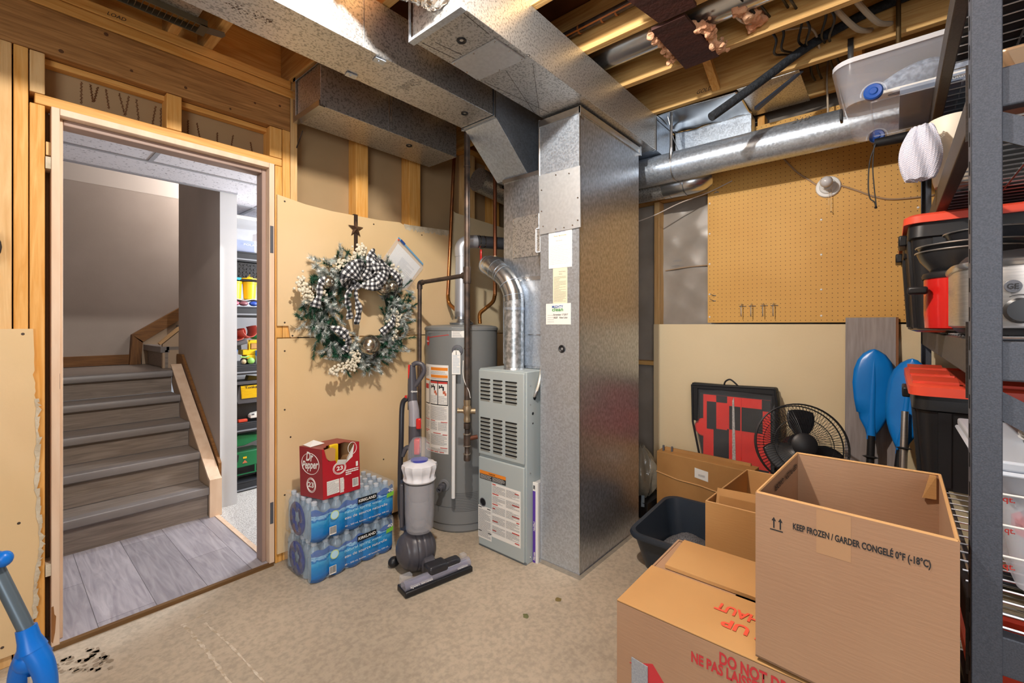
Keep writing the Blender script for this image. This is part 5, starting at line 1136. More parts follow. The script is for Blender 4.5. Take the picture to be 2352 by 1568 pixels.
# ================================================================ FLOOR ITEMS, LEFT HALF
WATR = mat('water_bottle_plastic', (.45, .62, .78), .08, alpha=.38, spec=1, c2=(.6, .74, .85), ns=30)
CAPM = mat('clear_white_cap', 'c9d2dc', .35, alpha=.9)
PRB = mat('printed_wrap_blue', (.03, .25, .6), .22, spec=.8, coat=.5, bump=.25, bs=45)
def prb():
    nt, b, L, N, mth = chain(PRB); tc = N('ShaderNodeTexCoord'); sp = N('ShaderNodeSeparateXYZ'); L(tc.outputs['Object'], sp.inputs[0])
    n = N('ShaderNodeTexNoise'); n.inputs['Scale'].default_value = 22; n.inputs['Detail'].default_value = 5; n.inputs['Distortion'].default_value = 1.5
    mp = N('ShaderNodeMapping'); mp.inputs['Scale'].default_value = (.6, .6, 1.6); L(tc.outputs['Object'], mp.inputs[0]); L(mp.outputs[0], n.inputs['Vector'])
    z = mth('ADD', mth('DIVIDE', sp.outputs[2], .15), mth('MULTIPLY', mth('SUBTRACT', n.outputs['Fac'], .5), .35))
    r = N('ShaderNodeValToRGB'); e = r.color_ramp.elements; e[0].position = 0; e[0].color = (*hx('074f93'), 1); e[1].position = 1; e[1].color = (*hx('0d4fa0'), 1)
    for p, c in ((.22, '0d6fba'), (.55, '1a87c8'), (.70, '48a5d6'), (.76, '1468b4'), (.84, '9ccbe8'), (.88, '0f4c9c')): q = e.new(p); q.color = (*hx(c), 1)
    L(z, r.inputs[0]); L(r.outputs[0], b.inputs['Base Color'])
prb()
DKB = mat('dark_blue_print', '122a7c', .2, coat=.5, bump=.3, bs=50)
def bottle_proto():
    o = MB().lathe([(0, .002), (.025, .002), (.0275, .008), (.0275, .11), (.026, .125), (.0275, .135), (.024, .150), (.013, .170), (.012, .176)], (0, 0, 0), 14).build('bottle', WATR, None)
    c = MB().lathe([(.0135, .172), (.0140, .174), (.0138, .188), (.011, .190), (0, .190)], (0, 0, 0), 14).build('bottle_cap', CAPM, None); c.parent = o; c.location = (0, 0, 0)
    for x in (o, c):
        x.data.transform(Matrix.Translation(Vector((0, 0, .002 if x is o else .172)))) ; x.location = (0, 0, 0)
    return o
BP = bottle_proto()
CX0, CY0 = .985, 2.108
def case(z, lab, rz):
    t = thing('water_case', lab, 'case of bottled water', (CX0, CY0, z), rz, 'cases of bottled water')
    for i in range(8):
        for j in range(5):
            b_ = dup(BP, (.030+i*.0565, .032+j*.0565, .002), parent=t)
    M = Matrix.Translation((CX0, CY0, z)) @ Matrix.Rotation(rz, 4, 'Z')
    def bulge(s): return .011*abs(math.sin(PI*s/.0905))**.7
    def zt(x): return .150+.010*math.sin(x*31+z*9)+.006*math.sin(x*83)
    mb = MB(M); mb.grid(lambda u, v: (.002+.452*u, .004-bulge(.452*u)*(1-.35*max(0, v-.6))-.003*(1 if v < .97 else .3)+(.012*(1-min(1, v*8))), .001+zt(.452*u)*v+.0*(1-v)+(.010*(1-abs(math.sin(PI*.452*u/.0905)))*(1-v))), 96, 14)
    f_ = mb.build('printed_front', PRB, t, smooth=60)
    mb = MB(M); mb.grid(lambda u, v: (.455+bulge(.285*u)*.8-(.012*(1-min(1, v*8))), .003+.28*u, .001+zt(.28*u)*v), 50, 12); mb.build('printed_side', PRB, t, smooth=60)
    mb = MB(M)                                    # printed oval on the left end with a torn opening
    n = 36; inn = []; out = []
    for k in range(n):
        a = 2*PI*k/n; out.append(mb.v((-.004-.004*math.cos(a), .142+.078*math.cos(a), .090+.082*math.sin(a)))); q = .38+.08*math.sin(5*a+z*20)
        inn.append(mb.v((-.001, .150+.078*q*math.cos(a)*.8, .090+.082*q*math.sin(a))))
    for k in range(n): mb.f([out[k], out[(k+1) % n], inn[(k+1) % n], inn[k]])
    mb.build('end_print', DKB, t, smooth=60, solid=.001)
    rg = random.Random(int(z*100)+3); mb = MB(M)   # clear film over shoulders, top and left end
    def top(u, v):
        x, y = .455*u, .285*v; return (x, y, .1915+.003*math.cos(2*PI*x/.0565)*math.cos(2*PI*y/.0565)+rg.uniform(-.0015, .0015))
    mb.grid(top, 30, 18)
    mb.grid(lambda u, v: (.455*u, -.002-.006*(1-v)-bulge(.455*u)*.6*(1-v), .135+.057*v+rg.uniform(-.001, .001)), 50, 4)
    mb.grid(lambda u, v: (-.003-.006*math.sin(PI*v)+rg.uniform(-.002, .002)-.004*abs(math.sin(PI*u*5)), .285*u, .004+.186*v), 20, 10)
    mb.grid(lambda u, v: (.458+.004*math.sin(PI*v), .285*u, .135+.056*v), 10, 3)
    mb.build('clear_film', FILM, t, smooth=30)
    F = lambda x, zz, y=-.0135: M @ Vector((x, y, zz)); rt = M.to_3x3() @ Vector((1, 0, 0))
    o = MB(M).box(.235, .345, -.0145, -.0135, .128, .158).build('brand_panel', mat('panel_black', '14181c', .4) if 'panel_black' not in MATS else MATS['panel_black'], t, smooth=0)
    text('KIRKLAND', F(.240, .137, -.0146), rt, UP, .020, PAPER, t, width=.10, bold=.03)
    lt = MATS.get('pale_blue_ink') or mat('pale_blue_ink', 'b9e0f2', .5)
    text('natural spring water', F(.165, .103), rt, UP, .021, lt, t, width=.215); text('eau de source naturelle', F(.165, .073), rt, UP, .021, PAPER, t, width=.245)
    text('40 – 500 mL bottles / 40 bouteilles 500 mL', F(.165, .035), rt, UP, .012, PAPER, t, width=.255)
    for dx, nm, mt in ((.02, 'barcode', PAPER),):
        MB(M).box(.085, .120, -.0142, -.0135, .022, .062).build('barcode_patch', PAPER, t, smooth=0)
    bb = MB(M); x = .088
    while x < .117: wdt = rg.choice([.0008, .0014]); bb.box(x, x+wdt, -.0148, -.0142, .028, .060); x += wdt+.0013
    bb.build('barcode', INK, t, smooth=0)
    MB(M).lathe([(0, .0), (.022, .0)], (.112, -.0140, .115), 24, (0, -1, 0)).build('round_badge', mat('badge_green', 'cfe08a', .5) if 'badge_green' not in MATS else MATS['badge_green'], t)
    MB(M).lathe([(0, .0), (.018, .0)], (.112, -.0145, .115), 24, (0, -1, 0)).build('round_badge_face', lt, t)
    MB(M).prism([(.405, .112), (.448, .117), (.450, .140), (.408, .134)], 'xz', -.0150, -.0142).build('green_badge', MATS.get('lime_print') or mat('lime_print', '7cc242', .5), t, smooth=0)
    text('40', F(.412, .141, -.0146), rt, UP, .024, PAPER, t, width=.034, bold=.02)
    return t
case(0, 'lower pack of blue-wrapped bottled water standing on the concrete floor', 0)
case(.195, 'upper pack of blue-wrapped bottled water, directly under the red soda carton', -.012)
bpy.data.objects.remove(BP.children[0]); bpy.data.objects.remove(BP)
# soda carton
RB = mat('red_carton', 'b3202c', .4, 0, 'a41b28', 3, coat=.2); RBS = mat('maroon_carton_side', '8e2a2e', .4, coat=.2)
KR = mat('kraft_inside', 'b98a5a', .85)
t = thing('soda_carton', 'torn-open red soda carton sitting on top of the water packs', 'box', (1.12, 2.19, .39))
f0, l0, r0, b0 = Vector((1.048, 2.114, .392)), Vector((1.006, 2.264, .392)), Vector((1.249, 2.118, .392)), Vector((1.207, 2.268, .392)); H_ = Vector((-.004, .004, .245)); th = .002
def wall(mb, a, c, z0=0, z1=1): mb.f([mb.v(a+H_*z0), mb.v(c+H_*z0), mb.v(c+H_*z1), mb.v(a+H_*z1)])
ex = (r0-f0); ey = (l0-f0)
mb = MB()                                         # front wall with a torn bite
pf = [(0, 0), (1, 0), (1, 1), (.84, 1), (.80, .72), (.62, .66), (.60, .60), (.36, .62), (.35, .72), (.16, .74), (.10, .82), (.05, 1), (0, 1)]
mb.f([mb.v(f0+ex*u+H_*v) for u, v in pf]); mb.build('front_panel', RB, t, smooth=0, solid=.002)
mb = MB(); wall(mb, l0, f0); mb.build('side_panel', RBS, t, smooth=0, solid=.002)
mb = MB(); wall(mb, r0, b0); wall(mb, b0, l0); mb.f([mb.v(f0), mb.v(r0), mb.v(b0), mb.v(l0)]); mb.build('back_panels', RB, t, smooth=0, solid=.002)
mb = MB(); pt = [(0, 1), (0, .0), (.05, .0), (.10, .12), (.22, .20), (.30, .34), (.55, .40), (.62, .30), (.80, .34), (.84, .0), (1, .0), (1, 1)]
mb.f([mb.v(f0+ex*u+ey*v+H_) for u, v in pt]); mb.build('top_panel', RBS, t, smooth=0, solid=.002)
inn = mat('carton_inside_dark', '4a3320', .9)
mb = MB(); e = .012
a_, c_, d_, g_ = f0+ex*e+ey*.02, r0-ex*e+ey*.02, b0-ex*e-ey*.02, l0+ex*e-ey*.02
for p, q in ((c_, d_), (d_, g_), (g_, a_)): mb.f([mb.v(p+H_*.01), mb.v(q+H_*.01), mb.v(q+H_*.985), mb.v(p+H_*.985)])
mb.build('inner_lining', KR, t, smooth=0)
NF = ex.cross(H_).normalized()
mb = MB(); mb.f([mb.v(f0+ex*u+H_*v+NF*o) for u, v, o in ((.36, .63, .001), (.60, .60, .001), (.60, .70, .012), (.37, .74, .012))]); mb.f([mb.v(f0+ex*u+H_*v+NF*o) for u, v, o in ((.61, .62, .001), (.80, .72, .001), (.84, .98, .006), (.63, .74, .010))])
mb.build('torn_flap', PAPER, t, smooth=0, solid=.0015)
mb = MB(); mb.f([mb.v(f0+ex*u+ey*v+H_*w_) for u, v, w_ in ((.02, .55, 1.01), (.06, .95, 1.02), (.25, .8, 1.10), (.36, .5, 1.04))]); mb.build('torn_flap', PAPER, t, smooth=0, solid=.0015)
mb = MB(); mb.f([mb.v(f0+ex*u+ey*.04+H_*v) for u, v in ((.06, .98), (.12, .80), (.20, .74), (.35, .70), (.37, .95), (.28, 1.0))]); mb.build('kraft_flap', KR, t, smooth=0, solid=.0015)
MB().obb(f0+ex*.50+ey*.35+H_*.80, (.045, .02, .10), ex, H_+ex*.1).build('yellow_packet', YELLOW, t, bevel=.004)
text('SOUR', f0+ex*.43+ey*.25+H_*.66, H_, -ex, .018, REDINK, t, width=.05)
rx = ex.normalized(); ru = H_.normalized(); dn = (-ey).normalized(); sN = (-ey).cross(H_).normalized()
def ring(c, R_, r1, sx, n=40, nm='ring'):
    N_ = R_.cross(ru).normalized(); mb = MB(); P = [c+R_*math.cos(2*PI*k/n)*r1*sx+ru*math.sin(2*PI*k/n)*r1+N_*.0015 for k in range(n)]; mb.tube(P, .0014, 5, closed=True); mb.build(nm, PAPER, t)
so = l0+(-ey)*0; S0 = lambda u, v: l0-ey*u+H_*v
text('Dr', S0(.30, .74), dn, ru, .062, PAPER, t, width=.050, shear=.25, bold=.03, lift=.002); text('Pepper', S0(.12, .56), dn+ru*.12, ru, .055, PAPER, t, width=.112, shear=.25, bold=.025, lift=.002)
ring(S0(.48, .68), dn, .052, 1.15); ring(S0(.50, .25), dn, .036, .85); ring(S0(.50, .25), dn, .030, .85)
text('23', S0(.36, .21), dn, ru, .035, PAPER, t, width=.040, bold=.03, lift=.002)
F0 = lambda u, v: f0+ex*u+H_*v
ring(F0(.44, .55), rx, .030, 1.15); ring(F0(.44, .55), rx, .025, 1.15); text('23', F0(.36, .51), rx, ru, .028, PAPER, t, width=.034, bold=.03, lift=.002); ring(F0(.80, .90), rx, .030, .8)
def fpatch(u0, u1, v0, v1, m, nm): mb = MB(); mb.f([mb.v(F0(u, v)+NF*.0016) for u, v in ((u0, v0), (u1, v0), (u1, v1), (u0, v1))]); mb.build(nm, m, t, smooth=0)
fpatch(.10, .42, .06, .34, PAPER, 'nutrition_panel'); fpatch(.44, .54, .04, .34, PAPER, 'nutrition_panel'); fpatch(.78, .95, .08, .26, PAPER, 'barcode_patch'); fpatch(.89, .95, .50, .60, PAPER, 'recycling_mark')
mb = MB(); lines(mb, F0(.11, .07)+NF*.0014, rx, ru, .06, .062, 12, .3, 3); lines(mb, F0(.445, .05)+NF*.0014, rx, ru, .017, .068, 16, .3, 5); mb.build('small_print', INKG, t)
mb = MB(); x = .80
while x < .93: fw = random.choice([.006, .012]); mb.f([mb.v(F0(u, v)+NF*.0022) for u, v in ((x, .10), (x+fw, .10), (x+fw, .25), (x, .25))]); x += fw+.01
mb.build('barcode', INK, t, smooth=0)
mb = MB(); lines(mb, F0(.60, .36)+NF*.0014, rx, ru, .072, .030, 3, .6, 7); lines(mb, F0(.56, .10)+NF*.0014, ru, -rx, .05, .02, 4, .4, 9); mb.build('small_print', PAPER, t)
# vacuum cleaner
VG = mat('vacuum_grey', '4a484e', .35); VD = mat('vacuum_dark', '2c2c31', .3)
t = thing('vacuum_cleaner', 'grey upright ball vacuum cleaner with clear dust bin and low floor head', 'vacuum cleaner', (1.40, 1.84, 0))
ax = Vector((.95, -.31, 0)).normalized(); fr = Vector((-.31, -.95, 0)).normalized(); bc = Vector((1.405, 1.850, .104)); cr = Vector((.6506, -.7594, 0))
prof = []
for k in range(41):
    a = PI*k/40; r = .104*math.sin(a)**.9; z = -.100*math.cos(a)
    if k in (6, 7, 12, 13, 18, 22, 27, 28, 33, 34): r -= .003
    prof.append((max(r, 0), z))
MB().lathe(prof, bc, 48, ax).build('ball', VG, t, smooth=25)
MB().lathe([(0, -.035), (.025, -.035), (.042, -.025), (.042, .025), (.025, .035), (0, .035)], bc+fr*.105+Vector((.03, 0, -.045)), 28, ax).build('neck_joint', VG, t)
hc = Vector((1.405, 1.690, 0)); hx_ = Vector((.982, -.19, 0)).normalized(); hf = Vector((-.19, -.982, 0)).normalized()
def HP(a, f, z): return hc+hx_*a+hf*f+Vector((0, 0, z))
MB().obb(HP(0, 0, .016), (.365, .095, .026), hx_).build('head_base', BLACK, t, bevel=.006)
MB().tube([HP(-.178, .012, .040), HP(.178, .012, .040)], .025, 24).build('head_tube', mat('tinted_clear', (.45, .45, .55), .1, alpha=.45, spec=1), t)
MB().tube([HP(-.165, .012, .038), HP(.165, .012, .038)], .017, 16).build('brush_bar', mat('brush_bar', '4a4458', .4, .3, '8a86a0', 30, (1, 1, 1)), t)
MB().obb(HP(-.15, -.02, .05), (.055, .03, .05), hx_).obb(HP(.165, -.02, .05), (.03, .03, .045), hx_).build('clear_end', CLEAR, t, bevel=.003)
MB().obb(HP(.0, -.005, .062), (.105, .075, .055), hx_).build('head_cover', VD, t, bevel=.012)
MB().obb(HP(.085, .0, .062), (.085, .052, .042), hx_).build('head_cover', VD, t, bevel=.012)
text('dyson slimball', HP(-.155, .038, .037), hx_, (hf*-.6+Vector((0, 0, .8))), .020, PAPER, t, width=.115, bold=.02); text('multifloor', HP(.10, .038, .037), hx_, (hf*-.6+Vector((0, 0, .8))), .016, PAPER, t, width=.06, bold=.02)
MB().ball(Vector((1.345, 1.955, .026)), .026, 18, (1.25, 1, 1)).build('small_wheel', BLACK, t)
MB().tube([(1.352, 1.950, .03), (1.39, 1.90, .06)], .014, 12).build('wheel_arm', VD, t)
bn = Vector((1.405, 1.822, 0)); tl = Vector((.012, .018, 0))
MB().lathe([(.0, .212), (.064, .212), (.069, .222), (.074, .30), (.076, .455), (.073, .455), (.071, .30), (.066, .225), (0, .218)], bn, 40).build('dust_bin', SMOKE, t)
MB().lathe([(0, .225), (.03, .225), (.04, .24), (.035, .27), (.048, .29), (.048, .345), (.040, .36), (.050, .38), (.052, .45), (0, .45)], bn, 28).build('inner_shroud', mat('shroud', '8f8c8a', .6), t)
bl = MB().obb(bn-cr*.082+Vector((0, .01, .33)), (.02, .03, .22), cr).build('bin_spine', VG, t, bevel=.006)
cn = MB(); n = 96
def crown(u, v):
    a = 2*PI*u; sc = 1-.09*abs(math.sin(6*a)); 
    zs = [(.462, .076, 0), (.470, .082, 0), (.490, .078, 1), (.530, .090, 1), (.545, .088, .8), (.552, .070, .3), (.560, .045, 0), (.560, 0, 0)]
    k = min(int(v*7), 6); f = v*7-k; z = zs[k][0]*(1-f)+zs[k+1][0]*f; r = zs[k][1]*(1-f)+zs[k+1][1]*f; w_ = zs[k][2]*(1-f)+zs[k+1][2]*f
    r *= 1-(1-sc)*w_; return (bn.x+r*math.cos(a), bn.y+r*math.sin(a), z)
cn.grid(crown, 96, 14, closeu=True); cn.build('cyclone_crown', mat('crown_white', 'd8d8dc', .3), t, smooth=45)
MB().lathe([(.042, .555), (.044, .568), (.030, .572), (0, .572)], bn, 24).build('blue_filter_cap', mat('indigo', '3a3f9c', .4), t)
MB().lathe([(.060, .56), (.060, .60), (.052, .64), (.034, .668), (0, .674)], bn+tl, 24).build('clear_dome', CLEAR, t)
MB().obb(bn+Vector((.01, .03, .625)), (.03, .04, .08), cr).build('red_release', REDD, t, bevel=.006)
wd = Vector((1.437, 1.905, 0)); wt = Vector((1.445, 1.932, 0))
MB().tube([wd+Vector((0, 0, .15)), wd+Vector((0, 0, .72))], [.033, .031], 20).build('body_spine', VG, t)
MB().tube([wd+Vector((0, 0, .70)), wd+Vector((.002, .008, .80)), wt+Vector((0, 0, .84))], [.030, .027, .025], 20).build('wand_collar', mat('silver_grey_plastic', '8d8a90', .35), t)
MB().obb(wd+fr*.028+cr*.012+Vector((0, 0, .735)), (.026, .02, .055), cr).build('red_button', REDD, t, bevel=.006)
MB().tube([wt+Vector((0, 0, .80)), wt+Vector((.002, .006, .93)), wt+Vector((.003, .01, 1.035))], [.026, .024, .018], 20).build('wand', VG, t)
text('dyson', wt+fr*.029-cr*.018+Vector((0, 0, .895)), cr, UP, .014, PAPER, t, width=.034, bold=.02)
MB().tube(bez([wt+cr*.005+Vector((0, 0, .915)), wt+cr*.035+Vector((0, 0, .955)), wt+cr*.060+Vector((0, 0, 1.00)), wt+cr*.052+Vector((0, 0, 1.035)), wt+cr*.020+Vector((0, 0, 1.045)), wt+cr*.0+Vector((0, 0, 1.035))], 6), .0125, 14).build('handle_loop', VG, t)
MB().obb(wt-cr*.018+Vector((0, 0, 1.0)), (.010, .02, .075), cr).build('red_trim', REDD, t, bevel=.003); MB().obb(wt-cr*.035+Vector((0, 0, .86)), (.012, .02, .03), cr).build('red_clip', REDD, t, bevel=.003)
MB().tube(bez([wt-cr*.03+Vector((0, 0, .86)), wt-cr*.055+Vector((0, 0, .82)), wd-cr*.07+Vector((0, 0, .65)), wd-cr*.075+Vector((0, 0, .45)), wd-cr*.07+Vector((0, 0, .25)), wd-cr*.03+Vector((0, 0, .14))], 8), .0135, 14).build('hose', VD, t)
MB().tube(bez([wd-cr*.065+Vector((0, 0, .56)), wd-cr*.045+Vector((0, 0, .60)), wd-cr*.02+Vector((0, 0, .605))], 6), .013, 12).build('hose_elbow', VG, t)
MB().tube([wd-cr*.05+Vector((0, 0, .18)), wd-cr*.05+Vector((0, 0, .44))], .026, 16).build('rear_housing', mat('blue_grey', '3f4658', .4), t)
# blue mop / brush standing at the left edge
t = thing('spray_mop', 'blue plastic mop joint with grey pole standing at the lower left corner', 'mop', (.07, 1.78, 0))
q0 = Vector((.062, 1.85, .385)); rr = cr
MB().tube([q0-rr*.30+Vector((0, 0, .62)), q0-rr*.10+Vector((0, 0, .20)), q0], .0175, 20).build('pole', mat('steel_grey_pole', '5c6a74', .35, .3), t)
def lp(a, z, r): return (q0+rr*a+Vector((0, 0, z)), r)
P = [lp(-.004, .012, .022), lp(.004, -.02, .024), lp(.014, -.05, .032)]; MB().tube([p for p, r in P], [r for p, r in P], 20).build('socket', BLUEP, t)
for sg_ in (-1, 1):
    P = bez([q0+rr*.012+Vector((0, 0, -.045)), q0+rr*(.014+sg_*.030)+Vector((0, 0, -.10)), q0+rr*(.014+sg_*.043)+Vector((0, 0, -.17)), q0+rr*(.014+sg_*.038)+Vector((0, 0, -.25))], 6)
    MB().tube(P, [.030-.012*i/(len(P)-1) for i in range(len(P))], 16).build('fork', BLUEP, t)
MB().ball(q0+rr*.014+Vector((0, 0, -.075)), .036, 18, (1.1, .8, 1)).build('fork_body', BLUEP, t)
MB().tube([q0+rr*.012+Vector((0, 0, -.12)), q0+rr*.016+Vector((0, 0, -.22))], .010, 12).build('spring_rod', CHROME, t)
MB().obb(q0+rr*.014+Vector((0, 0, -.275)), (.11, .05, .06), rr).build('crossbar', GREYP, t, bevel=.01)
MB().tube([q0+rr*.014+Vector((0, 0, -.29)), q0+rr*.014+Vector((0, 0, -.345))], .012, 12).build('swivel', GREYP, t)
MB().obb((q0.x+.01, q0.y-.01, .02), (.26, .11, .04), rr).build('mop_plate', BLUEP, t, bevel=.01)
t = thing('blue_handle_grip', 'round blue plastic grip poking in at the left edge', 'handle', (-.02, 1.9, 0))
g0 = Vector((.018, 1.895, .592))
MB().ball(g0, .020, 18, (1, 1, 1.1)).tube([g0-rr*.004, g0-rr*.05+Vector((0, 0, .012))], [.018, .015], 16).build('grip', BLUEP, t)
MB().tube([g0-rr*.045+Vector((0, 0, .01)), g0-rr*.30+Vector((0, 0, -.555)), ], .012, 12).build('stick', GREYP, t); MB().obb((g0-rr*.30).to_tuple()[:2]+(.02,), (.12, .06, .04), rr).build('foot', BLUEP, t, bevel=.008)
# tiny things on the concrete
for (x, y), lab, c in (((1.67, 1.152), 'small dry brown leaf scrap on the floor before the tall duct', '7d6c3f'), ((1.484, 1.193), 'tiny greenish leaf scrap on the floor left of the brown one', '6d6f48')):
    rg = random.Random(int(x*100)); mb = MB(); n = 9; c0 = mb.v((x, y, .004)); vs = [mb.v((x+.016*math.cos(2*PI*k/n)*rg.uniform(.6, 1.2), y+.016*math.sin(2*PI*k/n)*rg.uniform(.6, 1.2), .0012)) for k in range(n)]
    for k in range(n): mb.f([c0, vs[k], vs[(k+1) % n]])
    mb.build('leaf_scrap', mat('leaf_'+c, c, .8), label=lab, cat='leaf', smooth=0, solid=.001)
TAPE = mat('chalky_residue', 'd3c8b6', .9, 0, 'b5a48c', 40, lo=.4, hi=.6)
def residue(P, wd, lab, sd):
    rg = random.Random(sd); mb = MB(); P = bez([(a, b_, .0008) for a, b_ in P], 14); pv = None
    for i, p in enumerate(P):
        d = (P[min(i+1, len(P)-1)]-P[max(i-1, 0)]).normalized(); n_ = Vector((-d.y, d.x, 0)); w_ = wd*rg.uniform(.35, 1.1); a, c = mb.v(p-n_*w_), mb.v(p+n_*w_)
        if pv: mb.f([pv[0], pv[1], c, a])
        pv = (a, c)
    mb.build('floor_residue', TAPE, label=lab, cat='floor marking', smooth=0)
residue([(.515, 2.235), (.53, 2.0), (.535, 1.76), (.54, 1.5)], .008, 'left pale tape residue line on the concrete', 1)
residue([(.575, 2.19), (.60, 1.95), (.615, 1.67), (.63, 1.4)], .005, 'right pale tape residue line on the concrete', 2)
residue([(.505, 2.245), (.57, 2.25), (.62, 2.27)], .006, 'short pale residue streak joining the two floor lines near the doorway', 3)
rg = random.Random(8); mb = MB()
for k in range(110):
    x, y = .12+rg.uniform(0, .16)+.0, 2.36-rg.uniform(0, .22); r = rg.uniform(.006, .016); n = 8
    if y < 2.36-(x-.05)*.9: continue
    mb.f([mb.v((x+r*math.cos(2*PI*j/n)*rg.uniform(.5, 1.1), y+r*math.sin(2*PI*j/n)*rg.uniform(.5, 1.1), .0007)) for j in range(n)])
mb.build('exposed_aggregate', mat('dark_chipped_concrete', '9b8c79', .9, 0, '82735f', 60), label='dark chipped patch of concrete by the left door jamb', cat='floor marking', kind='stuff', smooth=0)
# dark round object at the left edge
t = thing('hanging_hat', 'dark rounded object hanging at the left edge beside the studs', 'hat', (-.03, 2.40, 1.45))
MB().ball((-.030, 2.405, 1.525), .038, 20, (1.3, .8, 1.6)).build('crown', BLACKR, t); MB().tube([(-.03, 2.41, 1.58), (-.03, 2.447, 1.64)], .003, 6).build('hook_loop', BLACK, t)
# ================================================================ BOXES AND THINGS BEFORE THE FAR WALL
def corr_walls(q, z0, z1, th=.005):               # four walls from a 4-corner footprint, returns MB
    mb = MB(); n = 4; Q = [Vector((p[0], p[1], 0)) for p in q]; c = sum(Q, Vector())/4
    I = [p+(c-p).normalized()*th*1.5 for p in Q]
    for i in range(4):
        a, b_, d, e = Q[i], Q[(i+1) % 4], I[(i+1) % 4], I[i]
        mb.hexa([(p.x, p.y, z0) for p in (a, b_, d, e)], [(p.x, p.y, z1) for p in (a, b_, d, e)])
    return mb
# lower big carton
t = thing('moving_box', 'big closed cardboard box with red lettering and arrow, under the open frozen food box', 'box', (1.285, .23, 0))
x0, x1, y0, y1, zt = 1.064, 1.502, -.088, .549, .530
corr_walls([(x0, y0), (x0, y1), (x1, y1), (x1, y0)], 0, zt-.004).build('sides', CARD, t, smooth=0)
box1('bottom', CARD, x0+.004, x1-.004, y0+.004, y1-.004, 0, .005, t, smooth=0)
box1('front_flap', CARDW, x0, 1.285, y0, y1, zt-.006, zt-.001, t, smooth=0, bevel=.001)
MB().hexa([(1.296, y0, zt-.004), (x1, y0, zt-.004), (x1, y1-.02, zt-.004), (1.300, y1-.035, zt-.004)], [(1.296, y0, zt+.004), (x1, y0, zt+.001), (x1, y1-.02, zt+.001), (1.300, y1-.035, zt+.006)]).build('back_flap', CARDW, t, smooth=0)
box1('side_flap', CARD, x0+.01, x1-.01, .32, y1-.002, zt-.011, zt-.0065, t, smooth=0); box1('gap_shade', DARK, 1.2, 1.4, y0+.01, .315, zt-.03, zt-.02, t, smooth=0)  # black slab stands in for shade in the slit between flaps
RI = mat('orange_red_stamp', 'e0553c', .7); RI2 = mat('crimson_stamp', 'c03438', .7)
XL = x0-.0002
text('DO NOT DROP', (XL, .296, .488), LP, UP, .036, RI2, t, width=.165, bold=.035); text('NE PAS LAISSER TOMBER', (XL, .358, .462), LP, UP, .033, RI2, t, width=.245, bold=.035)
text('DO NOT DROP', (XL, .296, .30), LP, UP, .036, RI2, t, width=.165, bold=.035)
text('THIS SIDE UP', (1.165, .03, zt), (0, 1, 0), (-1, 0, 0), .046, RI, t, width=.285, bold=.035, name='lettering'); text('CE CÔTÉ EN HAUT', (1.222, .02, zt), (0, 1, 0), (-1, 0, 0), .046, RI, t, width=.325, bold=.035)
a = MB().prism([(.452, .408), (.514, .382), (.486, .378), (.486, .20), (.440, .20), (.440, .362), (.402, .352)], 'yz', XL-.0006, XL); a.build('red_arrow', RI2, t, smooth=0)
MB().prism([(.505, .10), (.507, .400), (.464, .396), (.462, .10)], 'yz', XL-.003, XL-.0008).build('grey_tape', mat('duct_tape', '8d9096', .45, 0, '9fa2a6', 4, (1, 60, 60)), t, smooth=0)
# upper open box
t = thing('frozen_food_box', 'open empty cardboard box printed with frozen storage lettering, topmost in front of the rack', 'box', (1.26, .06, .536))
q = [(1.067, .224), (1.042, -.085), (1.48, -.0885), (1.471, .2016)]; q = [(1.042, -.085), (1.48, -.0885), (1.471, .205), (1.067, .224)]
z0, z1 = .537, .889
bm2 = corr_walls(q, z0, z1, .0045); bm2.build('sides', CARD, t, smooth=0)
MB().hexa([(x, y, z0) for x, y in q], [(x, y, z0+.004) for x, y in q]).build('bottom', CARD, t, smooth=0)
mb = MB()
Q = [Vector((x, y, z1)) for x, y in q]
for i in range(4): mb.tube([Q[i]+(Vector((1.26, .06, z1))-Q[i]).normalized()*.004, Q[(i+1) % 4]+(Vector((1.26, .06, z1))-Q[(i+1) % 4]).normalized()*.004], .0032, 6)
mb.build('rim', CARDE, t)
MB().hexa([(1.474, -.078, .83), (1.470, -.055, .83), (1.466, -.055, .83), (1.470, -.08, .83)], [(1.474, -.078, .886), (1.474, -.068, .886), (1.470, -.068, .886), (1.470, -.08, .886)]).build('peeled_liner', CARDW, t, smooth=0)
box1('inside_scrap', BLACK, 1.30, 1.42, -.03, .05, z0+.005, z0+.05, t)
d = Vector((1.042-1.067, -.085-.224, 0)).normalized(); P0 = Vector((1.067, .224, 0)); nf = d.cross(Vector((0, 0, 1)))
def FB(s, z): return P0+d*s+Vector((0, 0, z))
text('KEEP FROZEN / GARDER CONGELÉ 0°F (-18°C)', FB(.070, .833), d, UP, .0175, INK, t, width=.205, bold=.03)
for s in (.034, .046):
    mb = MB(); n_ = nf*.0004
    for pts in ([(s, .824), (s+.0025, .824), (s+.0025, .840), (s, .840)], [(s-.003, .839), (s+.0055, .839), (s+.00125, .847)]): mb.f([mb.v(FB(a, b_)+n_) for a, b_ in pts])
    mb.build('up_arrow', INK, t, smooth=0)
mb = MB(); mb.f([mb.v(FB(a, b_)+nf*.0004) for a, b_ in ((.028, .819), (.052, .819), (.052, .8215), (.028, .8215))]); mb.build('arrow_bar', INK, t, smooth=0)
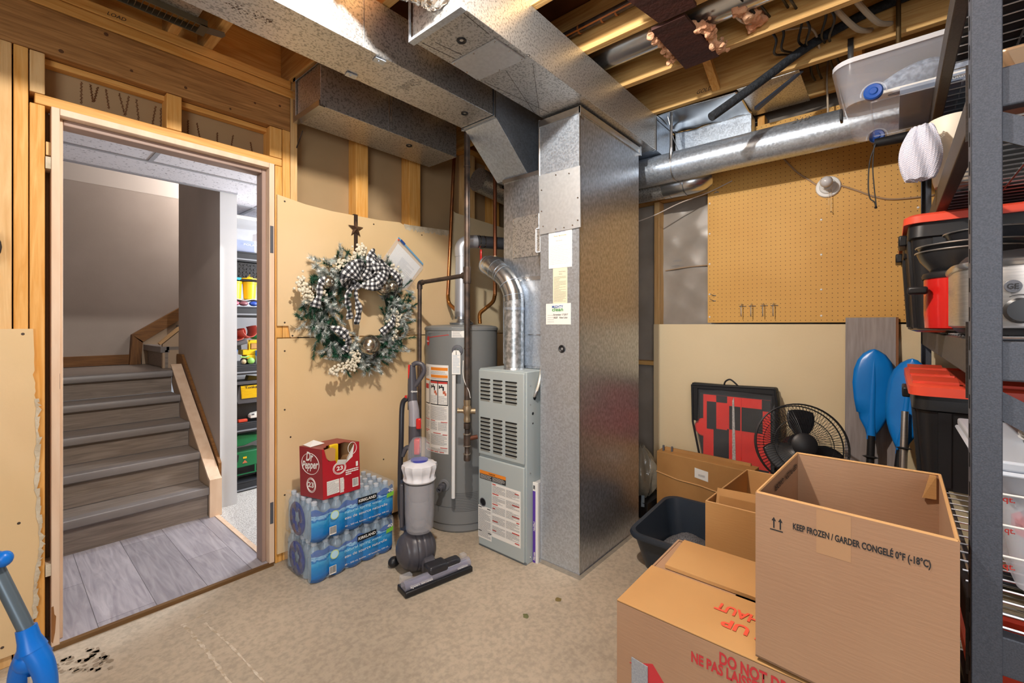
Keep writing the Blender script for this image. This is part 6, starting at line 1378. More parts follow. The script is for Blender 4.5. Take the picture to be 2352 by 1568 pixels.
# lettering on the inner left wall, upside down from this side
dl = Vector((1.471-1.067, .205-.224, 0)).normalized(); nl = Vector((0, 0, 1)).cross(dl)
text('KEEP FROZEN / GARDER', Vector((1.44, .2068-.006, .868)), -dl*1, (0, 0, -1), .019, INK, t, width=.24, bold=.03, lift=.0015)
tp2 = MB(); tp2.f([tp2.v(FB(a, b_)+nf*.0003) for a, b_ in ((.11, .80), (.165, .80), (.165, .886), (.11, .886))]); tp2.build('packing_tape', mat('packing_tape', 'b28b68', .25), t, smooth=0)
# middle box
t = thing('small_open_box', 'smaller open box with loose flaps, between the litter tray and the frozen food box', 'box', (2.02, .30, 0))
q = [(1.772, .08), (2.28, .07), (2.28, .515), (1.772, .544)]
corr_walls(q, 0, .575, .004).build('sides', CARDW, t, smooth=0); MB().hexa([(x, y, 0) for x, y in q], [(x, y, .004) for x, y in q]).build('bottom', CARDW, t, smooth=0)
Cc = Vector((2.02, .3, .575)); mb = MB(); Q = [Vector((x, y, .575)) for x, y in q]
for i in range(4): mb.tube([Q[i]+(Cc-Q[i]).normalized()*.003, Q[(i+1) % 4]+(Cc-Q[(i+1) % 4]).normalized()*.003], .0028, 6)
mb.build('rim', CARDE, t)
MB().hexa([(1.80, .525, .45), (1.80, .15, .45), (1.804, .15, .45), (1.804, .525, .45)], [(1.86, .525, .605), (1.86, .15, .62), (1.864, .15, .62), (1.864, .525, .605)]).build('inner_flap', CARDD, t, smooth=0)
MB().hexa([(1.79, .505, .45), (1.79, .15, .45), (1.794, .15, .45), (1.794, .505, .45)], [(1.815, .505, .592), (1.815, .15, .60), (1.819, .15, .60), (1.819, .505, .592)]).build('inner_flap', CARDD, t, smooth=0)
box1('packed_cardboard', CARDD, 1.9, 2.26, .1, .48, .06, .42, t, smooth=0)
# leaning flat carton
t = thing('flat_carton', 'worn brown carton with a small white label standing behind the litter tray', 'box', (2.74, .86, 0))
c0 = [(2.80, 1.163, 0), (2.675, .58, 0), (2.755, .56, 0), (2.88, 1.143, 0)]; c1 = [(2.80, 1.163, .431), (2.675, .58, .449), (2.755, .56, .464), (2.88, 1.143, .447)]
MB().hexa(c0, c1).build('body', CARDD, t, smooth=0, bevel=.004)
nA = Vector((2.675-2.80, .58-1.163, 0)).normalized(); nN = nA.cross(Vector((0, 0, 1)))
def FC(s, z): return Vector((2.80, 1.163, 0))+nA*s+Vector((0, 0, z))+nN*.001
MB().tube([FC(0, .30), FC(.15, .285), FC(.3, .29), FC(.6, .27)], .0045, 6).build('crease', CARDE, t)
mb = MB(); mb.f([mb.v(FC(a, b_)) for a, b_ in ((.265, .332), (.35, .326), (.35, .385), (.265, .39))]); lb = mb.build('shipping_label', PAPER, t, smooth=0, solid=.0006)
mb = MB(); x = .275
while x < .315: mb.f([mb.v(FC(a, b_)+nN*.001) for a, b_ in ((x+.015, .345), (x+.0168, .345), (x+.0168, .358), (x+.015, .358))]); x += .0042
mb.build('barcode', INKG, t, smooth=0)
MB().hexa([(2.83, 1.14, .42), (2.74, .60, .43), (2.748, .598, .43), (2.84, 1.138, .42)], [(2.835, 1.12, .458), (2.745, .60, .475), (2.753, .598, .475), (2.845, 1.118, .458)]).build('torn_top_flap', CARDD, t, smooth=0)
for y in (1.125, 1.07): MB().obb((2.82, y, .452), (.018, .012, .035), (1, .3, 0)).build('metal_clip', GREYP, t, bevel=.002)
# litter tray
TR = mat('slate_tray_plastic', '2b3440', .38, 0, '323c49', 4, bump=.04, bs=20)
t = thing('litter_tray', 'dark slate blue plastic tray with grey litter inside', 'tray', (2.37, .81, 0))
def rrect(cx, cy, hx_, hy, r, n=6):
    P = []
    for sx, sy, a0 in ((1, 1, 0), (-1, 1, 90), (-1, -1, 180), (1, -1, 270)):
        for k in range(n+1): a = R(a0+90*k/n); P.append((cx+sx*(hx_-r)+r*math.cos(a), cy+sy*(hy-r)+r*math.sin(a)))
    return P
def shell(levels, m, nm, par, smooth=60):
    mb = MB(); rings = [[mb.v((x, y, z+(dz(x, y) if dz else 0))) for x, y in rrect(*a)] for a, z, dz in levels]
    for A, B in zip(rings, rings[1:]):
        for k in range(len(A)): mb.f([A[k], A[(k+1) % len(A)], B[(k+1) % len(B)], B[k]])
    mb.f(rings[0][::-1]); mb.f(rings[-1]); return mb.build(nm, m, par, smooth=smooth)
tcx, tcy = 2.375, .815; dzr = lambda x, y: .028*max(0, (x-2.30)/.35)
shell([((tcx+.01, tcy, .215, .165, .06), .0, None), ((tcx, tcy, .262, .205, .07), .175, dzr), ((tcx, tcy, .278, .220, .08), .172, dzr), ((tcx, tcy, .282, .224, .08), .185, dzr), ((tcx, tcy, .276, .218, .08), .200, dzr),
       ((tcx, tcy, .258, .200, .07), .198, dzr), ((tcx+.01, tcy, .208, .158, .055), .012, None)], TR, 'tray_shell', t)
mb = MB(); mb.grid(lambda u, v: (tcx+.01+.20*(u*2-1), tcy+.15*(v*2-1), .013+.105*math.exp(-((u-.62)**2+(v-.60)**2)*7)+.002*math.sin(u*60)*math.sin(v*50)), 40, 30)
mb.build('litter', mat('grey_litter', '8f9094', .95, 0, '55565c', 220, lo=.4, hi=.6, bump=1, bs=180), t, kind='stuff')
# crumpled clear bag and floor clutter beside the tall duct
t = thing('clear_plastic_bag', 'crumpled clear plastic bag stuffed behind the tall duct', 'bag', (2.86, 1.26, 0))
rg = random.Random(6); mb = MB()
def bagf(u, v):
    a = 2*PI*u; r = .13*math.sin(PI*min(.97, .12+.88*v))**.6*(1+.12*math.sin(5*a+v*6)+.06*math.sin(11*a)); return (2.86+r*.8*math.cos(a)+.02*v, 1.315+r*1.0*math.sin(a), .10+.32*v+.01*math.sin(9*a))
mb.grid(bagf, 48, 18, closeu=True); mb.build('film', mat('dusty_poly', 'a39a88', .2, alpha=.75, spec=.9, bump=1, bs=16), t, smooth=50)
MB().ball((2.87, 1.315, .22), .085, 16, (1, 1.2, 1.3)).build('fluff_inside', mat('greyish_fill', '746d60', .9), t)
box1('box_under', mat('very_dark_box', '17171a', .6), 2.72, 3.0, 1.19, 1.44, 0, .10, t, smooth=0)
MB().obb((2.74, 1.23, .105), (.10, .02, .004), (.7, .3, .3)).build('paper_scrap', mat('bluewhite_scrap', '8fa5b8', .5), label='small blue-white scrap near the foot of the tall duct behind the tray', cat='scrap')
# towable tube bag: clear-front black case with red and black checked cover
t = thing('storage_carry_bag', 'black carry bag with clear front showing red and black checked fabric', 'bag', (3.0, .73, 0))
outl = [(.990, .86), (.52, .875), (.51, .80), (.50, .42), (.50, .03), (.92, .03), (.945, .42), (.985, .62)]
BKF = mat('black_bag_fabric', (.012, .012, .014), .6)
MB().prism(outl, 'yz', 3.0, 3.06).build('back_panel', BKF, t, smooth=0, bevel=.01)
mb = MB(); 
for a, b_ in zip(outl, outl[1:]+outl[:1]): mb.tube([(2.955, a[0], a[1]), (2.955, b_[0], b_[1])], .007, 8)
mb.build('piping', BKF, t)
MB().box(2.952, 3.0, .515, .988, .842, .872).box(2.955, 3.0, .51, .535, .42, .85).box(2.955, 3.0, .955, .985, .63, .85).build('border', BKF, t, smooth=0)
CHK = mat('red_checked_vinyl', 'd32a22', .35)
RED2 = mat('red_vinyl', 'ea2f22', .35, 0, 'd92a20', 8, bump=.1, bs=120); BK2 = mat('black_vinyl', '17181a', .35, 0, '202225', 8, bump=.1, bs=120)
def cell(y0_, y1_, z0_, z1_, m): return (y0_, y1_, z0_, z1_, m)
rs, bs_ = MB(), MB()
cellsR = []
rs.box(2.972, 2.982, .545, .925, .04, .802); rb = rs.build('red_fabric', RED2, t, smooth=0)
for a, b_, c, d_ in [(.782, .846, .760, .802), (.586, .770, .600, .745), (.846, .903, .585, .760), (.545, .590, .735, .802), (.782, .862, .385, .592), (.772, .782, .36, .60), (.552, .80, .335, .385), (.86, .925, .20, .34)]: bs_.box(2.9705, 2.973, a, b_, c, d_)
bs_.build('black_squares', BK2, t, smooth=0)
MB().prism([(.722, .03), (.752, .03), (.752, .78), (.742, .80)], 'yz', 2.9685, 2.9706).build('white_strap', mat('white_webbing', 'c9c6c2', .7, 0, '9a9792', 90), t, smooth=0)
MB().box(2.9685, 2.9706, .700, .706, .03, .80).build('red_line', RED2, t, smooth=0)
MB().lathe([(0, .002), (.05, .001), (.06, -.01)], (2.980, .925, .585), 24, (-1, 0, 0)).build('round_red_end', RED2, t)
mb = MB(); rg = random.Random(12)
mb.grid(lambda u, v: (2.957-.006*math.sin(u*9+v*3)-.006*math.sin(v*17+u*8)+rg.uniform(-.0015, .0015), .52+.46*u, .05+.79*v), 40, 60)
mb.build('clear_window', mat('glossy_vinyl_window', (.9, .9, .92), .05, alpha=.06, spec=1.0, bump=.5, bs=9), t, smooth=60)
MB().tube(bez([(2.97, .80, .868), (2.965, .79, .895), (2.965, .765, .91), (2.965, .74, .895), (2.97, .715, .868)], 5), .005, 8).build('handle', BKF, t)
# pedestal fan
t = thing('pedestal_fan', 'black wire-caged fan standing behind the cardboard boxes', 'fan', (2.62, .33, 0))
fc = Vector((2.60, .345, .655)); fn = Vector((-.82, -.30, .22)).normalized(); fu, fv = frame(fn); FR = .198
def fpt(r, a, d): return fc+fu*math.cos(a)*r+fv*math.sin(a)*r+fn*d
mb = MB()
for r, d in ((FR, 0), (FR, .012), (FR*.98, -.06), (.125, .055)): mb.tube([fpt(r, 2*PI*k/48, d) for k in range(48)], .0035 if r > .13 else .002, 6, closed=True)
mb.build('cage_ring', BLACK, t)
mb = MB()
for k in range(84):
    a = 2*PI*k/84; mb.tube([fpt(.050, a, .075), fpt(.11, a+.05, .066), fpt(.165, a+.08, .045), fpt(FR, a+.10, .012)], .0011, 4, cap=False)
mb.build('front_wires', BLACK, t)
mb = MB()
for k in range(72):
    a = 2*PI*k/72; mb.tube([fpt(.05, a, -.09), fpt(.12, a-.05, -.085), fpt(FR*.98, a-.10, -.06)], .0010, 4, cap=False)
for r in (.10, .15): mb.tube([fpt(r, 2*PI*k/40, -.08) for k in range(40)], .0012, 4, closed=True)
mb.build('rear_wires', BLACK, t)
MB().lathe([(.0, .085), (.045, .083), (.055, .076), (.055, .066)], fc, 32, fn).build('badge_cap', BLACK, t)
for k in range(3):
    a0 = 2*PI*k/3+.5; mb = MB()
    mb.grid(lambda u, v: fpt(.035+.135*u, a0+(v-.5)*(1.25-.25*u)*(.4+.6*math.sin(PI*(.25+.6*u))), .015+.03*(v-.5)*(1-.3*u)), 12, 10); mb.build('blade', mat('fan_blade', (.015, .015, .017), .3) if 'fan_blade' not in MATS else MATS['fan_blade'], t, smooth=60, solid=.002)
MB().cyl(fc-fn*.01, fc-fn*.17, .055, .045, 24).build('motor_housing', BLACK, t)
MB().cyl(fc-fn*.10, (fc.x+.09, fc.y+.035, .03), .014, seg=14).build('pole', BLACK, t)
MB().lathe([(0, 0), (.17, 0), (.17, .012), (.04, .035), (0, .036)], (fc.x+.09, fc.y+.035, 0), 36).build('base', BLACK, t)
# paddles
def paddle(base, top, half, lab, tw, flip=1, drip=True):
    base, top = Vector(base), Vector(top); d = (top-base).normalized(); s_ = d.cross(Vector((-1, tw, 0))).normalized(); n_ = s_.cross(d); L_ = .44
    t = thing('kayak_paddle', lab, 'paddle', base, group='blue paddles'); bb = top-d*L_
    prof = [(0, -.016, .016), (.03, -.022, .030), (.08, -.045, .052), (.11, -.050, .062), (.112, -.058, .063), (.18, -.070, .078), (.26, -.078, .082), (.33, -.075, .078), (.38, -.062, .064), (.415, -.042, .042), (.435, -.018, .015), (.44, 0, 0)]
    mb = MB(); rows = []
    for z, a, c in prof:
        rows.append([mb.v(bb+d*z+s_*flip*(a+(c-a)*k/8)*half-n_*(.012*((k/4-1)**2)-.004)) for k in range(9)])
    for A, B in zip(rows, rows[1:]):
        for k in range(8): mb.f([A[k], A[k+1], B[k+1], B[k]])
    mb.build('blade', BLUES, t, smooth=70, solid=.004)
    MB().tube([bb-d*.02+n_*-.004, bb+d*.12-n_*.008, bb+d*.25-n_*.005, bb+d*.39+n_*.0], [.019, .018, .015, .006], 16).build('blade_spine', BLUES, t)
    MB().cyl(bb, bb-d*.16, .0165, seg=18).build('black_sleeve', BLACK, t)
    MB().lathe([(.016, -.008), (.034, 0), (.016, .006)], bb-d*.105, 24, d).build('drip_ring', BLACKR, t)
    MB().cyl(bb-d*.15, base, .0145, seg=18).build('shaft', BLACK, t)
paddle((2.78, .10, 0), (2.958, .070, 1.122), 1.08, 'large blue kayak paddle blade leaning nearest the wooden plank', -.15)
paddle((2.70, .035, 0), (2.872, -.072, 1.085), 1.0, 'second blue kayak paddle, partly behind the dark tote', .2, -1)
for (a, b_, lab) in (((2.64, -.02, 0), (2.80, -.045, .84), 'upright silver pole with black ring beside the paddles'), ((2.84, .06, 0), (2.945, -.085, .88), 'slanting silver pole right of the paddles')):
    t = thing('metal_pole', lab, 'pole', a); MB().cyl(a, b_, .0145, seg=18).build('tube', STEEL, t)
    if 'upright' in lab: MB().lathe([(.015, -.005), (.030, 0), (.015, .005)], Vector(a).lerp(Vector(b_), .80), 20, Vector(b_)-Vector(a)).build('drip_ring', BLACKR, t)
# ================================================================ STORAGE RACK AND ITS CONTENTS
RX0, RX1, RYF, RYB = 1.120, 2.95, -.105, -.715
LV = [2.067, 1.695, 1.225, .72, .16]
t = thing('storage_rack', 'tall dark hammertone steel storage rack with wire decks at the right edge', 'shelving rack', (2.03, -.41, 0))
def post(x, y, sx, sy):
    mb = MB().box(x, x+.040*sx, y, y+.003*sy, 0, 2.50).box(x, x+.003*sx, y, y+.040*sy, 0, 2.50)
    return mb
mb = MB()
for x, sx in ((RX0, 1), (RX1, -1)):
    for y, sy in ((RYF, -1), (RYB, 1)):
        MB().box(min(x, x+.003*sx), max(x, x+.003*sx), min(y, y+.038*sy), max(y, y+.038*sy), 0, 2.50).box(min(x, x+.038*sx), max(x, x+.038*sx), min(y, y+.003*sy), max(y, y+.003*sy), 0, 2.50).build('post', RACK, t, bevel=.0015, smooth=0)
sl = MB()
for k in range(46): sl.box(RX0+.014, RX0+.019, RYF+.0005, RYF+.001, .06+.052*k, .085+.052*k)
sl.build('post_slots', DARK, t, smooth=0)
for z in LV:
    for y, sy in ((RYF-.004, -1), (RYB+.004, 1)):
        MB().box(RX0+.004, RX1-.004, y-.0+min(0, .028*sy), y+max(0, .028*sy), z-.072, z-.004).build('long_beam', RACKB, t, bevel=.003, smooth=0)
    for x in (RX0+.004, RX1-.032): MB().box(x, x+.028, RYB+.004, RYF-.004, z-.072, z-.004).build('end_beam', RACK, t, bevel=.003, smooth=0)
    mb = MB()
    for k in range(34): x = RX0+.03+k*.0535; mb.tube([(x, RYF-.01, z), (x, RYB+.01, z)], .0024, 5)
    for y in (RYF-.02, RYF-.17, -.41, RYB+.17, RYB+.02): mb.tube([(RX0+.01, y, z-.004), (RX1-.01, y, z-.004)], .0030, 5)
    mb.build('wire_deck', WIRE, t, smooth=60)
for z0, z1 in ((1.23, 1.62), (.735, 1.14)):
    MB().hexa([(RX0+.006, RYF-.03, z1), (RX0+.010, RYF-.03, z1), (RX0+.010, RYF-.03, z1-.05), (RX0+.006, RYF-.03, z1-.05)], [(RX0+.006, RYB+.03, z0+.05), (RX0+.010, RYB+.03, z0+.05), (RX0+.010, RYB+.03, z0), (RX0+.006, RYB+.03, z0)]).build('brace', RACK, t, smooth=0)
for z in LV[:-1]: MB().box(RX0+.0405, RX0+.044, RYF-.001, RYF+.003, z-.11, z+.03).build('beam_bracket', RACKB, t)
# totes -----------------------------------------------------------------
def tote(nm, x0, x1, y0, y1, z0, z1, lab, ribs=True, lidh=.03, grp='dark totes with red lids'):
    t = thing(nm, lab, 'tote', ((x0+x1)/2, (y0+y1)/2, z0), group=grp); ov = .012; tp = .022
    cx, cy, hx_, hy = (x0+x1)/2, (y0+y1)/2, (x1-x0)/2, (y1-y0)/2
    shell([((cx, cy, hx_-tp-ov, hy-tp-ov, .03), z0, None), ((cx, cy, hx_-ov-.006, hy-ov-.006, .04), z1-lidh-.05, None), ((cx, cy, hx_-ov+.003, hy-ov+.003, .04), z1-lidh-.045, None), ((cx, cy, hx_-ov, hy-ov, .04), z1-lidh, None)], TOTE, 'body', t, 40)
    shell([((cx, cy, hx_, hy, .045), z1-lidh, None), ((cx, cy, hx_, hy, .045), z1-.008, None), ((cx, cy, hx_-.012, hy-.012, .04), z1, None), ((cx, cy, hx_-.03, hy-.03, .04), z1, None), ((cx, cy, hx_-.036, hy-.036, .04), z1-.008, None)], REDM, 'lid', t, 40)
    mb = MB()
    if ribs:
        zb = z1-lidh-.05
        for k in range(5):
            x = x0+.06+k*.035
            mb.hexa([(x, y1-ov-tp, z0+.01), (x+.012, y1-ov-tp, z0+.01), (x+.012, y1-ov-tp+.008, z0+.01), (x, y1-ov-tp+.008, z0+.01)], [(x, y1-ov-.01, zb), (x+.012, y1-ov-.01, zb), (x+.012, y1-ov+.002, zb), (x, y1-ov+.002, zb)])
        for k in range(3):
            y = y0+.10+k*(y1-y0-.2)/2
            mb.hexa([(x0+ov+tp-.006, y, z0+.01), (x0+ov+tp+.004, y, z0+.01), (x0+ov+tp+.004, y+.03, z0+.01), (x0+ov+tp-.006, y+.03, z0+.01)], [(x0+ov+.001, y, zb), (x0+ov+.01, y, zb), (x0+ov+.01, y+.03, zb), (x0+ov+.001, y+.03, zb)])
        mb.build('ribs', TOTE, t, smooth=0)
    MB().box(cx-.07, cx+.07, y1-ov, y1+.012, z1-lidh-.05, z1-lidh-.012).build('handle', TOTE, t, bevel=.005)
    return t
tote('storage_tote', 1.95, 2.42, -.66, -.028, 1.2285, 1.61, 'dark tote with red lid behind the stacked pans on the eye-level deck, nearer of two')
tote('storage_tote', 2.46, 2.90, -.66, -.022, 1.2285, 1.605, 'dark tote with red lid deepest on the eye-level deck against the pegboard side')
lt_ = tote('storage_tote', 1.93, 2.76, -.66, -.040, .7235, 1.058, 'long dark tote with knobbly red lid on the deck behind the open box', lidh=.036)
for i in range(5):
    for j in range(3): MB().obb((2.02+i*.15, -.105-j*.20, 1.062), (.085, .11, .016), (1, 0, .10*(-1)**i)).build('lid_pad', REDM, lt_, smooth=0)
tote('storage_tote', 1.25, 1.72, -.66, -.13, .1635, .50, 'dark tote with red lid on the lowest deck at the bottom right corner', ribs=False, lidh=.04)
# clear quart-marked bin
t = thing('clear_storage_bin', 'clear white-lidded bin with red quart markings at the right edge', 'bin', (1.52, -.38, .7235))
shell([((1.53, -.41, .215, .22, .03), .7235, None), ((1.53, -.41, .245, .262, .04), .955, None)], CLEARM, 'body', t, 60)
mb = MB(); mb.box(1.27, 1.79, -.69, -.135, .955, .965); mb.box(1.275, 1.785, -.685, -.14, .965, .985); mb.build('lid', mat('frosty_lid', 'c9cfd9', .35, alpha=.9), t, bevel=.006)
for zz in (.80, .86, .92): MB().tube([(1.278, -.67, zz), (1.278, -.15, zz)], .0022, 6).build('moulded_line', PAPER, t)
for zz, s in ((.905, '8 qt.'), (.845, '16 qt.'), (.775, '4 qt.')): text(s, (1.284, -.150, zz), (0, -1, 0), UP, .016, REDINK, t, width=.03, bold=.02)
MB().ball((1.5, -.36, .80), .10, 14, (1.4, 1.6, .55)).build('red_cloth_inside', RED2, t); MB().ball((1.55, -.45, .88), .09, 14, (1.4, 1.6, .5)).build('blue_cloth_inside', mat('denim_cloth', '5a7fb5', .8), t)
for k in range(4): MB().lathe([(0, 0), (.11, 0), (.125, .010), (.120, .010), (.105, .003), (0, .003)], (1.50, -.34, .987+k*.0075), 32).build('dinner_plate', WHITE if k < 3 else mat('tan_plate', 'a08c70', .5), label=['lowest', 'second lowest', 'second highest', 'topmost tan'][k]+' plate stacked on the clear bin lid', cat='plate', group='plates on the clear bin')
# crock pots and pans
t = thing('slow_cooker', 'brushed steel slow cooker with round black dial at the right edge', 'slow cooker', (1.41, -.27, 1.228))
def oval(z, k=1.0): return [(1.41+.165*k*math.copysign(abs(math.cos(a))**.45, math.cos(a)), -.275+.175*k*math.copysign(abs(math.sin(a))**.5, math.sin(a)), z) for a in [2*PI*i/48 for i in range(48)]]
def ovals(lv, m, nm, par):
    mb = MB(); rr_ = [[mb.v(p) for p in oval(z, k)] for z, k in lv]
    for A, B in zip(rr_, rr_[1:]):
        for i in range(48): mb.f([A[i], A[(i+1) % 48], B[(i+1) % 48], B[i]])
    mb.f(rr_[0][::-1]); mb.f(rr_[-1]); mb.build(nm, m, par, smooth=50)
ovals([(1.243, .97), (1.247, 1), (1.362, 1), (1.366, .99)], STEEL, 'steel_shell', t); ovals([(1.229, .9), (1.243, .97)], BLACK, 'foot_band', t)
ovals([(1.362, 1.01), (1.368, 1.03), (1.374, 1.03), (1.377, .98)], mat('chrome_rim', 'c9c9cc', .2, .9), 'rim', t); ovals([(1.375, .97), (1.392, .9), (1.400, .6)], BLACK, 'lid', t)
MB().tube(bez([(1.41, -.31, 1.398), (1.41, -.30, 1.425), (1.41, -.25, 1.425), (1.41, -.24, 1.398)], 5), .008, 8).build('lid_handle', BLACK, t)
MB().lathe([(0, .016), (.020, .015), (.024, .0)], (1.2455, -.182, 1.276), 28, (-1, 0, 0)).build('dial', BLACK, t)
b_ = MB().lathe([(0, .002), (.0115, .0015), (.012, 0)], (1.2452, -.172, 1.322), 24, (-1, 0, 0)).build('badge', GREYP, t); text('GE', (1.2428, -.164, 1.317), LP, UP, .014, INK, b_, width=.015, bold=.02)
mb = MB().tube([(1.2448, -.182+.030*math.cos(R(a)), 1.276+.030*math.sin(R(a))) for a in range(60, 130, 8)], .0007, 5); mb.build('dial_mark', INK, t)
pt = thing('red_pot', 'tall glossy red cooking pot with black side handle on the eye-level deck', 'pot', (1.78, -.145, 1.228)); pc = Vector((1.80, -.180, 1.230))
MB().lathe([(0, 0), (.095, 0), (.108, .010), (.110, .05), (.110, .155), (0, .155)], pc, 48).build('body', REDD, pt)
MB().lathe([(.113, .152), (.115, .160), (.112, .168), (.10, .172), (.09, .17), (0, .172)], pc, 48).build('lid_band', BLACK, pt)
MB().obb(pc+Vector((-.06, .125, .118)), (.030, .045, .022), (1, 0, 0)).build('side_handle', BLACK, pt, bevel=.006); MB().obb(pc+Vector((-.118, .01, .12)), (.02, .045, .012), (1, 0, 0)).build('side_handle', BLACK, pt, bevel=.003)
MB().lathe([(0, -.002), (.125, -.002), (.14, .004), (.136, .007), (.12, .001), (0, .001)], pc, 48).build('plate_under', mat('steel_plate', '5a5048', .3, .8), label='dark metal plate under the red pot', cat='plate')
pans = [(1.79, -.165, 1.402, .112, .055, 'deep dark frying pan resting on the red pot lid', (.02, .02, .022)), (1.79, -.17, 1.443, .115, .030, 'shallow black pan in the middle of the pan stack', (.03, .03, .032)), (1.82, -.21, 1.476, .095, .034, 'small black baking pan topping the pan stack', (.035, .035, .04))]
for k, (x, y, z, r, h, lab, c) in enumerate(pans):
    p = thing('frying_pan', lab, 'pan', (x, y, z), group='stacked pans'); m_ = mat('nonstick_%d' % k, c, .25)
    MB().lathe([(0, 0), (r*.72, 0), (r*.93, h*.6), (r, h), (r*1.03, h+.002), (r*.98, h), (r*.9, h*.6), (r*.7, .004), (0, .004)], (x, y, z), 40).build('bowl', m_, p)
    MB().tube([(x+r*1.02*math.cos(2*PI*i/40), y+r*1.02*math.sin(2*PI*i/40), z+h+.001) for i in range(40)], .002, 6, closed=True).build('steel_rim', STEEL, p)
for k, (x, y, z) in enumerate([(1.50, -.34, 1.728), (1.50, -.345, 1.775)]):
    MB().hexa([(x-.13, y-.16, z), (x+.13, y-.16, z), (x+.13, y+.16, z), (x-.13, y+.16, z)], [(x-.15, y-.18, z+.045), (x+.15, y-.18, z+.045), (x+.15, y+.18, z+.045), (x-.15, y+.18, z+.045)]).build('baking_tin', mat('tan_tin_%d' % k, 'a08468', .35, .6), label=['lower', 'upper'][k]+' tan metal baking tin on the second deck', cat='baking tin', bevel=.01)
# items on top deck and second deck
t = thing('yellow_tool_case', 'yellow and black tool case on the top deck beside the clear tote', 'case', (1.7, -.38, 2.07))
box1('yellow_shell', YELLOW, 1.46, 1.97, -.60, -.140, 2.105, 2.20, t, bevel=.015); box1('black_base', BLACK, 1.45, 1.98, -.61, -.136, 2.071, 2.105, t, bevel=.01); box1('latch', BLACK, 1.44, 1.455, -.30, -.24, 2.09, 2.15, t, bevel=.004)
t = thing('grey_storage_box', 'dark storage box on the second deck with a pale cap', 'box', (2.4, -.42, 1.698)); box1('body', TOTE, 2.15, 2.85, -.68, -.15, 1.699, 1.95, t, bevel=.01); box1('lid', BLACK, 2.14, 2.86, -.69, -.14, 1.95, 1.975, t, bevel=.006)
t = thing('ivory_cup', 'tall ivory cup behind the mesh bag on the second deck', 'cup', (2.0, -.13, 1.70))
MB().lathe([(0, 0), (.045, .0), (.05, .02), (.055, .10), (.064, .16), (.066, .20), (.062, .215), (.058, .20), (.048, .03), (0, .008)], (2.02, -.15, 1.698), 36).build('cup', mat('ivory', 'dcd2c0', .5), t)
t = thing('mesh_laundry_bag', 'white mesh bag hanging off the front of the second deck', 'bag', (1.90, -.03, 1.70))
MSH = mat('white_mesh', 'c9cada', .8)
def msh():
    nt, b, L, N, mth = chain(MSH); tc = N('ShaderNodeTexCoord'); sp = N('ShaderNodeSeparateXYZ'); L(tc.outputs['Object'], sp.inputs[0])
    u = mth('ADD', sp.outputs[1], sp.outputs[2]); v = mth('SUBTRACT', sp.outputs[1], sp.outputs[2]); k = .006
    a = mth('LESS_THAN', mth('ABSOLUTE', mth('SUBTRACT', mth('FRACT', mth('DIVIDE', u, k)), .5)), .2); c = mth('LESS_THAN', mth('ABSOLUTE', mth('SUBTRACT', mth('FRACT', mth('DIVIDE', v, k)), .5)), .2)
    L(mth('SUBTRACT', 1, mth('MULTIPLY', mth('MULTIPLY', a, c), .75)), b.inputs['Alpha'])
msh(); rg = random.Random(4)
mb = MB()
def mf(u, v):
    a = 2*PI*u; r = (.022+.042*math.sin(PI*min(1, .12+v*.85))**.7+.005*math.sin(3*a+v*4))*(1 if v > .02 else .3); return (1.915+.75*r*.55*math.cos(a)+.003*math.sin(7*a+8*v), -.062+.8*r*math.sin(a)-.012*v, 1.705+.175*v-.002*math.sin(9*a))
mb.grid(mf, 40, 26, closeu=True); mb.build('net', MSH, t, smooth=0)
# the clear wheeled underbed tote jutting from the top deck
t = thing('underbed_tote', 'clear shallow wheeled tote jutting out from the top deck toward the joists', 'tote', (2.31, -.2, 2.07))
ucx, ucy = 2.31, -.20
CT = mat('clear_tote_plastic', (.80, .86, 1), .06, alpha=.2, spec=1)
shell([((ucx, ucy, .235, .335, .05), 2.072, None), ((ucx, ucy, .262, .362, .06), 2.20, None), ((ucx, ucy, .272, .372, .06), 2.205, None)], CT, 'body', t, 60)
shell([((ucx, ucy, .276, .376, .07), 2.205, None), ((ucx, ucy, .276, .376, .07), 2.222, None), ((ucx, ucy, .262, .362, .06), 2.228, None)], mat('milky_lid', (.78, .80, .86), .2, alpha=.6), 'lid', t, 60)
WB = mat('blue_wheel', '1d4b9c', .35)
for x, s_ in ((ucx-.268, -1), (ucx+.225, -1)):
    o = MB().lathe([(.0, .016), (.010, .016), (.014, .012), (.024, .013), (.028, .008), (.028, -.006), (0, -.006)], (x if s_ < 0 and x < ucx else x, .052, 2.078), 28, (-1, 0, 0)).build('wheel', WB, t)
    MB().tube([(x+.006, .052+.036*math.cos(R(a)), 2.078+.036*math.sin(R(a))) for a in range(-10, 200, 15)], .003, 6).build('wheel_arch', CT, t)
mb = MB()
for y in (-.03, -.27):
    P = [(x, y+dy) for x, dy in ((2.11, -.10), (2.50, -.10), (2.50, .09), (2.11, .09))]; mb.tube([(a, b2, 2.070) for a, b2 in P], .003, 6, closed=True)
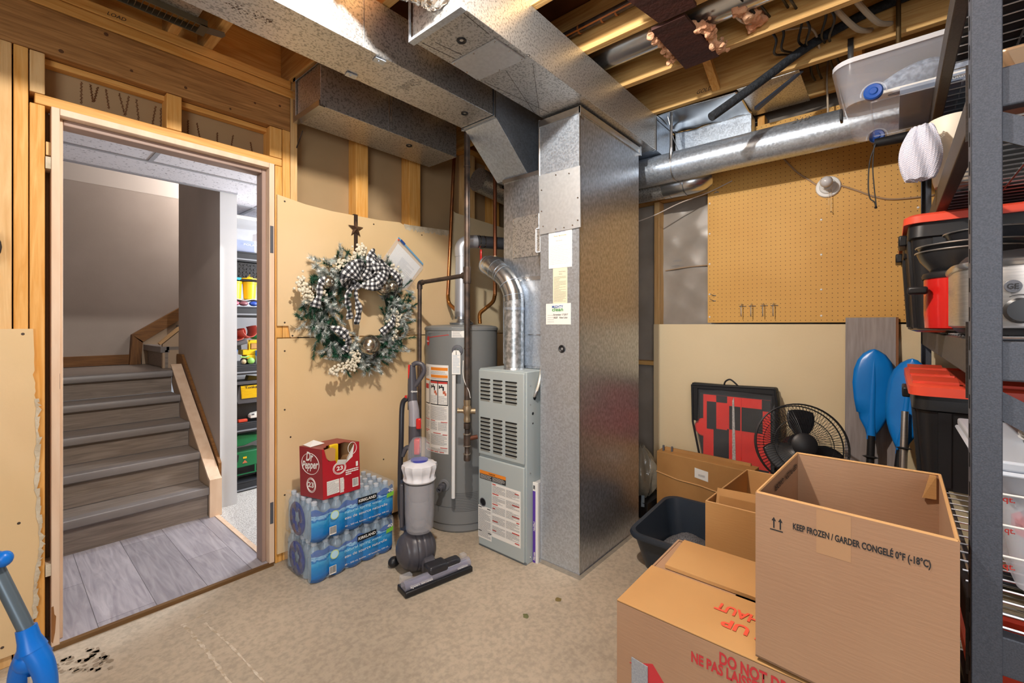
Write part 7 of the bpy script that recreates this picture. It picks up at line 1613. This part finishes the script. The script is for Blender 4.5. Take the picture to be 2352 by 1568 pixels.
mb.build('moulded_panel', CT, t); MB().box(2.30, 2.34, .158, .168, 2.10, 2.15).build('end_latch', BLACK, t, bevel=.004)
# shoes and box inside the tote
sb = thing('shoe_box', 'grey-blue sneaker box inside the clear tote on the top deck', 'box', (2.30, -.22, 2.076)); box1('box', mat('grey_blue_card', '69788f', .6, 0, '7d8ca3', 6), 2.12, 2.50, -.42, -.02, 2.076, 2.10, sb); text('Columbia', (2.119, -.14, 2.082), LP, UP, .018, PAPER, sb, width=.08)
for k, (y, lab) in enumerate(((-.055, 'grey patterned sneaker inside the clear tote, nearest its end'), (-.24, 'grey patterned sneaker inside the clear tote, farther from its end'))):
    s = thing('sneaker', lab, 'shoe', (2.22, y, 2.10), group='shoes in the clear tote')
    MB().tube(bez([(2.16, y+.09, 2.125), (2.16, y+.05, 2.132), (2.16, y, 2.145), (2.16, y-.05, 2.158), (2.16, y-.08, 2.160)], 5), [.022+.020*math.sin(PI*min(1, i/20*1.0)) for i in range(21)], 14).build('upper', mat('sneaker_mesh_%d' % k, '4d5a70', .8, 0, '8b97ab', 60), s)
    MB().obb((2.16, y+.01, 2.106), (.06, .20, .012), (1, 0, 0)).build('sole', PAPER, s, bevel=.004)
# black bag and cord hanging below the tote
t = thing('black_strap_bag', 'thin black padded bag on the deck edge beneath the clear tote', 'bag', (2.30, -.10, 2.03))
MB().tube([(2.50, .06, 2.040), (2.50, -.10, 2.040), (2.50, -.28, 2.040)], [.018, .023, .02], 16).build('body', BKF, t)
MB().tube(bez([(2.48, .055, 2.03), (2.48, .075, 1.96), (2.475, .08, 1.86), (2.475, .075, 1.80), (2.475, .06, 1.78), (2.476, .055, 1.76)], 6), .0025, 6).tube(bez([(2.48, .06, 2.03), (2.48, .065, 1.93), (2.478, .060, 1.84), (2.476, .055, 1.78), (2.476, .052, 1.75)], 6), .0022, 6).ball((2.476, .055, 1.755), .006, 8).build('dangling_cord', BLACK, label='black looped cord dangling from the clear tote in front of the pegboard', cat='cord')
